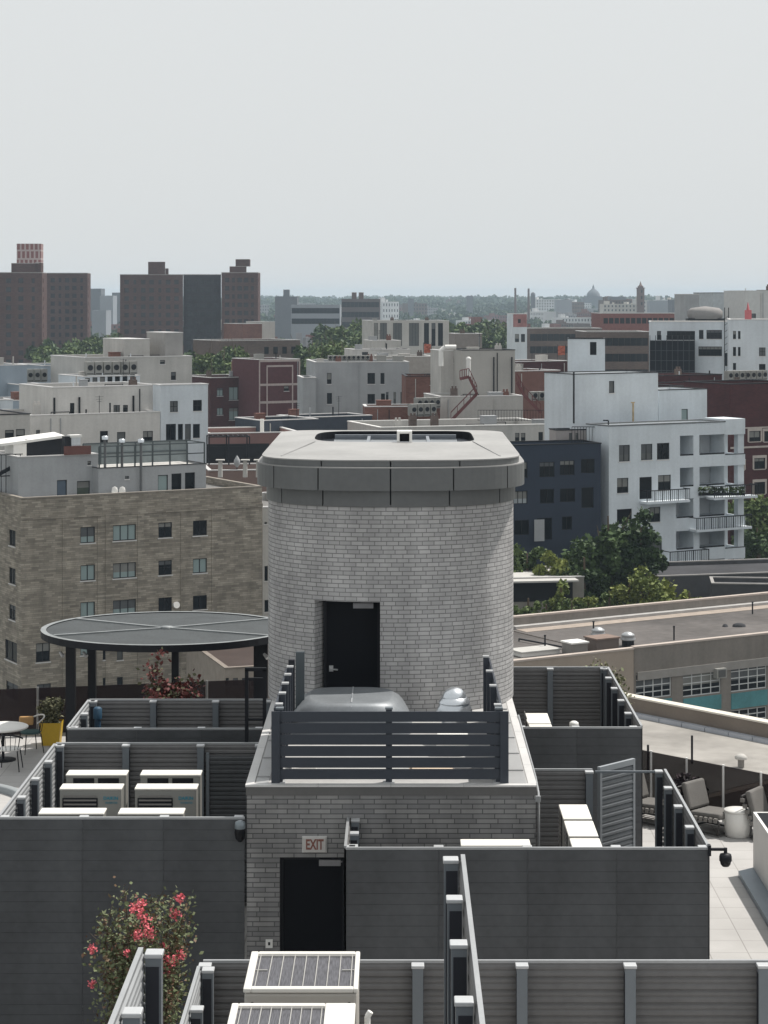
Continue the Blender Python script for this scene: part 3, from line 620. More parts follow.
nt.links.new(tc.outputs['Object'], mp.inputs['Vector']); nn = N(nt, 'ShaderNodeTexNoise'); nn.inputs['Scale'].default_value = 1; nn.inputs['Detail'].default_value = 5; nt.links.new(mp.outputs[0], nn.inputs['Vector'])
cr = N(nt, 'ShaderNodeMapRange'); cr.inputs['From Min'].default_value = 0.35; cr.inputs['From Max'].default_value = 0.65; cr.inputs['To Min'].default_value = 0.045; cr.inputs['To Max'].default_value = 0.105
nt.links.new(nn.outputs['Fac'], cr.inputs['Value']); cc = N(nt, 'ShaderNodeCombineColor')
for i in range(2): nt.links.new(cr.outputs[0], cc.inputs[i])
bm_ = N(nt, 'ShaderNodeMath', operation='MULTIPLY'); bm_.inputs[1].default_value = 1.15; nt.links.new(cr.outputs[0], bm_.inputs[0]); nt.links.new(bm_.outputs[0], cc.inputs[2])
nt.links.new(cc.outputs[0], bs.inputs['Base Color']); bs.inputs['Roughness'].default_value = 0.6; coilm = cm
coil_unit('large white unit with a dark coil grille on top below the exit door', -1.56, -0.415, 21.3, 22.5, 33.0, 0.06, 0.965, 8)
coil_unit('white unit with off-centre coil grille cut by the bottom edge of the photo', -1.64, -0.43, 19.3, 20.85, 33.0, 0.05, 0.76, 8)
b = MB(); b.tube((0, 0, 0), (0, 0, 3.05), 0.03); b.tube((0, 0, 3.05), (0.03, 0, 3.1), 0.03); o = b.build('white_pipe', WHITEM, None, (-0.30, 20.6, FLOOR)); tag(o, 'thin white pipe rising right of the bottom coil unit', 'pipe')

# --- left terrace: pergola, table, chairs, planter
pg = thing('round_pergola', 'round dark pergola with perforated panels and pale rim left of the tower', 'pergola', (-5.08, 46.1, FLOOR))
PR, PZ = 2.74, 32.77 - FLOOR
pg.scale = (1, 0.87, 1)
meshm, nt, bs = nodes('perforated_panel'); tc = N(nt, 'ShaderNodeTexCoord')
v1 = N(nt, 'ShaderNodeTexVoronoi', feature='F1'); v1.inputs['Scale'].default_value = 22; nt.links.new(tc.outputs['Object'], v1.inputs['Vector'])
n1 = N(nt, 'ShaderNodeTexNoise'); n1.inputs['Scale'].default_value = 2.0; nt.links.new(tc.outputs['Object'], n1.inputs['Vector'])
ma = N(nt, 'ShaderNodeMath', operation='MULTIPLY'); nt.links.new(v1.outputs['Distance'], ma.inputs[0]); nt.links.new(n1.outputs['Fac'], ma.inputs[1])
mx = N(nt, 'ShaderNodeMix', data_type='RGBA'); mx.inputs['A'].default_value = (0.012, 0.015, 0.016, 1); mx.inputs['B'].default_value = (0.040, 0.047, 0.050, 1)
mr = N(nt, 'ShaderNodeMapRange'); mr.inputs['From Max'].default_value = 0.35; nt.links.new(ma.outputs[0], mr.inputs['Value']); nt.links.new(mr.outputs[0], mx.inputs['Factor'])
nt.links.new(mx.outputs['Result'], bs.inputs['Base Color']); bs.inputs['Roughness'].default_value = 0.6
n = 64; ribs = [R(x) for x in (12, 78, 122, 192, 258, 302)]
angs = [R(17), R(62), R(118), R(163), R(197), R(242), R(298), R(343)]
angs = [R(a) for a in (8, 52, 128, 172, 188, 232, 308, 352)]
secs = [R(-28), R(34), R(146), R(208)]
for a0, a1 in zip(secs, secs[1:] + [secs[0] + 2 * math.pi]):
    b = MB(); k = 24; P = [(math.cos(a0 + (a1 - a0) * i / k) * (PR - 0.12), math.sin(a0 + (a1 - a0) * i / k) * (PR - 0.12)) for i in range(k + 1)]
    b.prism([(0, 0)] + P, PZ - 0.05, PZ - 0.02); b.build('roof_panel', meshm, pg)
RIMM = mat('pergola_rim', (0.22, 0.235, 0.24), 0.5, 0.1, 0.25, 3)
b = MB(); vs = []
for i in range(n):
    t_ = 2 * math.pi * i / n; c, s = math.cos(t_), math.sin(t_)
    for r, z in ((PR, PZ - 0.15), (PR, PZ), (PR - 0.12, PZ), (PR - 0.12, PZ - 0.15)): vs.append((r * c, r * s, z))
fs0, fs1 = [], []
for i in range(n):
    a, c = i * 4, ((i + 1) % n) * 4
    b.mesh([vs[a + 1], vs[c + 1], vs[c + 2], vs[a + 2]], [(0, 1, 2, 3)], 1)
    b.mesh([vs[a], vs[c], vs[c + 1], vs[a + 1]], [(0, 1, 2, 3)], 0); b.mesh([vs[a + 2], vs[c + 2], vs[c + 3], vs[a + 3]], [(0, 1, 2, 3)], 0); b.mesh([vs[a + 3], vs[c + 3], vs[c], vs[a]], [(0, 1, 2, 3)], 0)
b.build('rim', [BLACK2, RIMM], pg)
for a in secs:
    b = MB(); b.bar((0.12 * math.cos(a), 0.12 * math.sin(a), PZ - 0.01), ((PR - 0.13) * math.cos(a), (PR - 0.13) * math.sin(a), PZ - 0.006), 0.085, 0.03); b.build('seam_bar', RIMM, pg)
b = MB(); b.lathe([(0.14, PZ - 0.02), (0.14, PZ + 0.02), (0.001, PZ + 0.025)], n=16); b.build('hub', RIMM, pg)
for (lx, ly, wd) in ((-2.0, -0.75, 0.20), (-1.78, 1.15, 0.17), (0.0, 2.1, 0.16), (2.12, -0.9, 0.30)):
    b = MB(); b.box(lx - wd / 2, lx + wd / 2, ly - 0.1, ly + 0.1, 0, PZ - 0.152); b.build('leg', BLACK2, pg)
for (lx, ly) in ((-2.22, -0.85), (-1.72, -0.85), (2.2, -1.1)):
    b = MB(); b.tube((lx, ly, PZ - 0.42), (lx + 0.08, ly - 0.08, PZ - 0.5), 0.03, 0.045, 12); b.build('spotlight', mat('lamp_grey', (0.4, 0.4, 0.4), 0.4), pg)
# dark tinted terrace rails
tint, nt, bs = nodes('tinted_mesh'); bs.inputs['Base Color'].default_value = (0.022, 0.014, 0.017, 1); bs.inputs['Roughness'].default_value = 0.5; bs.inputs['Specular IOR Level'].default_value = 0.2
tr = N(nt, 'ShaderNodeBsdfTransparent'); mxs = N(nt, 'ShaderNodeMixShader'); mxs.inputs[0].default_value = 0.80
out = nt.nodes['Material Output']; nt.links.new(tr.outputs[0], mxs.inputs[1]); nt.links.new(bs.outputs[0], mxs.inputs[2]); nt.links.new(mxs.outputs[0], out.inputs['Surface'])
def rail(label, p0, p1, n, postm, zt):
    p0 = Vector(p0); p1 = Vector(p1); L = (p1 - p0).length
    t = thing('terrace_rail', label, 'railing', (p0.x, p0.y, FLOOR), math.atan2(p1.y - p0.y, p1.x - p0.x))
    for k in range(n):
        b = MB(); b.box(L * k / n + 0.03, L * (k + 1) / n - 0.03, -0.006, 0.006, 0.04, zt); b.build('tinted_panel', tint, t)
    for k in range(n + 1):
        b = MB(); b.tube((L * k / n, 0, 0), (L * k / n, 0, zt + 0.02), 0.024, n=14); b.build('post', postm, t)
    return t
WP = mat('rail_post_white', (0.85, 0.84, 0.82), 0.4, 0.2)
A = at(640, 751, 41.9); B = at(800, 775, 39.2)
dr_ = (B - A).normalized()
rail('dark tinted terrace railing with white posts behind the lounge chairs', (A.x - dr_.x * 0.6, A.y - dr_.y * 0.6), (B.x, B.y), 5, WP, 1.09)
A = at(-20, 700, 48.2); B = at(262, 681, 49.6)
rail('dark tinted railing along the left terrace behind the yellow planter', (A.x, A.y), (B.x, B.y), 5, mat('rail_post_grey', (0.2, 0.2, 0.2), 0.4), 1.10)
# table and chairs on the left terrace
t = thing('round_table', 'white round terrace table at the left edge of the photo', 'table', (at(3, 727, 45.9).x, 45.9, FLOOR))
b = MB(); b.lathe([(0.001, 0.70), (0.53, 0.70), (0.55, 0.715), (0.55, 0.735), (0.53, 0.745), (0.001, 0.75)], n=40); b.build('tabletop', WHITEM, t)
b = MB(); b.tube((0, 0, 0.03), (0, 0, 0.70), 0.035); b.lathe([(0.28, 0), (0.28, 0.02), (0.05, 0.04)], n=24); b.build('pedestal', BLACK2, t)
def wire_chair(label, loc, rot, seatm, rim):
    t = thing('terrace_chair', label, 'chair', loc, rot)
    b = MB(); b.lathe([(0.001, 0.43), (0.22, 0.43), (0.24, 0.45), (0.22, 0.475), (0.001, 0.48)], n=24, sy=0.95); b.build('seat', seatm, t)
    for sx in (-1, 1):
        for sy in (-1, 1):
            b = MB(); b.tube((sx * 0.18, sy * 0.17, 0.43), (sx * 0.23, sy * 0.22, 0), 0.013, 0.011, 8); b.build('leg', BLACK2, t)
    pts = [(0.27 * math.cos(a), 0.05 + 0.25 * math.sin(a), 0.68 + 0.12 * max(0, math.sin(a))) for a in [math.pi * k / 14 for k in range(15)]]
    b = MB(); b.path(pts, 0.017, 8); b.build('back_rail', rim, t)
    b = MB()
    for k in range(2, 13, 2): b.tube(pts[k], (pts[k][0] * 0.75, pts[k][1] * 0.8, 0.46), 0.007, n=6)
    b.build('back_rods', BLACK2, t)
    return t
wire_chair('terrace chair with white seat in front of the round table', (at(13, 744, 45.0).x - 0.05, 44.95, FLOOR), R(180), WHITEM, BLACK2)
wire_chair('terrace chair with curved pale back rail and tan cushion behind the table', (at(30, 725, 46.6).x, 46.7, FLOOR), R(-60), mat('cushion_teal', (0.05, 0.09, 0.09), 0.8), mat('chair_rim_pale', (0.55, 0.53, 0.5), 0.5))
b = MB(); b.box(-0.16, 0.16, -0.04, 0.04, 0, 0.2); o = b.build('tan_cushion', mat('cushion_tan', (0.45, 0.27, 0.12), 0.8), None, (at(26, 718, 46.9).x, 46.95, FLOOR + 0.55), 0.1, 0.03); tag(o, 'small tan cushion propped against the chair by the planter', 'cushion')
t = thing('curved_kerb', 'low curved grey kerb ring at the far left of the terrace', 'kerb', (-9.3, 41.4, FLOOR))
b = MB(); prof = [(2.05, 0.0), (2.05, 0.12), (2.02, 0.14), (1.90, 0.14), (1.87, 0.12), (1.87, 0.0)]; b.lathe(prof, n=48, cap=False); b.build('ring', mat('bench_stone', (0.25, 0.27, 0.28), 0.7), t)
t = thing('yellow_planter', 'yellow square planter with a small grey green bush on the left terrace', 'planter', (at(52, 742, 47.6).x, 47.55, FLOOR))
b = MB(); b.prism([(-0.19, -0.19), (0.19, -0.19), (0.19, 0.19), (-0.19, 0.19)], 0, 0.001); 
for z0, z1, a0, a1 in ((0, 0.52, 0.19, 0.235),):
    P0 = [(-a0, -a0, z0), (a0, -a0, z0), (a0, a0, z0), (-a0, a0, z0)]; P1 = [(-a1, -a1, z1), (a1, -a1, z1), (a1, a1, z1), (-a1, a1, z1)]
    b.mesh(P0 + P1, [(0, 1, 5, 4), (1, 2, 6, 5), (2, 3, 7, 6), (3, 0, 4, 7)])
b.build('pot', mat('yellow_glaze', (0.62, 0.40, 0.03), 0.45), t)
b = MB(); b.box(-0.22, 0.22, -0.22, 0.22, 0.46, 0.48); b.build('soil', mat('soil', (0.04, 0.03, 0.02), 0.9), t)
planter = t
t = thing('blue_barrel', 'blue barrel lid showing between the post row and the ribbed fence on the left', 'barrel', (-5.50, 38.45, FLOOR))
b = MB(); b.lathe([(0.05, 0), (0.06, 0.1), (0.06, 2.35), (0.05, 2.4)], n=24); b.build('body', mat('barrel_blue', (0.01, 0.04, 0.08), 0.6), t)
b = MB(); b.lathe([(0.08, 2.40), (0.08, 2.58), (0.05, 2.61), (0.001, 2.62)], n=24); b.build('lid', mat('barrel_lid', (0.015, 0.06, 0.11), 0.6), t)

# --- right terrace
LCUSH = mat('cushion_grey', (0.165, 0.158, 0.15), 0.9, 0, 0.1, 3, bump=0.3)
def lounge(label, loc, rot):
    t = thing('lounge_chair', label, 'lounge chair', loc, rot, 'dark framed lounge chairs with grey cushions')
    fr_ = mat('lounge_frame', (0.03, 0.028, 0.028), 0.5); rp = mat('lounge_strap', (0.19, 0.18, 0.17), 0.8)
    b = MB()
    for sy in (-0.36, 0.36): b.path([(-0.42, sy, 0.05), (0.42, sy, 0.05), (0.46, sy, 0.20), (0.44, sy, 0.33), (-0.34, sy, 0.27), (-0.62, sy, 0.85)], 0.022, 8); b.path([(-0.42, sy, 0.05), (-0.40, sy, 0.27)], 0.022, 8)
    b.tube((0.42, -0.36, 0.05), (0.42, 0.36, 0.05), 0.022); b.tube((-0.42, -0.36, 0.05), (-0.42, 0.36, 0.05), 0.022); b.tube((-0.62, -0.36, 0.85), (-0.62, 0.36, 0.85), 0.022); b.build('frame', fr_, t)
    for sy in (-0.375, 0.375):
        b = MB()
        for k in range(6):
            x = -0.28 + k * 0.125; b.box(x, x + 0.07, sy - 0.03, sy + 0.03, 0.255 + k * 0.008, 0.345 + k * 0.008)
        for k in range(5):
            f_ = 0.12 + k * 0.19; x = -0.34 - 0.28 * f_; z = 0.27 + 0.58 * f_; b.box(x - 0.04, x + 0.04, sy - 0.03, sy + 0.03, z - 0.035, z + 0.035)
        b.build('strap', rp, t)
    b = MB(); b.box(-0.33, 0.45, -0.33, 0.33, 0, 0.13); T_ = Matrix.Translation((0, 0, 0.31)) @ Matrix.Rotation(R(-4), 4, 'Y'); b.v = [tuple(T_ @ Vector(v)) for v in b.v]; b.build('seat_cushion', LCUSH, t, bevel=0.045)
    b = MB(); b.box(-0.06, 0.07, -0.33, 0.33, 0, 0.56); T_ = Matrix.Translation((-0.36, 0, 0.42)) @ Matrix.Rotation(R(-16), 4, 'Y'); b.v = [tuple(T_ @ Vector(v)) for v in b.v]; b.build('back_cushion', LCUSH, t, bevel=0.045)
    t.scale = (0.92, 0.92, 0.92)
    return t
lc = lounge('middle lounge chair with an upright grey back cushion beside the white drum table', (at(712, 815, 39.8).x, 39.8, FLOOR), R(-46))
dup(lc, (at(653, 805, 40.4).x, 40.5, FLOOR), R(-42), 'lounge chair partly hidden behind the gate and the post row')
dup(lc, (at(777, 825, 39.2).x, 39.2, FLOOR), R(-35), 'lounge chair at the right edge behind the pale planter wall')
t = thing('drum_table', 'white round drum side table between the lounge chairs', 'side table', (at(738, 820, 39.4).x, 39.45, FLOOR))
b = MB(); b.lathe([(0.22, 0), (0.245, 0.02), (0.25, 0.44), (0.23, 0.46)], n=36); b.build('body', WHITEM, t); b = MB(); b.lathe([(0.24, 0.462), (0.255, 0.475), (0.25, 0.495), (0.001, 0.50)], n=36); b.build('tabletop', WHITEM, t)
# raised planter at right edge
px0 = 6.24
t = thing('raised_planter', 'pale rendered planter wall with black top at the right edge of the photo', 'planter', (px0, 36.9, FLOOR))
PW = mat('planter_render', (0.70, 0.69, 0.67), 0.8, 0, 0.06, 2, streak=0.2)
b = MB(); b.box(0, 0.05, -7, 0, 0, 1.07); b.box(0.05, 3, -0.05, 0, 0, 1.07); b.box(2.95, 3, -7, -0.05, 0, 1.07); b.box(0.05, 2.95, -7, -6.95, 0, 1.07); b.build('wall', PW, t)
b = MB(); b.box(0.052, 2.948, -6.94, -0.052, 0, 1.06); b.build('liner', BLACKM, t)
b = MB(); b.prism([(-0.30, -0.25), (-0.002, -0.02), (-0.002, -7), (-0.30, -7)], 0.002, 0.10); b.build('kerb_flashing', mat('flashing_blue_grey', (0.22, 0.26, 0.30), 0.4, 0.3), t)
# ================================================================== plants near the camera
rnd = random.Random(7)
def leafquad(b, c, s, m=0, el=1.6, r=rnd):
    d = Vector((r.gauss(0, 1), r.gauss(0, 1), r.gauss(0, 0.7))).normalized(); e = d.cross(Vector((r.gauss(0, 1), r.gauss(0, 1), r.gauss(0, 1)))).normalized()
    c = Vector(c); u = d * s * el * 0.5; v = e * s * 0.5
    b.face([c - u, c - v, c + u, c + v], m)
def bush(name, label, cat, loc, stems, h, spread, nleaf, ls, leafm, stemm, flowers=None, base=0.0, lean=0.0, start=0.25, fl=0, fm=None, group=None):
    t = thing(name, label, cat, loc, 0, group); r = random.Random(hash(label) % 1000 if False else len(label) * 7 + 3)
    st = MB(); lf = MB(); tips = []
    for k in range(stems):
        a = 2 * math.pi * k / stems + r.uniform(-0.4, 0.4); sp = spread * r.uniform(0.35, 1.0); hh = h * r.uniform(0.72, 1.0) * (1 - 0.28 * sp / spread)
        P = [Vector((0, 0, base))]
        for j in range(1, 7):
            f_ = j / 6; P.append(Vector((math.cos(a) * sp * f_ ** 1.25 + r.gauss(0, 0.025 * h), math.sin(a) * sp * 0.8 * f_ ** 1.25 + r.gauss(0, 0.025 * h), base + hh * f_)))
        for j in range(6): st.tube(P[j], P[j + 1], 0.022 * h / 3 * (1 - j / 7), 0.022 * h / 3 * (1 - (j + 1) / 7), 5)
        tips.append(P)
        for j in range(nleaf // stems):
            f_ = start + (1 - start) * r.random() ** 0.8; i = min(5, int(f_ * 6)); q_ = P[i].lerp(P[i + 1], f_ * 6 - i)
            rr = min(h * 0.085, 0.16) * (1.25 - 0.7 * f_); o_ = Vector((r.gauss(0, rr), r.gauss(0, rr), r.gauss(0, rr)))
            if j % 9 == 0: st.tube(q_, q_ + o_, 0.004 * h / 3, 0.002, 4, cap=False)
            leafquad(lf, q_ + o_, ls * r.uniform(0.6, 1.3), 0 if r.random() < 0.75 else 1, r=r)
    st.build('stem', stemm, t); lf.build('foliage', leafm, t)
    return t, tips
BARK = mat('bark_brown', (0.10, 0.075, 0.055), 0.9)
CL1 = leafmat('myrtle_leaf', (0.085, 0.11, 0.05), (0.24, 0.26, 0.15), 3.5); CL2 = leafmat('myrtle_leaf_red', (0.14, 0.07, 0.05), (0.16, 0.13, 0.07), 2.5)
PINK = mat('pink_petal', (0.72, 0.16, 0.19), 0.7, 0, 0.25, 20)
bx = at(142, 950, 26.6)
bt, tips = bush('flowering_bush', 'tall loose bush with pink red flower clusters against the left dark wall', 'bush', (bx.x, 26.6, 28.82), 19, 4.6, 0.64, 8500, 0.040, [CL1, CL2], BARK, start=0.38)
for (px, py, s) in ((134, 908, 0.9), (141, 905, 1.0), (145, 922, 1.2), (150, 932, 1.1), (137, 935, 0.9), (93, 949, 0.8), (180, 899, 0.9), (175, 914, 1.0), (172, 961, 1.0), (165, 958, 0.9), (180, 955, 0.9), (166, 969, 0.8), (92, 984, 0.7), (127, 953, 0.6), (140, 914, 0.7), (152, 939, 0.8), (163, 947, 0.6)):
    P = at(px, py, 26.25 + rnd.uniform(-0.1, 0.25)); c = P - bt.location; b = MB()
    for k in range(int(60 * s)):
        o_ = Vector((rnd.gauss(0, 1), rnd.gauss(0, 1), rnd.gauss(0, 1.2))); o_ = o_.normalized() * rnd.random() ** 0.5 * 0.085 * s
        leafquad(b, c + o_, 0.032, 0, 1.1)
    b.build('flower_cluster', PINK, bt)
GR2 = leafmat('shrub_leaf_light', (0.10, 0.16, 0.05), (0.17, 0.22, 0.08), 2)
bush('shrub', 'small light green shrub between the two nearest fence posts at bottom left', 'shrub', (at(172, 1000, 25.0).x, 25.0, 28.82), 11, 2.85, 0.40, 3000, 0.05, [GR2, GR2], BARK, start=0.3)
REDL = leafmat('red_leaf', (0.085, 0.022, 0.022), (0.17, 0.05, 0.045), 3); RG = leafmat('red_leaf_green', (0.06, 0.075, 0.04), (0.11, 0.11, 0.06), 3)
t, _ = bush('red_leaf_shrub', 'shrub with dark red and green leaves under the round pergola', 'shrub', (at(172, 690, 42.0).x, 42.0, FLOOR), 19, 3.35, 0.62, 6000, 0.065, [REDL, RG], BARK, start=0.35)
b = MB(); b.box(-0.5, 0.5, -0.3, 0.3, 0, 0.55); b.build('planter_box', BLACK2, t)
PURP = leafmat('dark_purple_leaf', (0.02, 0.016, 0.02), (0.045, 0.03, 0.035), 3)
bush('dark_shrub', 'dark purple leaved shrub behind the middle lounge chair', 'shrub', (at(688, 790, 40.75).x, 40.75, FLOOR), 10, 1.0, 0.42, 1500, 0.07, [PURP, PURP], BARK, start=0.2)
SG = leafmat('grey_green_leaf', (0.10, 0.105, 0.06), (0.17, 0.165, 0.10), 2)
tt, _ = bush('x', 'yy', 'z', (0, 0, 0), 12, 0.68, 0.30, 2200, 0.05, [SG, SG], BARK, base=0.45, start=0.1)
for ch in list(tt.children): ch.parent = planter
bpy.data.objects.remove(tt)
t, _ = bush('wispy_plant', 'wispy plant in a trough just above the ribbed fence right of the tower', 'plant', (at(597, 672, 43.0).x, 43.0, FLOOR), 16, 3.05, 0.62, 2600, 0.055, [SG, CL1], BARK, start=0.74)
b = MB(); b.box(-0.35, 0.35, -0.25, 0.25, 0, 2.3); b.build('trough', BLACK2, t)
GREYW = mat('own_lower_wall', (0.22, 0.21, 0.2), 0.85)

# ================================================================== city
a30 = R(GRID)
wrnd = random.Random(3)
class Bld:
    """rectangular building on its own street grid; pixel coordinates of the photo are cast onto its real facades"""
    def __init__(s, name, label, px0, px1, ytop, Y0, depth=14, rot=GRID, z0=0.0, cat='building', group=None, W=None, par=None, X0=None):
        a = R(rot); s.a = a
        if par is None:
            s.O = (at(px0, 400, Y0).x if X0 is None else X0, Y0)
        else: s.O = None
        c, sn = math.cos(a), math.sin(a)
        t1 = ray(px1, 400); t1 = t1.x / t1.y
        s.W = W if W else (t1 * s.O[1] - s.O[0]) / (c - t1 * sn)
        s.D = depth; s.H = at(px0, ytop, Y0).z; s.z0 = z0
        s.t = thing(name, label, cat, (s.O[0], s.O[1], 0), a, group)
        s.rects = {'F': [], 'L': [], 'R': []}; s.wins = []; s.parts = []
    def uz(s, px, py, face='F'):
        c, sn = math.cos(s.a), math.sin(s.a)
        if face == 'F': return hit(px, py, s.O, s.a)
        if face == 'L':
            u, z = hit(px, py, s.O, s.a + math.pi / 2); return (u, z)
        if face == 'R':
            O = (s.O[0] + c * s.W, s.O[1] + sn * s.W); return hit(px, py, O, s.a + math.pi / 2)
    def win(s, x0, y0, x1, y1, nv=1, nh=1, pane=None, face='F', depth=0.16, frame=None, sill=True, kind='window', trim=None):
        u0, za = s.uz(x0, (y0 + y1) / 2 if False else y0, face); u1, _ = s.uz(x1, y1, face); zt = s.uz((x0 + x1) / 2, y0, face)[1]; zb = s.uz((x0 + x1) / 2, y1, face)[1]
        s.win_m(min(u0, u1), zb, max(u0, u1), zt, nv, nh, pane, face, depth, frame, sill, kind, trim)
    def win_m(s, u0, zb, u1, zt, nv=1, nh=1, pane=None, face='F', depth=0.16, frame=None, sill=True, kind='window', trim=None):
        lim = s.W if face == 'F' else s.D
        u0 = max(0.05, u0); u1 = min(lim - 0.05, u1)
        if u1 - u0 < 0.1: return
        if pane is None and not s.far: pane = wrnd.choice((DARKGL, DARKGL, NAVYGL, mat('curtained_pane', (0.09, 0.095, 0.095), 0.3)))
        s.rects[face].append((u0, zb, u1, zt, depth)); s.wins.append((u0, zb, u1, zt, nv, nh, pane or DARKGL, face, depth, frame or BLACK2, sill, kind, trim))
    def P(s, face, u, d, z):
        if face == 'F': return (u, d, z)
        if face == 'L': return (d, u, z)
        return (s.W - d, u, z)
    def wallface(s, b, face, z0, z1):
        L = s.W if face in 'F' else s.D; rs = s.rects.get(face, [])
        us = sorted(set([0, L] + [r[0] for r in rs] + [r[2] for r in rs])); zs = sorted(set([z0, z1] + [r[1] for r in rs] + [r[3] for r in rs]))
        zs = [z for z in zs if z0 <= z <= z1]
        for ua, ub in zip(us, us[1:]):
            if ub - ua < 1e-5: continue
            run = None
            for za, zb in zip(zs, zs[1:]):
                if zb - za < 1e-5: continue
                um, zm = (ua + ub) / 2, (za + zb) / 2
                if any(r[0] < um < r[2] and r[1] < zm < r[3] for r in rs): continue
                p = [s.P(face, ua, 0, za), s.P(face, ub, 0, za), s.P(face, ub, 0, zb), s.P(face, ua, 0, zb)]
                if face == 'L': p = p[::-1]; b.face(p, 0, [(-ua, zb), (-ub, zb), (-ub, za), (-ua, za)])
                else: b.face(p, 0, [(ua, za), (ub, za), (ub, zb), (ua, zb)])
        for (u0, za, u1, zb, d) in rs:
            P = lambda u, dd, z: s.P(face, u, dd, z)
            b.face([P(u0, 0, za), P(u0, d, za), P(u0, d, zb), P(u0, 0, zb)]); b.face([P(u1, d, za), P(u1, 0, za), P(u1, 0, zb), P(u1, d, zb)])
            b.face([P(u0, 0, zb), P(u0, d, zb), P(u1, d, zb), P(u1, 0, zb)]); b.face([P(u0, 0, za), P(u1, 0, za), P(u1, d, za), P(u0, d, za)])
    def build(s, wm, par=0.7, roofm=None, cope=COPE, cw=0.30, ch=0.10, subpanes=False, sides='FLRB'):
        b = MB(); z0, z1, W, D = s.z0, s.H, s.W, s.D
        s.wallface(b, 'F', z0, z1); s.wallface(b, 'L', z0, z1 if 'L' in sides else z1 - par); s.wallface(b, 'R', z0, z1 if 'R' in sides else z1 - par)
        b.face([(W, D, z0), (0, D, z0), (0, D, z1), (W, D, z1)])
        zi = z1 - par; e = cw
        if par:
            xl, xr = (e if 'L' in sides else 0.0), (W - e if 'R' in sides else W)
            I = [(xl, e), (xr, e), (xr, D - e), (xl, D - e)]
            for i in range(4):
                if (i == 1 and 'R' not in sides) or (i == 3 and 'L' not in sides): continue
                p, q_ = I[i], I[(i + 1) % 4]; b.face([(q_[0], q_[1], zi), (p[0], p[1], zi), (p[0], p[1], z1), (q_[0], q_[1], z1)])
        s.wall = b.build('wall', wm, s.t)
        rl, rr = (e if 'L' in sides and par else 0.0), (W - e if 'R' in sides and par else W); b = MB(); b.face([(rl, e if par else 0, zi), (rr, e if par else 0, zi), (rr, D - e if par else D, zi), (rl, D - e if par else D, zi)]); s.roof = b.build('roof', roofm or ROOFG, s.t)
        if par:
            o_ = 0.05; b = MB()
            ol_, or_ = (o_ if 'L' in sides else -0.003), (o_ if 'R' in sides else -0.003); b.box(-ol_, W + or_, -o_, e + 0.02, z1 + 0.002, z1 + ch); b.box(-ol_, W + or_, D - e - 0.02, D + o_, z1 + 0.002, z1 + ch)
            if 'L' in sides: b.box(-o_, e + 0.02, e + 0.02, D - e - 0.02, z1 + 0.002, z1 + ch)
            if 'R' in sides: b.box(W - e - 0.02, W + o_, e + 0.02, D - e - 0.02, z1 + 0.002, z1 + ch)
            b.build('coping', cope, s.t)
        extra = None
        for i, (u0, za, u1, zb, nv, nh, pane, face, d, frame, sill, kind, trim) in enumerate(s.wins):
            if i < 100: b = MB(); pn = MB() if subpanes else b
            else:
                if extra is None: extra = MB()
                b = extra; pn = extra
            P = lambda u, dd, z: s.P(face, u, dd, z)
            def bx(ua, ub, da, db, zc, zd, m=0, bb=None):
                p, q_ = P(ua, da, zc), P(ub, db, zd); (bb or b).box(p[0], q_[0], p[1], q_[1], zc, zd, m)
            f_ = min(0.06, (u1 - u0) * 0.08)
            if s.far: 
                pts = [P(u0, d - 0.01, za), P(u1, d - 0.01, za), P(u1, d - 0.01, zb), P(u0, d - 0.01, zb)]; b.face(pts, 1)
            else:
                bx(u0, u0 + f_, d - 0.08, d - 0.005, za, zb); bx(u1 - f_, u1, d - 0.08, d - 0.005, za, zb); bx(u0 + f_, u1 - f_, d - 0.08, d - 0.005, zb - f_, zb); bx(u0 + f_, u1 - f_, d - 0.08, d - 0.005, za, za + f_)
                for k in range(1, nv): u = u0 + (u1 - u0) * k / nv; bx(u - f_ / 2, u + f_ / 2, d - 0.075, d - 0.006, za + f_, zb - f_)
                for k in range(1, nh): z = za + (zb - za) * k / nh; bx(u0 + f_, u1 - f_, d - 0.07, d - 0.007, z - f_ / 2, z + f_ / 2)
                bx(u0 + f_, u1 - f_, d - 0.035, d - 0.012, za + f_, zb - f_, 0 if subpanes and i < 100 else 1, pn)
                if kind == 'window' and wrnd.random() < 0.4: hb_ = (zb - za) * wrnd.choice((0.25, 0.4, 0.55)); bx(u0 + f_ + 0.01, u1 - f_ - 0.01, d - 0.050, d - 0.037, zb - f_ - hb_, zb - f_ - 0.01, 3)
                if sill: bx(u0 - 0.06, u1 + 0.06, -0.05, d - 0.081, za - 0.09, za - 0.003, 2)
            if i < 100:
                o = b.build(kind, [frame, pane, trim or COPE, wrnd.choice((BL1, BL2))], s.t)
                if trim:
                    tb = MB()
                    def tx(ua, ub, zc, zd): p, q_ = P(ua, -0.05, zc), P(ub, 0.0 - 0.003, zd); tb.box(p[0], q_[0], p[1], q_[1], zc, zd)
                    tx(u0 - 0.2, u1 + 0.2, zb + 0.003, zb + 0.3); tx(u0 - 0.2, u0 - 0.003, za, zb); tx(u1 + 0.003, u1 + 0.2, za, zb); tb.build('surround', trim, o)
                if subpanes: pn.build('pane', pane, o)
        if extra is not None: tag(extra.build('window', [BLACK2, s.wins[-1][6], COPE, BL1], s.t), kind='stuff')
        return s
    far = False
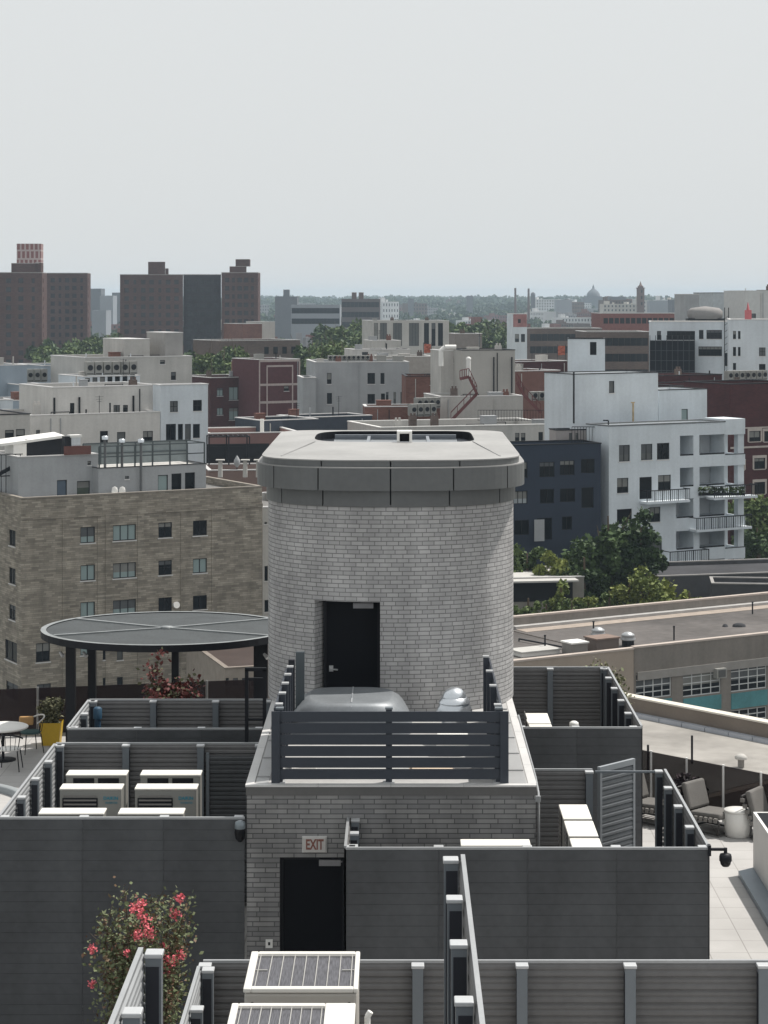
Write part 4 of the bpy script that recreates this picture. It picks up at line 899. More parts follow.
    def pent(s, nm, x0, x1, y0, y1, zt, m, zb=None, top=None):
        zb = s.H - 0.7 if zb is None else zb
        b = MB(); b.box(x0, x1, y0, y1, zb, zt); o = b.build(nm, m, s.t)
        k = MB(); k.box(x0 - 0.04, x1 + 0.04, y0 - 0.04, y1 + 0.04, zt + 0.002, zt + 0.10); k.build('coping', top or COPE, o); return o
    def bit(s, nm, mb, m): return mb.build(nm, m, s.t)
    def xy(s, px, Yoff=0):   # u coordinate along the facade under pixel column px
        return s.uz(px, 400)[0]

def strip_windows(B, px0, px1, n, y0, pitch, rows, w, h, pane=None, face='F', **k):
    u0, _ = B.uz(px0, 400, face); u1, _ = B.uz(px1, 400, face)
    zt = B.uz(px0, y0, face)[1]
    for r in range(rows):
        for c in range(n):
            uc = u0 + (u1 - u0) * (c + 0.5) / n; B.win_m(uc - w / 2, zt - r * pitch - h, uc + w / 2, zt - r * pitch, pane=pane, face=face, **k)

BL1 = mat('blind_pale', (0.20, 0.20, 0.19), 0.8); BL2 = mat('blind_dim', (0.10, 0.105, 0.11), 0.8)
ROOFG = mat('roof_grey', (0.17, 0.165, 0.16), 0.9, 0, 0.2, 0.3); ROOFL = mat('roof_light', (0.45, 0.44, 0.42), 0.8, 0, 0.14, 0.3); ROOFD = mat('roof_dark', (0.06, 0.06, 0.065), 0.85, 0, 0.2, 0.3)
TANB = brick('tan_brick', (0.35, 0.315, 0.262), (0.20, 0.178, 0.148), (0.19, 0.17, 0.145), 0.75, 0.16, 0.014, var=0.22, scale=0.9, bump=0.2, streak=0.07)
STU_G = mat('stucco_grey', (0.35, 0.36, 0.37), 0.9, 0, 0.12, 0.4, streak=0.5); STU_C = mat('stucco_cream', (0.57, 0.555, 0.53), 0.9, 0, 0.13, 0.3, streak=0.6)
STU_B = mat('stucco_beige', (0.47, 0.455, 0.43), 0.9, 0, 0.13, 0.3, streak=0.6); STU_W = mat('stucco_white_blue', (0.61, 0.655, 0.69), 0.85, 0, 0.10, 0.25, streak=0.6)
STU_BL = mat('stucco_blue_grey', (0.30, 0.35, 0.40), 0.85, 0, 0.08, 0.3, streak=0.3); NAVY = mat('navy_wall', (0.034, 0.044, 0.066), 0.8, 0, 0.10, 0.4, streak=0.3)
MAROON = brick('maroon_brick', (0.078, 0.028, 0.030), (0.058, 0.022, 0.025), (0.07, 0.04, 0.04), 0.4, 0.14, 0.01, var=0.15, scale=0.3, bump=0)
REDB = brick('red_brick', (0.20, 0.095, 0.075), (0.15, 0.07, 0.058), (0.18, 0.12, 0.10), 0.4, 0.14, 0.01, var=0.15, scale=0.3, bump=0)
PROJ = brick('project_brick', (0.118, 0.068, 0.062), (0.078, 0.047, 0.045), (0.10, 0.07, 0.065), 0.9, 0.3, 0.02, var=0.15, scale=0.08, bump=0)
BROWNB = brick('brown_brick', (0.15, 0.11, 0.095), (0.11, 0.085, 0.075), (0.13, 0.11, 0.10), 0.6, 0.2, 0.02, var=0.2, scale=0.15, bump=0)
CONC = mat('concrete_grey', (0.24, 0.225, 0.21), 0.9, 0, 0.12, 0.4, streak=0.4); TANW = mat('tan_render', (0.33, 0.275, 0.23), 0.9, 0, 0.09, 0.5, streak=0.3)
CREAMC = mat('cream_coping', (0.60, 0.56, 0.49), 0.6, 0, 0.06); RUST = mat('rust_red', (0.13, 0.035, 0.035), 0.6, 0, 0.2, 2)
FARGL = mat('far_glass', (0.014, 0.018, 0.025), 0.25, 0, 0.1)

# ---- ground, rising gently towards the far ridge
def smooth(e0, e1, x): 
    t_ = max(0, min(1, (x - e0) / (e1 - e0))); return t_ * t_ * (3 - 2 * t_)
def gz(x, y): return 7 * smooth(380, 900, y) + 19 * smooth(1100, 3400, y) + 5 * smooth(3400, 7000, y) + (1.5 * math.sin(x / 310 + y / 500) + 1.5) * smooth(1500, 3000, y)
gm, nt, bs = nodes('city_ground'); g = N(nt, 'ShaderNodeNewGeometry'); n1 = N(nt, 'ShaderNodeTexNoise'); n1.inputs['Scale'].default_value = 0.02; n1.inputs['Detail'].default_value = 9
nt.links.new(g.outputs['Position'], n1.inputs['Vector']); cr = N(nt, 'ShaderNodeValToRGB'); cr.color_ramp.elements[0].color = (0.05, 0.055, 0.045, 1); cr.color_ramp.elements[1].color = (0.15, 0.145, 0.13, 1)
cr.color_ramp.elements[0].position = 0.4; cr.color_ramp.elements[1].position = 0.62
nt.links.new(n1.outputs['Fac'], cr.inputs[0]); nt.links.new(cr.outputs[0], bs.inputs['Base Color']); bs.inputs['Roughness'].default_value = 0.95
b = MB(); xs = [x * 250 - 5000 for x in range(41)]; ys = [-200, 0, 200, 380, 450, 520, 600, 700, 800, 900] + [1100 + 200 * k for k in range(31)]
vs = [(x, y, gz(x, y)) for y in ys for x in xs]; nx = len(xs)
b.mesh(vs, [(j * nx + i, j * nx + i + 1, (j + 1) * nx + i + 1, (j + 1) * nx + i) for j in range(len(ys) - 1) for i in range(nx - 1)], 0, True)
tag(b.build('ground', gm), kind='structure')

# ---- left foreground block: tan brick building
L1 = Bld('tan_brick_building', 'tan brick apartment block with regular dark windows left of the tower', 21.5, 262, 499, 163, 16)
rows = [(527, 543), (565, 580.5), (602, 617)]
for i, (a_, c_) in enumerate(rows):
    L1.win(80.5, a_, 95, c_, 2, 1, BLUEGL); L1.win(113, a_ - 2.2, 136, c_ - 2.5, 3, 1, BLUEGL)
    L1.win(158.5, a_ - 4.5, 172, c_ - 5.5, 2, 2 if i == 1 else 1, DARKGL); L1.win(193, a_ - 6.5, 207, c_ - 7.5, 2, 1, BLUEGL if i == 1 else DARKGL)
L1.win(36, 643, 50, 662, 2); L1.win(37, 684, 51, 699, 2)
for (x_, y_) in ((100, 650), (117, 650), (100, 678), (117, 677)): L1.win(x_, y_, x_ + 6, y_ + 10)
L1.win(150, 673, 157, 683); L1.win(190, 668, 214, 683, 4); L1.win(222, 650, 236, 660, 2); L1.win(80.5, 641, 95, 655, 2, 1, BLUEGL)
for (y_, h_) in ((530, 16), (568, 16), (605, 15)): L1.win(9, y_, 15.5, y_ + h_, 2, 1, DARKGL, 'L')
L1.win(5, 641, 17, 661, 2, 1, DARKGL, 'L'); L1.win(6, 683, 18, 699, 2, 1, DARKGL, 'L')
L1.build(TANB, 0.5, ROOFG, mat('stone_coping', (0.26, 0.235, 0.205), 0.9, 0, 0.15), subpanes=True)
b = MB()
for px in (65, 100, 108, 140, 183, 214): u, _ = L1.uz(px, 500); b.box(u - 0.22, u + 0.22, -0.05, -0.003, 4, L1.H - 1.6)
L1.bit('pilaster', b, TANB)
b = MB(); b.box(-0.04, L1.W + 0.04, -0.08, -0.004, L1.H - 1.65, L1.H - 1.35); L1.bit('cornice_band', b, TANB)
u, z = L1.uz(246 * 0 + 175, 605); b = MB(); b.tube((u, -0.05, z), (u, -0.35, z + 0.05), 0.25, 0.27, 16); L1.bit('satellite_dish', b, WHITEM)
# roof top structures
p1 = Bld('grey_penthouse', 'grey rendered rooftop house with blue door on the tan brick block', 18.5, 98, 457.5, 166, 7, z0=L1.H - 0.45, cat='rooftop house')
p1.win(57, 480, 67, 500, 1, 1, mat('door_blue_grey', (0.07, 0.10, 0.14), 0.5), kind='door', sill=False); p1.win(77, 481, 90, 496, 1, 1, mat('green_glass', (0.08, 0.10, 0.08), 0.2)); p1.win(87.5, 461, 91, 465)
p1.build(STU_G, 0.25, ROOFL, COPE, 0.2, 0.08)
t = thing('white_skylight_bulkhead', 'white sloped rooftop bulkhead with a long dark opening at far left', 'bulkhead', (at(27, 456, 169).x, 169, p1.H), a30)
b = MB(); Wd = 3.2
b.mesh([(-2.2, 0, 0.95), (Wd, 0, 1.45), (Wd, 2.4, 1.6), (-2.2, 2.4, 1.1), (-2.2, 0, 0.75), (Wd, 0, 1.25), (Wd, 2.4, 1.4), (-2.2, 2.4, 0.9)], [(0, 1, 2, 3), (7, 6, 5, 4), (0, 4, 5, 1), (1, 5, 6, 2), (2, 6, 7, 3), (3, 7, 4, 0)]); b.build('sloped_roof', WHITEM, t)
b = MB(); b.box(-1.1, 0.0, 0.1, 2.2, -0.2, 0.9); b.build('side_wall', WHITEM, t); b = MB(); b.box(0.003, Wd - 0.05, 0.3, 2.2, -0.2, 1.2); b.build('dark_opening', BLACK2, t)
t = thing('rooftop_vents', 'pair of galvanised duct vents beside the white bulkhead', 'vent', (at(70, 455, 168.5).x, 168.5, p1.H), a30)
b = MB(); b.box(-0.45, 0.05, 0, 0.6, 0, 1.5, 0); b.box(0.12, 0.9, 0, 0.6, 0, 1.4, 1); b.box(0.0, 1.0, -0.1, 0.7, 1.41, 1.6, 2); b.build('duct', [BLACK2, GALV, WHITEM], t)
b = MB(); b.box(-0.7, 1.6, -0.5, -0.45, 0.05, 0.75); b.build('red_curb', mat('rust_panel', (0.15, 0.07, 0.06), 0.8), t)
t = thing('fire_escape', 'dark metal fire escape on the far left roof edge', 'fire escape', (at(0, 480, 166).x, 167.5, L1.H - 0.5), a30)
b = MB()
for k in range(9): b.bar((-1.8 + k * 0.4, 0, 0), (-1.8 + k * 0.4, 0, 3.6 + 0.0 * k), 0.05)
b.bar((-1.8, 0, 3.6), (1.6, 0, 3.6), 0.07); b.bar((-1.8, 0, 1.4), (1.6, 0, 3.0), 0.14, 0.3); b.bar((-1.8, 0, 1.9), (1.4, 0, 1.9), 0.08); b.build('stair', BLACK2, t)
p2 = Bld('grey_terrace_house', 'wide grey rooftop house with three dark doors and a railed roof deck', 98.5, 206, 468.5, 168, 9, z0=L1.H - 0.45, cat='rooftop house')
for (x_, y_, pn) in ((158, 475, BLUEGL), (171.5, 473.5, NAVYGL), (185, 472.5, NAVYGL)): p2.win(x_, y_, x_ + 10, y_ + 20, 1, 1, pn, kind='door', sill=False)
p2.win(125, 476, 129, 479); p2.build(STU_G, 0.1, ROOFL, BLACK2, 0.12, 0.06)
b = MB(); Hh = p2.H
for k in range(7): x = 0.1 + (p2.W - 0.2) * k / 6; b.bar((x, 0.1, Hh), (x, 0.1, Hh + 1.75), 0.10); b.bar((x, 3.6, Hh), (x, 3.6, Hh + 1.75), 0.08)
for zz in (0.9, 1.75): b.bar((0.1, 0.1, Hh + zz), (p2.W - 0.1, 0.1, Hh + zz), 0.09); b.bar((0.1, 3.6, Hh + zz), (p2.W - 0.1, 3.6, Hh + zz), 0.09)
b.bar((p2.W - 0.1, 0.1, Hh + 1.75), (p2.W - 0.1, 3.6, Hh + 1.75), 0.09); p2.bit('deck_railing', b, mat('rail_dark_green', (0.06, 0.075, 0.08), 0.6))
b = MB(); b.box(0.1, p2.W - 0.1, 3.63, 3.68, Hh, Hh + 1.7); p2.bit('deck_screen', b, mat('screen_grey_green', (0.22, 0.25, 0.255), 0.8))
for px, hh, lb in ((105, 456, 'left of three tall grey vent stacks before the railed deck'), (122, 459, 'middle of three tall grey vent stacks before the railed deck'), (141, 459, 'right of three tall grey vent stacks before the railed deck')):
    P = at(px, 500, 169.5); zt = at(px, hh - 20, 169.5).z
    t = thing('vent_stack', lb, 'vent stack', (P.x, 169.5, L1.H - 0.5)); h_ = zt - L1.H + 0.5
    b = MB(); b.tube((0, 0, 0), (0, 0, h_ - 0.2), 0.11); b.build('pipe', mat('stack_dark', (0.10, 0.105, 0.11), 0.6), t); b = MB(); b.lathe([(0.25, h_ - 0.3), (0.26, h_ - 0.02), (0.1, h_ + 0.02)], n=14); b.build('cowl', GALV, t)
for px in (118, 125.5):
    P = at(px, 498, 169.3); t = thing('white_chair', 'small white chair on the tan building roof, one of two' , 'chair', (P.x, 167.6, L1.H - 0.5), 0.3, 'white chairs on the tan roof')
    b = MB(); b.box(-0.25, 0.25, -0.25, 0.25, 0.4, 0.45); b.build('seat', WHITEM, t); b = MB(); b.lathe([(0.24, 0), (0.26, 0.25), (0.2, 0.5), (0.001, 0.6)], n=12, sy=0.2, cy=0.25); b.v = [(x, y, z + 0.45) for x, y, z in b.v]; b.build('backrest', WHITEM, t)
    for sx in (-0.2, 0.2):
        for sy in (-0.2, 0.2): b = MB(); b.bar((sx, sy, 0), (sx, sy, 0.4), 0.04); b.build('leg', WHITEM, t)

crnd = random.Random(5)
def clutter(B, par):
    r = crnd; W, D, z = B.W, B.D, B.H - par
    if W < 4 or D < 3: return
    n = min(7, int(W / 2.6) + 1)
    for k in range(n):
        x = 0.8 + (W - 1.6) * (k + r.random()) / n; y = r.uniform(0.6, min(D - 1, 5)); c = r.random(); b = MB()
        if c < 0.28: b.tube((x, y, z), (x, y, z + par + r.uniform(0.3, 1.1)), 0.09, n=8); B.bit('vent_pipe', b, r.choice((GALV, BLACK2, STU_B)))
        elif c < 0.48:
            w_ = r.uniform(0.4, 0.9); h_ = par + r.uniform(0.3, 0.9); b.box(x - w_, x + w_, y, y + w_ * 1.3, z, z + h_); b.box(x - w_ - 0.05, x + w_ + 0.05, y - 0.05, y + w_ * 1.3 + 0.05, z + h_ + 0.002, z + h_ + 0.08); B.bit('roof_hatch', b, r.choice((STU_B, STU_G, ACM, REDB)))
        elif c < 0.62:
            h_ = r.uniform(1.6, 3.0); b.tube((x, y, z), (x, y, z + h_), 0.035, n=6)
            for j in range(3): b.bar((x - 0.45 + j * 0.1, y, z + h_ - 0.12 - j * 0.25), (x + 0.45 - j * 0.1, y, z + h_ - 0.12 - j * 0.25), 0.03)
            B.bit('antenna', b, BLACK2)
        elif c < 0.8:
            h_ = par + r.uniform(0.5, 1.0); b.box(x - 0.4, x + 0.4, y, y + 0.5, z, z + h_); b.box(x - 0.3, x - 0.1, y + 0.1, y + 0.3, z + h_, z + h_ + 0.3); b.box(x + 0.1, x + 0.3, y + 0.1, y + 0.3, z + h_, z + h_ + 0.3); B.bit('chimney', b, r.choice((REDB, BROWNB, STU_B)))
        else:
            b.tube((x - 1, y, z + par + 0.15), (x + 1, y, z + par + 0.15), 0.05, n=6); b.tube((x - 1, y, z), (x - 1, y, z + par + 0.15), 0.05, n=6); b.tube((x + 1, y, z), (x + 1, y, z + par + 0.15), 0.05, n=6); B.bit('roof_rail', b, BLACK2)
    for k in range(2 if W > 8 else 1):
        x = r.uniform(0.3, W - 0.3)
        if any(q_[0] - 0.2 < x < q_[2] + 0.2 for q_ in B.rects['F']): continue
        b = MB(); b.bar((x, -0.07, B.H - 8), (x, -0.07, B.H - 0.3), 0.09); B.bit('downpipe', b, r.choice((STU_G, BLACK2, STU_B)))
def simple(name, label, px0, px1, yt, Y, mt, depth=12, wins=(), rot=GRID, roof=None, par=0.6, cope=None, far=False, z0=0, group=None, sub=False):
    depth = max(depth, 2)
    B = Bld(name, label, px0, px1, yt, Y, depth, rot, z0, group=group); B.far = far
    for w_ in wins:
        if isinstance(w_, dict): strip_windows(B, **w_)
        else: B.win(*w_)
    B.build(mt, par, roof, cope or COPE, subpanes=sub)
    if not far and Y > 180: clutter(B, par)
    return B
# sliver right of the tan building + small things
simple('grey_side_building', 'narrow pale grey building showing between the tan block and the tower', 262.5, 330, 508, 176, STU_B, wins=[(264.5, 566, 268, 581), (264.5, 600, 269, 612), (264.5, 522, 267, 524)])
simple('low_cream_building', 'low cream wall with small dark windows under the pergola, right of the tan block', 225, 330, 669, 150, mat('cream_wall_tan', (0.30, 0.265, 0.23), 0.9), 13, rot=18, cope=mat('coping_tan', (0.22, 0.19, 0.165), 0.8), roof=mat('brown_tar_roof', (0.06, 0.045, 0.04), 0.9, 0, 0.15, 0.5), par=0.15, wins=[(224 + 9 * k, 678, 229 + 9 * k, 686) for k in range(5)])  # wall in its own tan-cream colour
# cream complex
B = simple('cream_building', 'broad cream rendered building with few windows above the tan block', 31, 160, 416, 212, STU_C, 12, wins=[(100, 431, 108, 443, 2), (117, 432, 125.5, 442), (143, 431, 153, 441, 2), (36, 430, 40, 444)])
simple('pale_blue_building', 'pale bluish building end with french doors right of the cream building', 160.5, 208, 385.5, 219.2, STU_W, 1.5, wins=[(170, 401, 178, 412, 2, 2), (193, 400, 202, 411, 2, 2), (166, 424, 176, 443, 2), (178, 424, 183, 443), (185, 424, 191, 440), (193, 424, 200, 438)])
B = simple('cream_setback_building', 'cream upper block with dark pipes on its wall at left', 52.5, 160.3, 388, 216.5, STU_C, 10, wins=[(70, 403, 74.5, 415), (113.5, 405, 120, 414, 2), (123, 405, 128, 414, 2)])
b = MB()
for px in (54, 79, 133): u = B.xy(px); b.bar((u, -0.12, B.H - 4.2), (u, -0.12, B.H - 1.0), 0.16)
B.bit('downpipe', b, BLACK2)
B = simple('beige_stepped_building', 'beige stepped building with a large blank upper box behind the cream roofs', 85, 192, 358, 262, STU_B, 12, wins=[(160, 360, 165, 364), (171, 372, 176, 380)])
B.pent('upper_box', B.xy(130), B.xy(156), 2, 9, B.H + 2.2, STU_B); B.pent('upper_box', B.xy(168.5), B.xy(186), 1, 7, B.H + 3.0, mat('stucco_grey2', (0.32, 0.31, 0.30), 0.9, 0, 0.1), top=COPE)
B.pent('upper_box', B.xy(183), B.xy(190), 0.5, 5, B.H - 0.3, STU_C)
B = simple('white_equipment_building', 'white low building crowned by a row of dark louvred units', 83, 140, 377, 246, STU_W, 8, wins=[(85 + 7.5 * k, 378.0 - 0.6 * k, 90 + 7.5 * k, 385 - 0.6 * k) for k in range(7)])
g_ac = 'rooftop condenser units'
def ac_row(label, px0, px1, ybase, Y, n, hh=1.2, ww=None, rot=GRID, group=g_ac, m=ACM, fans=True):
    P0 = at(px0, ybase, Y); a = R(rot); t1 = ray(px1, 400); t1 = t1.x / t1.y
    L = (t1 * Y - P0.x) / (math.cos(a) - t1 * math.sin(a))
    for k in range(n):
        d_ = L * (k + 0.5) / n; w_ = ww or L / n * 0.85
        t = thing('condenser', label if n == 1 else label, 'air conditioner', (P0.x + math.cos(a) * d_, Y + math.sin(a) * d_, P0.z), a, group + ' ' + str(round(px0)))
        b = MB(); b.box(-w_ / 2, w_ / 2, 0, 0.9, 0.15, hh); b.box(-w_ / 2 + 0.05, w_ / 2 - 0.05, 0.1, 0.8, 0, 0.149); b.build('casing', m, t)
        b = MB(); rr_ = min(w_ * 0.36, (hh - 0.2) * 0.36); b.tube((0, -0.003, 0.2 + (hh - 0.2) * 0.5), (0, -0.05, 0.2 + (hh - 0.2) * 0.5), rr_, n=16); b.build('fan', BLACK2, t); b = MB(); b.box(-w_ * 0.42, w_ * 0.42, -0.02, -0.003, 0.17, 0.24); b.build('louvre', BLACK2, t)
ac_row('small pale condenser unit on the blue grey roof at left', 27, 48, 382.5, 270, 3, 1.7)
ac_row('white condenser unit in a row on the white low building', 86, 138, 375.5, 248.5, 6, 1.6)
B = simple('blue_grey_building', 'blue grey building with two slim windows at the far left edge', -20, 27, 366, 262, STU_BL, 12, wins=[(17.5, 391, 21, 401), (22, 390, 25.5, 401)])
simple('blue_grey_building', 'blue grey house wall with one dark window left of the louvred units', 43, 86, 366, 285, STU_BL, 10, wins=[(74, 368.5, 79, 377)])
simple('blue_grey_building', 'low blue grey wall below the condenser units at far left', 26, 54, 386, 258, STU_BL, 8, wins=[(21 + 12, 405, 35, 409), ])
simple('dark_framed_porch', 'low building with a white framed dark porch at the far left', 13, 54, 401, 240, STU_BL, 8, wins=[(37, 399 + 2, 51.5, 409), (21, 406, 35, 410)])
simple('cream_low_building', 'pale low building with two round lamp windows at the left edge', -30, 30, 416, 198, STU_B, 9, wins=[(5, 430, 14, 439), (16, 429, 25, 439)], cope=BLACK2)
simple('white_low_wall', 'short white rooftop wall at the left edge of the photo', -25, 13, 401, 236, STU_W, 6)

# projects towers -------------------------------------------------------
def tower(label, px0, px1, yt, Y, dep, rot, ncol, wpix=8.7, m=PROJ, name='housing_tower'):
    B = Bld(name, label, px0, px1, yt, Y, dep, rot); B.far = True
    n = 17; u0, u1 = 0.8, B.W - 0.8
    for r in range(n):
        zt = B.H - 1.6 - r * 2.75
        for c in range(ncol):
            uc = u0 + (u1 - u0) * (c + 0.5) / ncol
            w_ = 1.5 if c % 3 != 1 else 0.9; B.win_m(uc - w_ / 2, zt - 1.5, uc + w_ / 2, zt, pane=FARGL, depth=0.25)
    for r in range(n):
        zt = B.H - 1.6 - r * 2.75
        for c in range(1):
            for fc in ('R', 'L'): uc = B.D * (c + 0.5) / 2; B.win_m(uc - 0.7, zt - 1.5, uc + 0.7, zt, pane=FARGL, face=fc, depth=0.25)
    B.build(m, 0.9, ROOFG, mat('tower_coping', (0.33, 0.31, 0.3), 0.8), 0.4, 0.25); return B
B = tower('tall brown brick housing tower at the far left edge with a red striped rooftop house', -25, 42, 273, 640, 13, 3, 5)
o = B.pent('roof_house', B.xy(10), B.xy(38), 3, 10, B.H + 3.0, PROJ); B.pent('roof_house', B.xy(40) - 1.8, B.xy(40) + 0.0, 3, 9, B.H + 3.2, PROJ)
RS = brick('red_stripe_brick', (0.25, 0.11, 0.105), (0.22, 0.10, 0.095), (0.46, 0.38, 0.37), 1.35, 2.6, 0.30, var=0.06, bump=0, offset=0)
B.pent('striped_tank_house', B.xy(15), B.xy(39.5), 4, 10, B.H + 9.0, RS, zb=B.H + 3.1)
B = tower('brown brick housing tower just behind the leftmost one', 46.8, 87.5, 273.5, 740, 12, 3, 5)
B = tower('left brown wing of the wide housing tower', 120, 183, 275, 700, 14, 6, 7)
B.pent('roof_house', B.xy(148), B.xy(165), 3, 9, B.H + 4.4, PROJ); B.pent('roof_house', B.xy(165) + 0.1, B.xy(168.5), 3, 8, B.H + 2.2, PROJ)
B = tower('dark recessed middle of the wide housing tower', 183.5, 221, 275, 712, 14, 6, 5, m=brick('project_brick_shade', (0.055, 0.05, 0.06), (0.045, 0.042, 0.05), (0.05, 0.05, 0.055), 0.9, 0.3, 0.02, var=0.1, scale=0.08, bump=0))  # tower brick darkened; shade of the recess is put into the colour
B = tower('right wing of the wide housing tower with small roof houses', 221.5, 258, 273, 700, 16, 1, 5)
B.pent('roof_house', B.xy(229), B.xy(245), 3, 9, B.H + 2.2, PROJ); B.pent('roof_house', B.xy(235), B.xy(249), 3.1, 8.9, B.H + 4.6, PROJ, zb=B.H + 2.31)

# maroon / brick middle distance
B = simple('maroon_building', 'maroon brick building with pale windows and one balcony column', 210.5, 258, 378, 342, MAROON, 12, wins=[(215 + 2, 388, 223, 396, 2, 1, BLUEGL), (229, 387, 238, 400, 2, 1, BLUEGL), (246, 387, 252, 395), (217, 408, 223, 415, 2, 1, BLUEGL), (229, 408, 238, 420, 2, 1, BLUEGL), (247, 407, 253, 414)])
B = simple('maroon_wall_building', 'maroon wall building marked with pale square outlines', 259, 300, 360, 338, mat('maroon_wall', (0.105, 0.045, 0.05), 0.9, 0, 0.12), 10, wins=[(284, 386, 289, 391)])
b = MB(); OL = mat('outline_pale', (0.45, 0.38, 0.36), 0.8)
def oline(x0, y0, x1, y1, th=0.10):
    (u0, z0), (u1, z1) = B.uz(x0, y0), B.uz(x1, y1); b.box(min(u0, u1) - th, max(u0, u1) + th, -0.06, -0.004, min(z0, z1) - th, max(z0, z1) + th)
oline(259.5, 360.8, 299.5, 360.8); oline(259.5, 360.8, 259.5, 425); oline(299.5, 360.8, 299.5, 425); oline(267, 366, 292.5, 366); oline(267, 366, 267, 425); oline(292.5, 366, 292.5, 425); oline(259.5, 384.5, 299.5, 384.5); oline(259.5, 402, 299.5, 402)
B.bit('outline_band', b, OL)
simple('brown_house', 'brown building with a bright flat roof edge below the wide tower', 221, 300, 341, 440, BROWNB, 14, wins=[dict(px0=262, px1=298, n=4, y0=347, pitch=3, rows=2, w=1.1, h=1.5)], far=True)
simple('red_brick_house', 'small red brick house with pale roof in front of the housing tower', 243, 262, 324, 560, REDB, 12, far=True)
simple('stone_house', 'pale stone house right of the wide housing tower', 262, 275, 322, 575, STU_B, 10, far=True)
simple('beige_chimney_house', 'narrow tan house beside the maroon wall', 246, 258, 362, 372, mat('tan_wall', (0.30, 0.2, 0.15), 0.9), 6)
B = simple('grey_block_building', 'plain grey building with a few dark windows left of the central cap', 315, 409, 362.5, 300, STU_G, 13, rot=8, wins=[(327, 373, 331.5, 384), (327, 393, 332, 404), (367.5, 373, 375, 384, 2), (380.5, 373, 384.5, 384), (367.5, 394, 375, 404, 2), (381, 393.5, 385, 404), (386, 392, 388.5, 404), (393.5, 392, 396, 404), (400.5, 392, 403.5, 404)])
simple('grey_block_annex', 'lower left step of the plain grey building', 302.5, 316, 378, 298, STU_G, 8, rot=8)
ac_row('low white condenser on the plain grey building roof', 328, 370, 361, 303, 9, 0.8, rot=8)
simple('red_brick_wing', 'red brick blank wall right of the plain grey building', 406, 462, 376.5, 278, REDB, 8, rot=4, cope=BLACK2, wins=[(430, 381, 432, 385), (443, 381, 445, 385)])
simple('low_red_brick_wall', 'low red brick roof wall above the tower cap', 365, 440, 407, 252, REDB, 5, rot=4, cope=COPE)
B = simple('wavy_roof_house', 'dark low roof with a wavy tiled edge just above the tower cap', 300, 372, 418, 246, mat('dark_blue_wall', (0.06, 0.07, 0.09), 0.8), 6, roof=ROOFD)
simple('dark_low_roof', 'dark low roof left of the tower cap with white chimney stubs', 262, 318, 421, 236, mat('dark_blue_wall', ()), 7, roof=ROOFD, wins=[])
b = MB(); b.box(-0.2, 0.2, -0.25, 0.25, 0, 2.0); o = b.build('white_chimney', WHITEM, None, (at(262, 430, 233).x, 233, at(262, 428, 233).z - 1)); tag(o, 'slim white chimney left of the tower cap', 'chimney')
# beige stair tower with red stairs
B0 = simple('long_cream_building', 'cream building with paired windows behind the right edge of the cap', 380, 558, 428, 222, STU_B, 12, rot=18, wins=[(515, 433, 519.5, 443), (521, 433, 525.5, 443), (538.5, 432, 543, 442), (544.5, 432, 549, 442)], cope=WHITEM)
B1 = simple('beige_base_building', 'beige base block with a railed roof under the tall beige box', 440, 523, 397, 256, STU_B, 9, rot=12)
B2 = simple('tall_beige_box', 'tall beige blank rooftop tower with dark pipes and a fat duct', 462, 515, 350.5, 262, mat('stucco_warm', (0.40, 0.385, 0.36), 0.9, 0, 0.08, 0.3, streak=0.4), 8, rot=12, cope=BLACK2, wins=[(453 + 3, 353 + 4, 460, 364)])
b = MB()
for px, yt_ in ((493.5, 357), (511.5, 357)): u, z = B2.uz(px, yt_); b.bar((u, -0.15, z - 4.7), (u, -0.15, z), 0.14)
B2.bit('downpipe', b, BLACK2)
B3 = simple('beige_low_box', 'pale rooftop box with curved white duct left of the tall beige box', 441, 461.5, 351, 266, STU_B, 6, rot=12, wins=[(453.5, 356, 457, 363)])
t = thing('white_duct', 'bent white duct rising beside the tall beige box', 'duct', (at(441, 365, 262).x, 262, at(441, 366, 262).z))
b = MB(); b.path([(0, 0, 0), (0, 0, 1.9), (0.5, 0, 2.35), (1.9, 0, 2.35)], 0.30, 12); b.build('pipe', WHITEM, t)
t = thing('white_exhaust_stack', 'white exhaust stack at the head of the red stairs', 'exhaust', (at(468.5, 376, 252).x, 252, at(468.5, 378, 252).z))
b = MB(); b.tube((0, 0, 0), (0, 0, 2.2), 0.26); b.lathe([(0.3, 2.2), (0.32, 2.4), (0.1, 2.55)], n=14); b.build('pipe', WHITEM, t)
def stairs(label, pts, Y):
    t = thing('steel_stair', label, 'fire escape', (at(pts[0][0], 400, Y).x, Y, at(*pts[-1], Y).z)); b = MB(); L0 = t.location
    for dy in (0, 0.9):
        for (a_, c_) in zip(pts, pts[1:]):
            A_ = at(*a_, Y) - L0; C_ = at(*c_, Y) - L0; A_.y = C_.y = dy; b.bar(A_, C_, 0.12, 0.32); b.bar(A_ + Vector((0, 0, 1.0)), C_ + Vector((0, 0, 1.0)), 0.07)
            for k in range(5): P_ = A_.lerp(C_, k / 4); b.bar(P_, P_ + Vector((0, 0, 1.0)), 0.05)
    for (a_, c_) in zip(pts, pts[1:]):
        A_ = at(*a_, Y) - L0; C_ = at(*c_, Y) - L0
        for k in range(9): P_ = A_.lerp(C_, (k + 0.5) / 9); b.box(P_.x - 0.16, P_.x + 0.16, 0.05, 0.85, P_.z - 0.02, P_.z + 0.02)
    b.build('flight', RUST, t); return t
stairs('rust red steel stair climbing past the tall beige box', [(460, 379), (469, 377), (477, 394), (451, 421)], 249)
stairs('rust red steel stair leaning down right of the beige base block', [(517, 382), (524, 395), (541, 413)], 246)
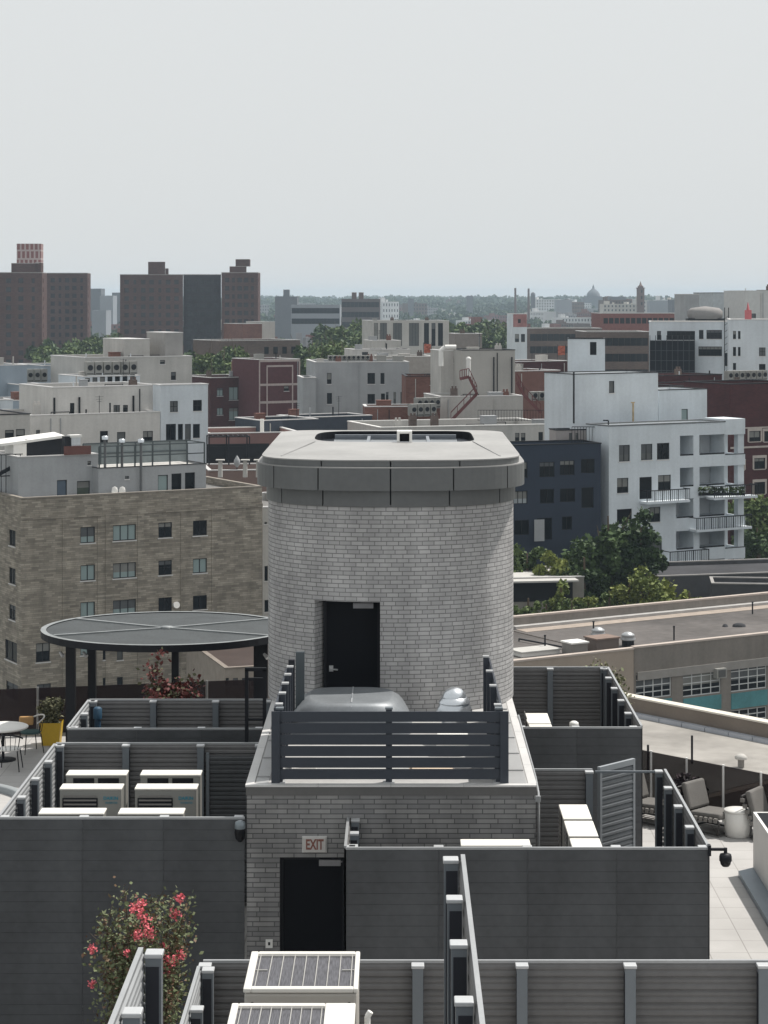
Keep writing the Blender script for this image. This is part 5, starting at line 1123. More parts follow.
ac_row('white condenser unit with dark fans left of the red stairs', 411, 437, 417, 246, 4, 1.5, group='white condensers by the red stairs'); ac_row('condenser unit in the rear row left of the red stairs', 417, 441, 409, 250, 4, 1.3, group='rear condensers by the red stairs')
ac_row('small condenser beside the right red stair', 532, 552, 401, 250, 3, 1.1); 
t = thing('roof_railing', 'thin dark railing along the cream roof behind the cap', 'railing', (at(478, 421, 232).x, 232, at(478, 421, 232).z))
b = MB()
for k in range(26): b.bar((k * 0.32, 0, 0), (k * 0.32, 0, 1.2), 0.035)
b.bar((0, 0, 1.2), (8.0, 0, 1.2), 0.05); b.bar((0, 0, 0.1), (8.0, 0, 0.1), 0.05); b.build('bars', BLACK2, t)
simple('red_brick_wing', 'dull red brick wall between the beige box and the white building', 516, 560, 371.5, 285, mat('brick_wall_dull', (0.19, 0.10, 0.085), 0.9, 0, 0.12), 8)
simple('maroon_roof_strip', 'dark maroon roof strip with white domes behind the brick wall', 516, 567, 362, 312, MAROON, 8, roof=ROOFL)
# skyline mid
B = simple('modern_office', 'pale modern block with tall dark window strips on the skyline left of centre', 372.5, 449, 321, 500, STU_B, 16, rot=10, wins=[(x0, 323, x1, 346, n_) for x0, x1, n_ in ((380, 387, 2), (393, 402, 3), (409, 419, 3), (424, 429, 2), (431.5, 435.5, 1), (438, 443, 2), (374, 378, 1))])
simple('beige_low_roof', 'low beige roof with dark vents below the pale modern block', 354, 410, 350, 360, STU_C, 9, rot=12, wins=[(362, 352, 368, 355)])
simple('beige_box_house', 'beige box between the modern block and the plain grey building', 372, 401, 341, 380, STU_B, 8, rot=12)
simple('tan_flat_roof', 'flat tan roof block left of the tall beige box', 384, 436, 357, 330, mat('tan_flat', (0.36, 0.33, 0.3), 0.9), 8, rot=12, cope=WHITEM)
simple('grey_box', 'grey rooftop box behind the tall beige box', 455, 482, 334, 350, mat('box_grey_brown', (0.25, 0.225, 0.21), 0.9), 6, rot=8)
B = simple('tan_row_building', 'long tan building with pale windows behind the white bulkhead', 527, 602, 328.5, 545, BROWNB, 14, rot=6, wins=[dict(px0=530, px1=600, n=12, y0=334, pitch=3.2, rows=2, w=1.5, h=1.8)], far=True)
B = simple('mural_building', 'narrow building with a pinkish red painted upper wall', 513, 527, 314, 535, STU_W, 10, rot=6, wins=[(515, 334, 519, 342), (521, 334, 525, 342)])
b = MB(); (u0, z0), (u1, z1) = B.uz(513.5, 327), B.uz(526.5, 314.5); b.box(0.05, B.W - 0.05, -0.06, -0.005, z0, B.H - 0.05); B.bit('painted_wall', b, mat('mural_pink', (0.34, 0.17, 0.165), 0.9, 0, 0.3, 0.6))
b = MB(); b.box(B.W * 0.35, B.W * 0.55, -0.08, -0.062, z0 + 1, z0 + 2); B.bit('mural_mark', b, BLACK2)
simple('red_long_building', 'long red roofed building below the brown clock tower', 601, 682, 313.5, 560, mat('red_roof_wall', (0.22, 0.10, 0.09), 0.9, 0, 0.15), 16, rot=4, far=True, wins=[dict(px0=603, px1=680, n=14, y0=318, pitch=4, rows=1, w=1.2, h=1.5)])
B = simple('brown_brick_block', 'brown brick block with rows of small windows left of the white corner building', 586, 650, 332, 425, BROWNB, 14, rot=4, far=True, wins=[dict(px0=589, px1=648, n=10, y0=338, pitch=3.2, rows=5, w=1.2, h=1.6)])

# white buildings at right
WB = Bld('white_balcony_building', 'large white apartment building with loggias and balconies at right', 609, 725, 426.5, 194, 3.6)
for w_ in ((619, 445, 630, 461.5, 2), (617, 478, 628.5, 493, 2), (641, 444, 652.5, 460, 2), (657, 443, 669.5, 459.5, 2), (658, 475, 671, 490, 2, 2), (617, 509, 632, 524), (649.5, 507, 660.5, 522, 2), (649, 538, 662, 561, 1), ): WB.win(*w_)
WB.win(639.5, 477, 652, 499, 1, 1, NAVYGL, kind='door', sill=False)
lev = [(435.5, 455.5), (467.5, 486.5), (498.5, 517.5), (530.5, 549), (561, 574.5)]
for a_, c_ in lev:
    for x0_, x1_ in ((680 if a_ < 490 else 676, 693.5), (699.5, 724.6)): 
        u0, zt_ = WB.uz(x0_, a_ + 0); u1, zb_ = WB.uz(x1_, c_); zt_ = WB.uz(690, a_)[1]; zb_ = WB.uz(690, c_)[1]
        WB.rects['F'].append((u0, zb_, u1, zt_, 2.2))
WB.build(STU_W, 0.5, ROOFL, mat('coping_dark_grey', (0.12, 0.13, 0.14), 0.6), 0.25, 0.12, subpanes=True)
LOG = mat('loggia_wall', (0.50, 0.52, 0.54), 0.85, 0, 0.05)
for i, (a_, c_) in enumerate(lev):
    u0, _ = WB.uz(674, a_); zt_ = WB.uz(690, a_)[1]; zb_ = WB.uz(690, c_)[1]
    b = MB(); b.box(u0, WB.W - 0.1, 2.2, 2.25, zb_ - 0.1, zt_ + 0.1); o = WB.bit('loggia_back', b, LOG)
    b = MB(); b.box(u0 + 0.4, WB.W, 0.02, 0.10, zb_ + 0.001, zb_ + 0.14); b.build('parapet_cap', BLACK2, o)
    b = MB(); ud, _ = WB.uz(706 if i < 1 else 680, a_); b.box(ud, ud + 0.95, 2.12, 2.19, zb_, zb_ + min(2.1, zt_ - zb_ - 0.1)); b.build('door', NAVYGL, o)
# open corner: slabs, parapets, end column
W0 = WB.W; ue = WB.uz(745, 500)[0]
for i, (a_, c_) in enumerate(lev):
    zb_ = WB.uz(730, c_ - 2.0)[1]
    b = MB(); b.box(W0 + 0.003, ue, 0.15, 3.2, zb_ - 1.15, zb_ - 0.9); sl_ = WB.bit('balcony_slab', b, STU_W)
    b = MB(); b.box(W0 - 0.002, ue, -0.02, 0.148, zb_ - 1.15, zb_ - 0.12); b.box(ue - 0.15, ue, 0.149, 3.2, zb_ - 1.15, zb_ - 0.12); b.build('parapet', STU_W, sl_)
    b = MB(); b.box(W0 - 0.002, ue + 0.02, -0.04, 0.16, zb_ - 0.118, zb_ - 0.05); b.build('parapet_cap', BLACK2, sl_)
zt5 = WB.uz(730, 419)[1]
b = MB(); b.box(W0 + 0.003, ue, -0.02, 3.2, zt5 - 1.5, zt5); WB.bit('roof_slab', b, STU_W)
b = MB(); u1 = WB.uz(739, 500)[0]; b.box(u1, ue - 0.01, 0.151, 0.75, 8, zt5 - 1.505); b.box(ue - 0.5, ue - 0.01, 2.6, 3.15, 8, zt5 - 1.505); WB.bit('column', b, STU_W)
def balcony(B, x0, x1, yt, yb, out=1.1, plants=False, lab=None):
    u0, zb_ = B.uz(x0, yb); u1, _ = B.uz(x1, yb); zb_ = B.uz((x0 + x1) / 2, yb)[1]; zt_ = B.uz((x0 + x1) / 2, yt)[1]
    b = MB(); b.box(u0, u1, -out, -0.004, zb_ - 0.22, zb_); o = B.bit('balcony', b, STU_W)
    b = MB(); n_ = max(4, int((u1 - u0) / 0.22))
    for k in range(n_ + 1): x = u0 + 0.03 + (u1 - u0 - 0.06) * k / n_; b.bar((x, -out + 0.04, zb_), (x, -out + 0.04, zt_), 0.035 if k % 4 else 0.07)
    b.bar((u0, -out + 0.04, zt_), (u1, -out + 0.04, zt_), 0.08); b.bar((u0 + 0.03, -out + 0.04, zt_), (u0 + 0.03, -0.05, zt_), 0.07); b.bar((u1 - 0.03, -out + 0.04, zt_), (u1 - 0.03, -0.05, zt_), 0.07); b.build('railing', BLACK2, o)
balcony(WB, 640, 683, 489, 500); balcony(WB, 706, 749, 484.5, 495.5, 1.3); balcony(WB, 689, 744, 515.5, 527, 1.2); balcony(WB, 663, 702, 549.5, 562, 1.1)
u, z = WB.uz(722, 493); gl = leafmat('balcony_leaf', (0.03, 0.05, 0.02), (0.06, 0.09, 0.03), 1)
t = thing('balcony_plants', 'dark potted plants on the upper right balcony of the white building', 'plants', (at(722, 493, 199).x, 199.2, z - 0.1)); b = MB()
for k in range(300): leafquad(b, (rnd.uniform(-2.2, 2.2), rnd.uniform(-0.2, 0.2), rnd.uniform(0.1, 0.8)), 0.22)
b.build('foliage', [gl], t)
b = MB(); b.box(-2.2, 2.2, -0.15, 0.15, 0, 0.25); b.build('pot', BLACK2, t)
P6 = Bld('white_upper_house', 'white set-back upper storey of the balcony building with rust stain', 574, 658, 374.5, 199, 5.0, z0=0, cat='rooftop house')
P6.win(609, 381, 614.5, 393);  P6.build(STU_W, 0.3, ROOFL, BLACK2, 0.2, 0.08)
b = MB(); u, z = P6.uz(633, 403); b.box(u - 0.09, u + 0.09, -0.03, -0.004, z - 1.9, z); b.box(u - 0.25, u + 0.2, -0.035, -0.004, z, z + 0.10); P6.bit('rust_stain', b, mat('rust_stain', (0.48, 0.36, 0.20), 0.9, 0, 0.3, 2))
P6.win(567.5 + 7, 412, 580, 425, 1, 1, BLUEGL); b = MB(); b.bar((-0.08, -0.08, WB.H), (-0.08, -0.08, WB.H + 4.9), 0.12); P6.bit('downpipe', b, BLACK2)
P7 = Bld('white_upper_house', 'lower white set-back upper storey right of the rust stained one', 659, 707, 390.5, 205, 6, z0=0, cat='rooftop house')
P7.win(681.5, 409, 688, 422, 1, 1, BLUEGL, kind='door', sill=False); P7.build(STU_W, 0.25, ROOFL, BLACK2, 0.2, 0.08)
P9 = Bld('stair_bulkhead', 'white stair bulkhead with dark door above the white building', 568, 605, 339, 214, 3, z0=0, cat='bulkhead', rot=-4)
P9.win(590, 342, 596.5, 355, 1, 1, NAVYGL, kind='door', sill=False); P9.build(STU_W, 0.1, ROOFL, BLACK2, 0.12, 0.08)
stairs('rusty steel landing stair below the white bulkhead door', [(604, 352), (592, 362), (586, 370)], 221)
t = thing('steel_tank_rack', 'dark steel frame at the left foot of the white building upper storey', 'frame', (at(588, 444, 196).x, 196, at(588, 444, 196).z))
b = MB()
for k in range(12): b.bar((-1.5 + k * 0.27, 0, 0), (-1.5 + k * 0.27, 0, 1.6), 0.04)
b.bar((-1.5, 0, 1.6), (1.5, 0, 1.6), 0.07); b.bar((1.9, 0, 0), (1.9, 0, 2.2), 0.12); b.bar((1.4, 0, 2.2), (1.9, 0, 2.2), 0.12); b.build('frame', BLACK2, t)
NV = Bld('navy_building', 'dark navy rendered building beside the white balcony building', 480, 601, 446.5, 189.5, 4.5, rot=18)
for w_ in ((539.5, 462, 554.5, 477, 3), (560, 460.5, 574.5, 475, 3), (581, 459, 594.5, 473, 2), (540, 489, 554, 503.5, 2), (560, 488.5, 575, 502, 2), (581.5, 487.5, 593.5, 508), (537, 518, 552, 540, 2), (562, 516.5, 572, 530, 2), (514.5, 520, 529, 535, 2), (519, 462, 527.5, 478)): NV.win(*w_, pane=NAVYGL) if False else NV.win(w_[0], w_[1], w_[2], w_[3], w_[4] if len(w_) > 4 else 1, 1, NAVYGL, sill=False)
NV.win(513.5, 491, 527.5, 504, 3, 1, mat('pale_curtain', (0.30, 0.33, 0.35), 0.6), sill=False)  # pane in a pale curtain colour
NV.build(NAVY, 0.4, ROOFD, BLACK2, 0.2, 0.1, subpanes=True)
b = MB(); (u0, z0), (u1, z1) = NV.uz(533, 541), NV.uz(543, 519); b.box(u0, u1, -0.35, -0.3, z0, z1); NV.bit('white_awning_panel', b, STU_G)
simple('dusky_cream_annex', 'small pinkish annex with twin dark windows above the navy wall', 556, 599, 430.5, 197.5, mat('pinkish_render', (0.36, 0.33, 0.32), 0.9, 0, 0.08), 2, rot=14, wins=[(569, 433, 572.5, 441), (575.5, 433, 578.5, 441)], cope=BLACK2)
MR = simple('maroon_brick_building', 'tall maroon brick building with cream framed windows at the right edge', 708, 800, 388, 238, MAROON, 14, cope=BLACK2, wins=[])
MR = None
B = Bld('maroon_brick_end', 'near corner of the maroon brick building behind the balconies', 707, 800, 386.5, 236, 1.5, cat='building')
bpy.data.objects.remove(B.t)
simple('maroon_low_roof', 'low maroon parapet with pale roof left of the tall maroon building', 664, 722, 376, 262, MAROON, 8, cope=BLACK2, roof=ROOFL)
ac_row('small dark topped condenser on the maroon roof at the right edge', 728, 768, 381.5, 262, 7, 1.3)
R2 = Bld('white_corner_building', 'large white industrial building with ribbon windows near the right edge', 649, 735, 322, 318, 10, rot=-7)
for w_ in ((667, 331, 695, 340, 6, 2), (699, 330, 703.5, 339, 1), (706.5, 330, 722, 339, 4, 2), (698.5, 346.5, 722, 356, 6, 2), (657, 331, 661, 340), (725, 353, 728, 366)): R2.win(*w_)
R2.build(STU_W, 0.6, ROOFL, COPE, subpanes=False)
b = MB(); (u0, z0), (u1, z1) = R2.uz(650, 380), R2.uz(694.5, 340.5); b.box(u0, u1, -1.6, -0.02, z0, z1); R2.bit('scaffold_netting', b, mat('black_netting', (0.012, 0.014, 0.02), 0.9))
b = MB(); 
for k in range(9): u = u0 + (u1 - u0) * k / 8; b.bar((u, -1.75, z0), (u, -1.75, z1 + 0.8), 0.09)
for k in range(5): z = z0 + (z1 - z0) * k / 4; b.bar((u0, -1.75, z), (u1, -1.75, z), 0.08)
R2.bit('scaffold_frame', b, mat('scaffold_grey', (0.05, 0.055, 0.065), 0.7))
b = MB(); u = R2.xy(724.5); 
for du in (0, 0.6): b.bar((u + du, -0.4, R2.H - 13), (u + du, -0.4, R2.H + 2.2), 0.12)
for k in range(14): b.bar((u, -0.4, R2.H - 12.5 + k), (u + 0.6, -0.4, R2.H - 12 + k), 0.06)
R2.bit('fire_ladder', b, BLACK2)
R3 = Bld('white_wing_building', 'white end wing with small square windows at the right edge', 729, 800, 320, 300, 14, rot=-8)
for w_ in ((733, 331, 736, 339), (738, 331, 740.5, 339), (733, 347, 736, 356), (738, 347, 740.5, 356), (759, 347.5, 765.5, 356, 2, 2), (759, 364, 765.5, 373, 2, 2), (733, 363, 736, 370)): R3.win(*w_)
R3.build(STU_W, 0.5, ROOFL)
simple('pale_rooftop_block', 'pale grey rooftop block with dark rim on the skyline at right', 713, 746, 293, 372, mat('pale_greyblue', (0.42, 0.45, 0.47), 0.9, 0, 0.1), 10, rot=12, cope=BLACK2, far=True)
simple('pale_rooftop_block', 'tall off white rooftop block at the right edge of the skyline', 745.5, 800, 291, 350, mat('offwhite_block', (0.52, 0.52, 0.51), 0.9, 0, 0.07), 10, rot=12, wins=[(751, 313.5, 756, 319)])
t = thing('rooftop_drum', 'round pale rooftop tank casing above the white corner building', 'tank', (at(705, 318, 345).x, 345, at(705, 322, 345).z))
b = MB(); b.lathe([(2.6, 0.5), (2.9, 0.9), (2.9, 1.8), (2.3, 2.3), (0.001, 2.6)], n=28, sy=0.8); b.build('tank', mat('tank_beige', (0.26, 0.25, 0.245), 0.9, 0, 0.08), t); b = MB(); b.box(-3, 3, -1.5, 1.5, 0, 0.6); b.build('base', BLACK2, t)
simple('small_grey_penthouse', 'small grey rooftop box left of the round tank', 684, 699, 294.5, 356, STU_G, 6, rot=8)
b = MB(); b.prism([(-0.5, 0), (0.5, 0), (0.4, 0.3), (-0.4, 0.3)], 0, 1.5); b.lathe([(0.25, 1.5), (0.05, 2.6)], n=4, cy=0.15); o = b.build('red_rooftop_ornament', mat('faded_red', (0.42, 0.13, 0.14), 0.9), None, (at(757, 318, 296).x, 303.5, at(757, 321, 296).z)); tag(o, 'faded red pointed ornament on the white roof at the right edge', 'ornament')
# maroon facade with framed windows (big building at right)
MB1 = Bld('maroon_framed_building', 'maroon brick wall with cream framed windows right of the balconies', 730, 800, 384.5, 226, 8, cat='building')
TR = mat('trim_cream', (0.45, 0.40, 0.37), 0.85)
for w_ in ((749, 431, 760.5, 441.5, 2), (764, 431, 776, 441.5, 2), (754, 458, 765, 469, 2), (772, 458, 783, 469, 2), (754, 482, 765, 494, 2), (738, 462, 744, 470, 1)): MB1.win(*w_, trim=TR) if len(w_) < 5 else MB1.win(w_[0], w_[1], w_[2], w_[3], w_[4], 1, trim=TR)
MB1.build(MAROON, 0.4, ROOFD, BLACK2)
b = MB(); z = MB1.uz(760, 443)[1]; b.box(0.05, MB1.W, -0.07, -0.004, z - 0.5, z - 0.3); z = MB1.uz(760, 429)[1]; b.box(0.05, MB1.W, -0.07, -0.052, z + 0.1, z + 0.25); MB1.bit('string_course', b, TR)

# industrial building right ------------------------------------------------
ID = Bld('industrial_building', 'long grey industrial building with gridded windows and turquoise panels at right', 634, 860, 648.5, 138, 15.3, rot=31, W=60)
sash = mat('sash_white', (0.55, 0.56, 0.56), 0.6)
for w_ in ((636, 672.5, 671.5, 698, 4, 4), (683, 669.5, 721, 695, 4, 4), (731, 663.5, 767, 690, 4, 4), (777, 659, 815, 685, 4, 4), (731, 708.5, 767, 726, 4, 3), (777, 704, 815, 722, 4, 3), (636, 716, 671.5, 735, 4, 3), (683, 712, 721, 731, 4, 3)):
    ID.win(*w_, pane=DARKGL, frame=sash, sill=False)
WCONC = mat('cement_brown', (0.21, 0.19, 0.172), 0.9, 0, 0.16, 0.3, streak=0.6)
ID.build(WCONC, 0.75, mat('tar_roof', (0.122, 0.112, 0.107), 0.85, 0, 0.34, 0.12), mat('coping_rose', (0.44, 0.38, 0.34), 0.8, 0, 0.1), 0.35, 0.12, subpanes=True, sides='FRB')
TEAL = mat('turquoise_panel', (0.07, 0.22, 0.24), 0.75, 0, 0.2, 0.5, streak=0.5)
for x0_, x1_, ya, yb in ((683, 721, 696.5, 711), (731, 767, 691.5, 707), (777, 815, 686.5, 703), (636, 671.5, 700, 715)):
    (u0, _), (u1, _) = ID.uz(x0_, ya), ID.uz(x1_, ya); zt_ = ID.uz((x0_ + x1_) / 2, ya)[1]; zb_ = ID.uz((x0_ + x1_) / 2, yb)[1]
    b = MB(); b.box(u0, u1, -0.05, -0.004, zb_, zt_); ID.bit('panel', b, TEAL)
b = MB(); z = ID.uz(700, 666.5)[1]; u0 = ID.uz(637, 670)[0]; b.box(u0, ID.W, -0.10, -0.004, z - 0.45, z + 0.1); ID.bit('band', b, mat('band_grey', (0.27, 0.255, 0.24), 0.9, 0, 0.1, streak=0.4))
b = MB(); u, z = ID.uz(718, 672.5); b.box(u - 0.42, u + 0.42, -0.42, -0.01, z - 0.32, z + 0.32, 0); b.box(u - 0.3, u + 0.3, -0.45, -0.422, z - 0.24, z + 0.24, 1); ID.bit('window_air_conditioner', b, [ACM, mat('grille_darkish', (0.08, 0.08, 0.08), 0.6)])
# light flashing strip inside the far parapet
b = MB(); zr = ID.H - 0.75; b.box(0.4, ID.W - 0.4, ID.D - 0.95, ID.D - 0.36, zr + 0.004, zr + 0.22); ID.bit('flashing', b, mat('flashing_pale', (0.40, 0.39, 0.38), 0.6, 0, 0.12)); b = MB(); b.box(0.4, ID.W - 0.4, ID.D - 2.3, ID.D - 0.97, zr + 0.004, zr + 0.03); ID.bit('roof_strip', b, mat('roof_strip_tan', (0.33, 0.28, 0.24), 0.9, 0, 0.15))
TW = Bld('tan_wing', 'tan rendered wing of the warehouse with a parapet above the rear fence', 440, 633.7, 663, 129.9, 15.5, rot=31)
TW.H = ID.H; TW.build(TANW, 0.75, mat('tar_roof', ()), mat('coping_rose', ()), 0.35, 0.12, sides='FLB')
b = MB(); b.face([(0.4, 0.4, TW.H - 0.742), (TW.W - 1.6, 0.4, TW.H - 0.742), (TW.W - 5.5, 4.6, TW.H - 0.742), (0.4, 7.5, TW.H - 0.742)]); TW.bit('pale_roof_patch', b, mat('tar_roof_light', (0.25, 0.235, 0.215), 0.85, 0, 0.2, 0.15))
def roofbox(name, label, cat, px, py, Y, w_, d_, h_, m, lid=None, lh=0.1):
    t = thing(name, label, cat, (at(px, py, Y).x, Y, at(px, py, Y).z), R(30)); b = MB(); b.box(-w_ / 2, w_ / 2, 0, d_, 0, h_); b.build('body', m, t)
    if lid: b = MB(); b.box(-w_ / 2 - 0.08, w_ / 2 + 0.08, -0.08, d_ + 0.08, h_ + 0.002, h_ + lh); b.build('lid', lid, t)
    return t
zr = TW.H - 0.735
def on_roof(px, py, z): P = atz(px, py, z); return P
def rb(name, label, cat, px, py, w_, d_, h_, m, lid=None, lh=0.1):
    P = atz(px, py, zr); t = thing(name, label, cat, (P.x, P.y, zr), R(30)); b = MB(); b.box(-w_ / 2, w_ / 2, 0, d_, 0, h_); b.build('body', m, t)
    if lid: b = MB(); b.box(-w_ / 2 - 0.08, w_ / 2 + 0.08, -0.08, d_ + 0.08, h_ + 0.002, h_ + lh); b.build('lid', lid, t)
    return t
rb('roof_skylight', 'flat white skylight lid on the tan wing roof', 'skylight', 541, 655.5, 3.0, 1.6, 0.25, WHITEM, ROOFL)
rb('roof_box', 'grey cube with a white lid on the tan wing roof', 'roof box', 580, 655, 1.25, 1.2, 0.75, CONC, WHITEM)
rb('brick_chimney', 'squat brown brick chimney box between the roof vents', 'chimney', 608, 652, 1.8, 1.4, 0.85, mat('chimney_brown', (0.17, 0.14, 0.125), 0.9), mat('chimney_rim', (0.22, 0.165, 0.14), 0.9))
for px, py, lb in ((598, 641, 'left silver domed roof vent behind the brown chimney box'), (628, 646, 'right silver domed roof vent beside the brown chimney box')):
    P = atz(px, py, zr); t = thing('roof_vent', lb, 'vent', (P.x, P.y, zr)); b = MB(); b.tube((0, 0, 0), (0, 0, 0.45), 0.42, n=18); b.build('base', BLACK2, t); b = MB(); b.lathe([(0.5, 0.42), (0.52, 0.52), (0.40, 0.66), (0.46, 0.70), (0.44, 0.80), (0.22, 0.94), (0.001, 0.98)], n=20); b.build('cowl', mat('cowl_dull', (0.45, 0.46, 0.47), 0.4, 0.5), t)
for px, py, h_, lb in ((545, 651, 1.0, 'thin dark pole on the tan wing roof behind the skylight lid'), (593.5, 641, 1.3, 'thin dark pole left of the silver roof vents'), (674, 640, 0.9, 'short black post on the grey tar roof near its front edge'), (752.5, 614, 0.85, 'short black post far back on the tar roof by the pale flashing')):
    P = atz(px, py, zr); b = MB(); b.tube((0, 0, 0), (0, 0, h_), 0.055); b.tube((0, 0, h_), (0, 0, h_ + 0.08), 0.08); o = b.build('roof_post', BLACK2, None, (P.x, P.y, zr)); tag(o, lb, 'post')
A_, B_ = atz(519, 641, zr), atz(567, 650, zr); b = MB(); b.tube(A_ + Vector((0, 0, 0.15)), B_ + Vector((0, 0, 0.15)), 0.06); b.tube(A_ + Vector((0, 0, 0.15)), A_, 0.05); b.tube(B_ + Vector((0, 0, 0.15)), B_, 0.05); o = b.build('roof_pipe', BLACK2); tag(o, 'dark pipe lying diagonally across the tan wing roof', 'pipe')
P = atz(739, 626.5, zr); b = MB(); b.lathe([(0.5, 0), (0.45, 0.15), (0.2, 0.25), (0.001, 0.26)], n=9, sy=0.6); b.lathe([(0.22, 0), (0.15, 0.15), (0.001, 0.2)], cx=-1.0, n=7); o = b.build('debris', ROOFD, None, tuple(P)); tag(o, 'dark lump of debris lying on the grey tar roof', 'debris')

# near warehouse roof below the right terrace
NZ = 26.3
fa, fb = atz(612, 692.7, NZ), atz(860, 740, NZ)
d_ = (fb - fa).normalized(); 
NW = thing('warehouse', 'nearby low warehouse with a pale roof and brown parapet behind the right terrace', 'building', (fa.x, fa.y, 0), math.atan2(d_.y, d_.x))
LW = (fb - fa).length; DW = 15.0
b = MB(); b.box(0, LW, -DW, 0, 0, NZ - 0.66); b.build('wall', TANW, NW)
CR = mat('cream_roof', (0.30, 0.285, 0.265), 0.85, 0, 0.28, 0.35, streak=0.0, fine=5); b = MB(); b.box(0.3, LW - 0.3, -DW, -0.02, NZ - 0.657, NZ - 0.64); b.build('roof', CR, NW)
b = MB(); b.box(0, LW, 0.003, 0.35, 0, NZ - 0.06); b.build('parapet', mat('parapet_brown', (0.19, 0.16, 0.135), 0.9, 0, 0.12, 0.8, streak=0.3), NW)
b = MB(); b.box(-0.05, LW + 0.05, -0.02, 0.38, NZ - 0.055, NZ + 0.0); b.build('coping', CREAMC, NW)
b = MB()
k = 0.4
while k < LW - 1: b.box(k, k + 0.97, -0.26, -0.03, NZ - 0.638, NZ - 0.50); k += 1.0
b.build('flashing', mat('flashing_bluegrey2', (0.36, 0.38, 0.42), 0.5, 0.2), NW)
for px, py, lb in ((648, 772, 'thin dark pipe standing on the pale warehouse roof left of the white rail post'), (692, 762, 'taller dark pipe standing on the pale warehouse roof')):
    P = atz(px, py + 6, NZ - 0.78); b = MB(); b.tube((0, 0, 0), (0, 0, 1.0), 0.035); o = b.build('roof_pipe', BLACK2, None, tuple(P)); tag(o, lb, 'pipe')
P = atz(741, 772, NZ - 0.78); t = thing('roof_vent', 'white capped vent on the pale warehouse roof above the lounge chairs', 'vent', tuple(P)); b = MB(); b.tube((0, 0, 0), (0, 0, 0.42), 0.10, n=16); b.build('stack', CONC, t); b = MB(); b.lathe([(0.18, 0.4), (0.2, 0.46), (0.1, 0.54), (0.001, 0.56)], n=16); b.build('cowl', STU_B, t)

# low things between tree band and white building
LB = Bld('garage_building', 'low garage with a pale flat roof and a dark shaded front behind the tower', 500, 584, 578.5, 178, 7, rot=8); LB.build(mat('garage_wall', (0.26, 0.245, 0.22), 0.9), 0.15, ROOFL, COPE, 0.2, 0.08)
b = MB(); b.box(-0.5, LB.W - 0.8, -1.6, -0.01, LB.H - 0.2, LB.H - 0.05); LB.bit('canopy', b, ROOFL); b = MB(); b.box(0, LB.W - 1, -0.06, -0.004, LB.H - 2.0, LB.H - 0.21); LB.bit('front_shade', b, BLACK2)  # dark sheet for the shade under the canopy, put in as colour
GB = Bld('dark_low_building', 'low dark grey roof in front of the white balcony building', 655, 860, 577, 181, 9, rot=14); GB.build(mat('dark_wall', (0.08, 0.08, 0.085), 0.9), 0.3, ROOFD, mat('coping_grey_dark', (0.3, 0.29, 0.28), 0.8), 0.2, 0.1)
GC = Bld('dark_low_building', 'second low dark roof at the right edge in front of the trees', 712, 860, 584, 174, 4, rot=-6); GC.build(mat('dark_wall', ()), 0.3, ROOFD, mat('coping_grey_dark', ()), 0.2, 0.1)
# left red terrace
RT = Bld('red_terrace_building', 'dull red low building with a dark pergola terrace left of the tower cap', 208.5, 300, 434, 226, 10, rot=16); RT.build(mat('dull_red_wall', (0.22, 0.13, 0.12), 0.9, 0, 0.12, 0.5), 0.5, ROOFL, COPE)
RP = Bld('brick_terrace_building', 'dusky brick parapet block just left of the tower cap', 208.5, 300, 471, 205, 8, rot=10); RP.build(mat('dusky_brick', (0.24, 0.17, 0.15), 0.9, 0, 0.12, 0.5), 0.5, ROOFG, COPE)
t = thing('terrace_pergola', 'dark framed pergola on the red terrace left of the cap', 'pergola', (at(209, 470, 212).x, 212, RP.H), R(10)); b = MB()
zt_ = at(209, 437, 212).z - RP.H
for x in (0, 2.0, 4.1):
    for y in (0, 2.5): b.bar((x, y, 0), (x, y, zt_), 0.12)
for y in (0, 2.5): b.bar((0, y, zt_), (4.1, y, zt_), 0.12); b.bar((0, y, zt_ - 1.0), (4.1, y, zt_ - 1.0), 0.06)
for k in range(9): b.bar((k * 0.51, 0, zt_ + 0.05), (k * 0.51, 2.5, zt_ + 0.05), 0.07)
b.build('frame', BLACK2, t); b = MB(); b.box(0, 6.4, 2.6, 2.65, 0, zt_ - 0.9); b.build('screen', BLACK2, t)
for px, lb in ((220, 'left white capped chimney pot in front of the dark pergola'), (245, 'middle white capped chimney pot left of the tower cap'), (258, 'right white capped chimney pot nearest the tower cap')):
    P = at(px, 473, 203.5); t = thing('chimney_pot', lb, 'chimney', (P.x, 203.8, RP.H - 0.5)); b = MB(); b.tube((0, 0, 0), (0, 0, 1.6), 0.24, 0.2, 12); b.build('pot', STU_B, t); b = MB(); b.box(-0.42, 0.42, -0.35, 0.35, 1.6, 1.72); b.build('cap', STU_B, t)
t = thing('terrace_parasols', 'closed grey parasol on the dusky brick terrace', 'parasol', (at(236, 473, 204.5).x, 205.8, RP.H - 0.5)); b = MB(); b.tube((0, 0, 0), (0, 0, 2.0), 0.05); b.build('pole', BLACK2, t); b = MB(); b.lathe([(0.08, 0.8), (0.32, 1.1), (0.3, 1.5), (0.05, 1.95)], n=10); b.build('cloth', STU_G, t)
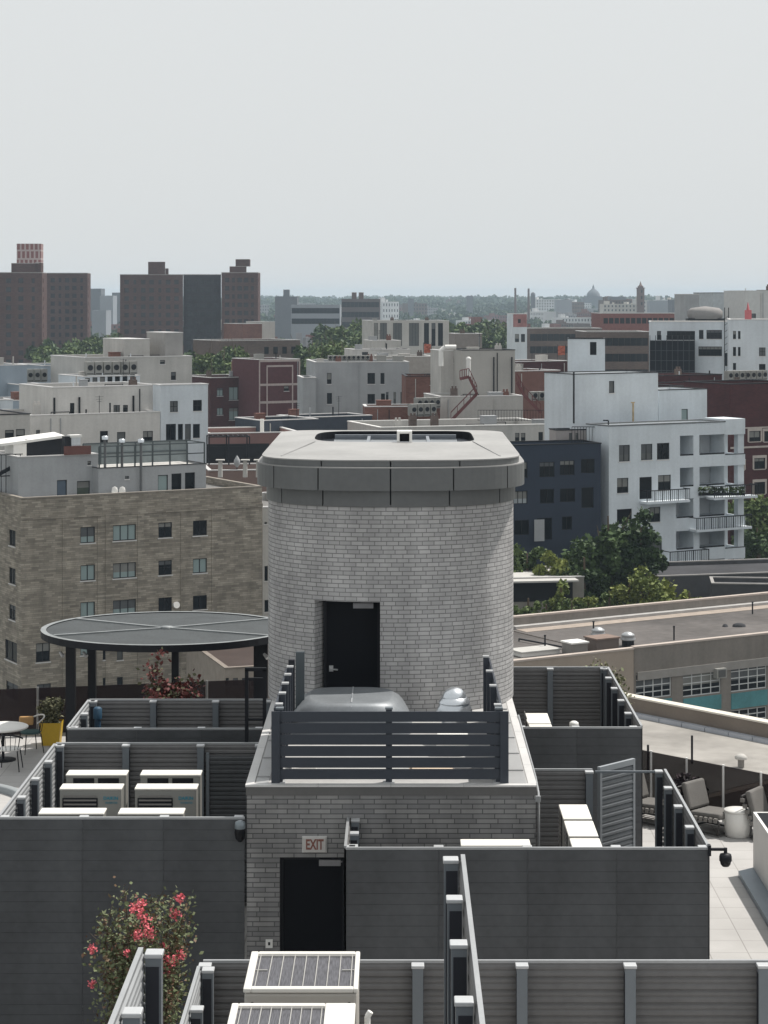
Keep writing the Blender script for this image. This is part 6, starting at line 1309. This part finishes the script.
# ================================================================== trees
DKL = leafmat('tree_leaf_dark', (0.016, 0.034, 0.014), (0.062, 0.10, 0.034), 0.5); MDL = leafmat('tree_leaf_mid', (0.04, 0.07, 0.022), (0.115, 0.155, 0.05), 0.35)
YGL = leafmat('tree_leaf_yellow', (0.10, 0.135, 0.035), (0.23, 0.25, 0.065), 0.6)
def crown_mesh(seed, rx, rz, n, ls, nl=14, z0=0):
    r = random.Random(seed); b = MB(); lobes = []
    for k in range(nl):
        d = Vector((r.gauss(0, 1), r.gauss(0, 1), r.gauss(0, 0.8))).normalized(); f_ = r.uniform(0.40, 0.95)
        lobes.append((Vector((d.x * rx * f_, d.y * rx * f_, z0 + d.z * rz * f_)), r.uniform(0.20, 0.44) * min(rx, rz)))
    for k in range(n):
        c, s = lobes[k % nl]; d = Vector((r.gauss(0, 1), r.gauss(0, 1), r.gauss(0, 1))).normalized()
        p = c + d * s * (r.random() ** 0.33) * r.uniform(0.8, 1.15); leafquad(b, p, ls * r.uniform(0.6, 1.3), 0, 1.4, r)
    return b
def tree(name, label, px, ptop, Y, rx, h, lm, n=6000, ls=0.4, group=None, seed=1, rzf=0.42, zb=0):
    P = at(px, ptop, Y); H = P.z - zb; rz = min(h / 2, H * 0.48)
    t = thing(name, label, 'tree', (P.x, Y, zb), 0, group)
    crown_mesh(seed, rx, rz, n, ls, 24, H - rz).build('crown', lm, t)
    b = MB(); r = random.Random(seed); zt_ = H - rz * 0.9; b.tube((0, 0, 0), (0.2, 0.1, zt_ * 0.55), 0.35, 0.25, 9); b.tube((0.2, 0.1, zt_ * 0.55), (0.1, 0, zt_ + rz * 0.6), 0.25, 0.07, 8)
    for k in range(9):
        a = k * 2.4; z = zt_ * 0.6 + k * rz * 0.13; b.tube((0.15, 0.05, z), (math.cos(a) * rx * 0.65, math.sin(a) * rx * 0.65, z + rz * 0.55), 0.12, 0.03, 6)
    b.build('trunk', BARK, t); return t
tree('broadleaf_tree', 'big dark green tree in front of the navy and white buildings', 607, 492, 185, 3.7, 14, DKL, 10000, 0.36, seed=5)
tree('broadleaf_tree', 'dark green tree overlapping the left corner of the white building', 640, 512, 183.5, 2.3, 9, DKL, 3500, 0.34, seed=8)
tree('broadleaf_tree', 'dark rounded tree below the navy building, left of the big one', 583, 545, 181, 2.2, 7, DKL, 3500, 0.34, seed=9)
tree('broadleaf_tree', 'mid green tree top showing just right of the tower', 526, 543, 184, 2.0, 6, MDL, 3000, 0.34, seed=11)
tree('broadleaf_tree', 'yellow green tree top between the tower and the big dark tree', 553, 548, 182, 1.8, 6, YGL, 2600, 0.32, seed=12)
gsh = 'yellow green shrubs along the far warehouse parapet'
for i, (px, py, rx, lm, lb) in enumerate(((648, 572, 2.2, YGL, 'large yellow green shrub crown left of the dark roof'), (628, 580, 1.6, YGL, 'yellow green shrub crown right of the big dark tree'), (668, 583, 1.8, YGL, 'yellow green shrub crown nearest the dark roof'),
        (608, 588, 1.3, MDL, 'mid green shrub below the big dark tree'), (587, 592, 1.2, YGL, 'small yellow shrub at the garage corner'), (560, 584, 1.1, YGL, 'slim yellow green shrub before the garage front'), (570, 596, 1.2, MDL, 'low green shrub at the parapet before the garage'), (545, 600, 1.1, MDL, 'low dark shrub in the middle of the garage front'), (527, 594, 1.4, MDL, 'green shrub touching the tower edge above the warehouse'), (688, 588, 1.5, YGL, 'last yellow green shrub toward the dark roof'))):
    tree('garden_shrub', lb, px, py - 5, 170.5 + (i % 3) * 0.9, rx, 5, lm, 1500, 0.27, gsh, seed=30 + i)
for i, (px, py, Y, rx, lb) in enumerate(((762, 488, 224, 3.2, 'dark tree at the right edge behind the balconies, upper one'), (756, 515, 219, 2.6, 'dark tree at the right edge behind the balconies, middle one'), (766, 535, 214, 2.6, 'dark tree at the right edge behind the balconies, lowest one'))):
    tree('broadleaf_tree', lb, px, py, Y, rx, 9, MDL if i < 1 else DKL, 4200, 0.4, seed=50 + i)
# park tree clumps in the middle distance
crowns = [crown_mesh(100 + k, 5.2, 5.6, 1500, 0.85, 18).build('crown', MDL if k % 2 else leafmat('park_leaf_deep', (0.03, 0.055, 0.025), (0.07, 0.11, 0.04), 0.03)) for k in range(4)]
b = MB(); b.tube((0, 0, -14), (0, 0, 0), 0.4, 0.2, 7)
for k in range(5): b.tube((0, 0, -5 + k), (math.cos(k * 2.4) * 3, math.sin(k * 2.4) * 3, -1 + k), 0.16, 0.04, 5)
trunk_p = b.build('trunk', BARK)
usedc = set()
def ptree(x, y, ztop, s, k, label, group):
    t = thing('park_tree', label, 'tree', (x, y, 0), rnd.uniform(0, 6.28), group); c = crowns[k]
    c2 = c.copy(); C.objects.link(c2); c2.parent = t; c2.scale = (s, s, s * rnd.uniform(0.8, 1.05)); c2.location = (0, 0, ztop - 5.4 * s); c2.rotation_euler = (0, 0, 0)
    q_ = trunk_p.copy(); C.objects.link(q_); q_.parent = t; q_.location = (0, 0, ztop - 5.4 * s); q_.scale = (s, s, max(1, (ztop - 5.4 * s) / 14)); return t
for (x0, x1, yt_, yb_, Y0, Y1, n_, s_, lb) in ((40, 106, 337, 357, 520, 600, 16, 1.0, 'leafy park tree between the two left housing towers'), (198, 248, 345, 358, 400, 420, 9, 0.75, 'leafy tree in front of the wide housing tower base'), (303, 350, 337, 352, 400, 470, 12, 0.9, 'leafy tree left of the plain grey building roof'),
        (88, 122, 332, 344, 640, 700, 9, 1.0, 'leafy tree in the gap between the housing towers'), (330, 372, 321, 334, 520, 620, 12, 1.1, 'dark leafy tree left of the pale modern block'), (448, 515, 318, 335, 560, 700, 18, 1.1, 'dark leafy tree right of the pale modern block')):
    for k in range(n_):
        f_ = (k + 0.5) / n_; px = x0 + (x1 - x0) * ((k * 0.618) % 1); Y = Y0 + (Y1 - Y0) * (1 - f_); py = yt_ + (yb_ - yt_) * f_ + rnd.uniform(-1.5, 1.5)
        P = at(px, py, Y); ptree(P.x, Y, P.z, s_ * rnd.uniform(0.8, 1.15), k % 4, lb, lb + 's')
# far neighbourhoods: houses and trees on the rising ground
cols = [('brick red', (0.20, 0.10, 0.085)), ('grey', (0.30, 0.30, 0.31)), ('cream', (0.48, 0.45, 0.41)), ('white', (0.60, 0.61, 0.62)), ('brown', (0.14, 0.105, 0.09))]
protos = []
for i, (nm, cl) in enumerate(cols):
    m_ = mat('far_wall_' + nm.replace(' ', '_'), cl, 0.9, 0, 0.12, 0.1)
    for v in range(2):
        b = MB(); w_, d_, h_ = (18, 14, 11) if v == 0 else (30, 14, 15)
        s_ = Bld.__new__(Bld); s_.W, s_.D, s_.H, s_.z0, s_.rects = w_, d_, h_, -6, {'F': [], 'L': [], 'R': []}
        nf = int(h_ / 3.2)
        for r in range(nf):
            for c in range(int(w_ / 3)): s_.rects['F'].append((c * 3 + 0.9, h_ - 2.6 - r * 3.2, c * 3 + 2.1, h_ - 1.0 - r * 3.2, 0.3))
        s_.wallface(b, 'F', -6, h_); s_.wallface(b, 'L', -6, h_); s_.wallface(b, 'R', -6, h_); b.face([(0, d_, h_), (w_, d_, h_), (w_, d_, -6), (0, d_, -6)])
        b.box(0.2, w_ - 0.2, 0.31, 0.5, -6, h_ - 0.6, 1); b.face([(0, 0.5, h_ - 0.4), (w_, 0.5, h_ - 0.4), (w_, d_, h_ - 0.4), (0, d_, h_ - 0.4)], 2)
        b.box(2, 6, 4, 8, h_ - 0.4, h_ + 2.4, 0); b.box(9, 10.5, 6, 7, h_ - 0.4, h_ + 1.2, 0)
        b.v = [(x - w_ / 2, y - d_ / 2, z) for x, y, z in b.v]
        me = b.build('far_house', [m_, FARGL, ROOFL if i in (2, 3) else ROOFG]); protos.append((me, nm, w_))
fr_ = random.Random(21)
cnt = 0
def fan_x(Y, px): return at(px, 400, Y).x
while cnt < 195:
    Y = 300 + 2300 * fr_.random() ** 1.5; px = fr_.uniform(-15, 785); x = fan_x(Y, px)
    if Y < 520 and px < 290: continue
    if Y < 600 and 310 < px < 520 and Y < 500: continue
    if Y < 760 and px < 275: continue
    if Y < 560 and px > 505: continue
    k = fr_.randrange(len(protos)) if Y > 900 or fr_.random() < 0.6 else fr_.randrange(4); me, nm, w_ = protos[k]
    zc = gz(x, Y); top = 298 + 2100 * (40 - zc - 14) / Y
    o = me if not me.get('used') else me.copy()
    if me.get('used'): C.objects.link(o)
    me['used'] = 1
    if 'used' in o.keys() and o is not me: del o['used']
    o.location = (x, Y, zc + fr_.uniform(-2.5, 2.5)); o.rotation_euler = (0, 0, R(30 + fr_.choice((0, 0, -90)) + fr_.uniform(-3, 3))); s = fr_.uniform(0.8, 1.15); o.scale = (s, s, fr_.uniform(0.75, 1.1) + (0.25 if fr_.random() < 0.1 else 0))
    tag(o, 'distant %s %s among the far trees' % (nm, 'apartment block' if w_ > 20 else 'row house'), 'house', 'distant %s %s' % (nm, 'apartment blocks' if w_ > 20 else 'row houses')); cnt += 1
for k in range(62):
    Y = 520 + 480 * fr_.random(); px = fr_.uniform(268, 600); x = fan_x(Y, px)
    if 505 < px and Y < 600: continue
    if 365 < px < 460 and Y < 560: continue
    me, nm, w_ = protos[fr_.randrange(5) * 2]
    o = me.copy(); C.objects.link(o)
    if 'used' in o.keys(): del o['used']
    zc = gz(x, Y); o.location = (x, Y, zc + fr_.uniform(-3, 4)); o.rotation_euler = (0, 0, R(fr_.choice((8, 30, -60)) + fr_.uniform(-4, 4))); s = fr_.uniform(0.45, 0.8); o.scale = (s, s, fr_.uniform(0.8, 1.3))
    tag(o, 'small far %s house half hidden by trees left of centre skyline' % nm, 'house', 'small far %s houses' % nm)
for k in range(42):
    Y = 1500 + 2200 * fr_.random(); px = fr_.choice((fr_.uniform(262, 505), fr_.uniform(545, 580), fr_.uniform(605, 632), fr_.uniform(650, 700))); x = fan_x(Y, px); me, nm, w_ = protos[fr_.randrange(len(protos))]
    o = me.copy(); C.objects.link(o)
    if 'used' in o.keys(): del o['used']
    s = fr_.uniform(0.5, 1.1); zt_ = 40 + Y * fr_.uniform(-8.0, -0.5) / 2100; hz_ = 15 if w_ > 20 else 11; sz = s * fr_.uniform(0.9, 1.7)
    o.location = (x, Y, zt_ - hz_ * sz); o.rotation_euler = (0, 0, R(fr_.uniform(-40, 40))); o.scale = (s, s, sz)
    tag(o, 'tiny %s rooftop block breaking the treeline on the horizon' % nm, 'house', 'tiny %s rooftops on the horizon' % nm)
for me, nm, w_ in protos:
    if not me.get('used'): bpy.data.objects.remove(me)
    else: del me['used']
# woods as one mass
fm = MB(); r = random.Random(77)
src = []
for k in range(5):
    cmesh = crown_mesh(300 + k, 5.5, 4.8, 230, 2.1, 9); src.append((cmesh.v, cmesh.f))
VS = []; FS = []
for k in range(3600):
    Y = 330 + 4600 * r.random() ** 1.25; px = r.uniform(-20, 790)
    if Y < 760 and px < 270: continue
    if Y < 540 or (Y < 600 and px > 360): 
        continue
    if 120 < px < 262 and Y < 900: continue
    x = fan_x(Y, px); z = gz(x, Y) + r.uniform(4.0, 9); s = r.uniform(0.8, 1.4) * (1 + 0.35 * smooth(1500, 4000, Y)); v, f = src[r.randrange(5)]
    a = r.uniform(0, 6.28); c_, s_ = math.cos(a), math.sin(a); base = len(VS); st_ = 1 if Y < 1500 else 2
    n_ = len(f) // st_
    VS += [(x + (c_ * p[0] - s_ * p[1]) * s, Y + (s_ * p[0] + c_ * p[1]) * s, z + p[2] * s) for p in v[:n_ * 4]]
    FS += [tuple(i + base for i in q_) for q_ in f[:n_]]
me = bpy.data.meshes.new('woodland'); me.from_pydata(VS, [], FS); me.materials.append(leafmat('far_leaf', (0.025, 0.045, 0.02), (0.065, 0.10, 0.04), 0.02)); o = bpy.data.objects.new('woodland', me); C.objects.link(o)
tag(o, 'dark green mass of distant trees filling the far neighbourhoods', 'trees', kind='stuff')
for c in crowns: bpy.data.objects.remove(c)
bpy.data.objects.remove(trunk_p)

# skyline landmarks
def lm_box(name, label, px0, px1, yt_, Y, m, dep=20, rot=0, cat='building', wins=(), extra=None):
    B = Bld(name, label, px0, px1, yt_, Y, dep, rot, cat=cat); B.far = True
    for w_ in wins: strip_windows(B, **w_)
    B.build(m, 0.8, ROOFG, m, 0.5, 0.3)
    return B
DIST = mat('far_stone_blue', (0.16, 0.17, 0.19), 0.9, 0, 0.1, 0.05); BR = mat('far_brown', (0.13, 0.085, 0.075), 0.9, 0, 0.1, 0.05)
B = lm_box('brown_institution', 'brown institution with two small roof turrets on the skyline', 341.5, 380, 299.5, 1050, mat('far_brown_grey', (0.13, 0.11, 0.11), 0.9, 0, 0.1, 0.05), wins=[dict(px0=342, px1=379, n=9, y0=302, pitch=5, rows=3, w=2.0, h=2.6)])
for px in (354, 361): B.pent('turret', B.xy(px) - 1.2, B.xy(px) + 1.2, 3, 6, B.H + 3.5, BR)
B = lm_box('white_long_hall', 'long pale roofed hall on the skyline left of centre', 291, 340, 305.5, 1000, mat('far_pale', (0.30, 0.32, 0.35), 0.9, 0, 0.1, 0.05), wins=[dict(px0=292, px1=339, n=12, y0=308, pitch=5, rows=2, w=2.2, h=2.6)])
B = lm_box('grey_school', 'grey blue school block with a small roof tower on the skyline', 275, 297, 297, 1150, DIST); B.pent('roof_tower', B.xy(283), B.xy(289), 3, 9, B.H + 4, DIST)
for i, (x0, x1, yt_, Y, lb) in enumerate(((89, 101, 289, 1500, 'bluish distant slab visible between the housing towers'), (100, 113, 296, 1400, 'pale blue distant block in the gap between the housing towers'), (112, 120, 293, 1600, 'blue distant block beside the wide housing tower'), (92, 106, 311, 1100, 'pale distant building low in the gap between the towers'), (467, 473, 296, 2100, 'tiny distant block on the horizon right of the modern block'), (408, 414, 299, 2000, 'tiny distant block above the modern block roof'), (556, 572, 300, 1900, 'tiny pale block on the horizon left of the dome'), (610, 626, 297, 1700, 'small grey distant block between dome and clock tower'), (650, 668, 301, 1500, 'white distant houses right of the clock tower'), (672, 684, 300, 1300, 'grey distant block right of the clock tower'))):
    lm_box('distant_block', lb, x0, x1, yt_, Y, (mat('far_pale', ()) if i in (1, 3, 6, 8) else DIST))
def mast(name, label, px, yt_, Y, r0, r1, m, cat):
    P = at(px, yt_, Y); b = MB(); g_ = gz(P.x, Y); b.tube((0, 0, 0), (0, 0, P.z - g_), r0, r1, 12); o = b.build(name, m, None, (P.x, Y, g_)); tag(o, label, cat)
mast('chimney_stack', 'left thin dark chimney stack on the horizon', 515.3, 288, 1700, 1.1, 0.8, BR, 'chimney'); mast('chimney_stack', 'second thin chimney stack, beside the small church dome', 528.6, 288.5, 1700, 1.2, 0.8, BR, 'chimney')
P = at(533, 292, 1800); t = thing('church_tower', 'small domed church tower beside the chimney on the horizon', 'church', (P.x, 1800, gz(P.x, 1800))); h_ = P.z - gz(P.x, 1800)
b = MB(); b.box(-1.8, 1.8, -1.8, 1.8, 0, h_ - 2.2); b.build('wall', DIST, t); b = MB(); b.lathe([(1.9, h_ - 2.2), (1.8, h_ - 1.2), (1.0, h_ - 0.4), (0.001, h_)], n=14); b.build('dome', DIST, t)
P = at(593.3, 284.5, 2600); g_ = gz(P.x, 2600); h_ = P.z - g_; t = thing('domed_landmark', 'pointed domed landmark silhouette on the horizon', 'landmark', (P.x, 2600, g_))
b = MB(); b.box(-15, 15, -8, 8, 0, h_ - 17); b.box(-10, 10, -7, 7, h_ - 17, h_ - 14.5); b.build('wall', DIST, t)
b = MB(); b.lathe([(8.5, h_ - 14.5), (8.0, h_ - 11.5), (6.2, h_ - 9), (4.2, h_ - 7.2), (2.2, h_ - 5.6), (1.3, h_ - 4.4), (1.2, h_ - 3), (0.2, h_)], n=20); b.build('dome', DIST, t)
P = at(640.5, 283.5, 1350); g_ = gz(P.x, 1350); h_ = P.z - g_; t = thing('clock_tower', 'tall brown clock tower with a small spire on the horizon at right', 'tower', (P.x, 1350, g_), 0.3)
TBR = mat('far_tower_brown', (0.17, 0.12, 0.11), 0.9, 0, 0.1, 0.05); b = MB(); b.box(-1.9, 1.9, -1.9, 1.9, 0, h_ - 3.2); b.box(-2.3, 2.3, -2.3, 2.3, h_ - 3.198, h_ - 2.7); b.build('shaft', TBR, t)
b = MB(); b.box(-1.4, 1.4, -1.4, 1.4, h_ - 2.698, h_ - 1.7); b.lathe([(1.7, h_ - 1.7), (0.8, h_ - 0.8), (0.1, h_ + 1.4)], n=8); b.build('spire', TBR, t)
b = MB()
for k in range(3): b.box(-0.5, 0.5, -1.96, -1.905, h_ - 6 - k * 4, h_ - 4 - k * 4)
b.build('window', FARGL, t)
for px, py, lb in ((427, 343, 'orange red sheet at the foot of the pale modern block'), (561, 345, 'orange red sheet in front of the long tan building')):
    P = at(px, py, 420); t = thing('orange_sheet', lb, 'tarpaulin', (P.x, 420, P.z - 2)); b = MB(); rr = random.Random(px); vs = [(x * 0.35 - 0.6, 0.3 * rr.random() + 0.15 * math.sin(x), z * 0.36 + rr.uniform(-0.1, 0.1)) for z in range(6) for x in range(5)]
    b.mesh(vs, [(j * 5 + i, j * 5 + i + 1, (j + 1) * 5 + i + 1, (j + 1) * 5 + i) for j in range(5) for i in range(4)]); b.mesh([(x, y + 0.06, z) for x, y, z in vs], [(j * 5 + i, (j + 1) * 5 + i, (j + 1) * 5 + i + 1, j * 5 + i + 1) for j in range(5) for i in range(4)]); b.build('sheet', mat('orange_red', (0.42, 0.12, 0.07), 0.8, 0, 0.15, 2), t)
    b = MB(); b.tube((-0.7, 0.2, -3), (-0.7, 0.2, 2.1), 0.05); b.tube((0.9, 0.2, -3), (0.9, 0.2, 2.1), 0.05); b.build('post', BLACK2, t)

# ================================================================== haze
hz = bpy.data.meshes.new('haze'); b = MB(); b.box(-3200, 3200, -60, 7000, -1, 66)
ho = b.build('haze', mat('dummy', (0.5, 0.5, 0.5))); m = bpy.data.materials.new('haze_air'); m.use_nodes = True; nt = m.node_tree; nt.nodes.clear()
out = nt.nodes.new('ShaderNodeOutputMaterial'); pv = nt.nodes.new('ShaderNodeVolumePrincipled'); pv.inputs['Density'].default_value = 1.5e-4; pv.inputs['Color'].default_value = (0.70, 0.86, 1.0, 1); pv.inputs['Anisotropy'].default_value = 0.0
nt.links.new(pv.outputs[0], out.inputs['Volume']); ho.data.materials.clear(); ho.data.materials.append(m); tag(ho, kind='stuff'); ho['label'] = 'pale summer haze over the whole city'; ho['category'] = 'haze'
sc.cycles.volume_step_rate = 4
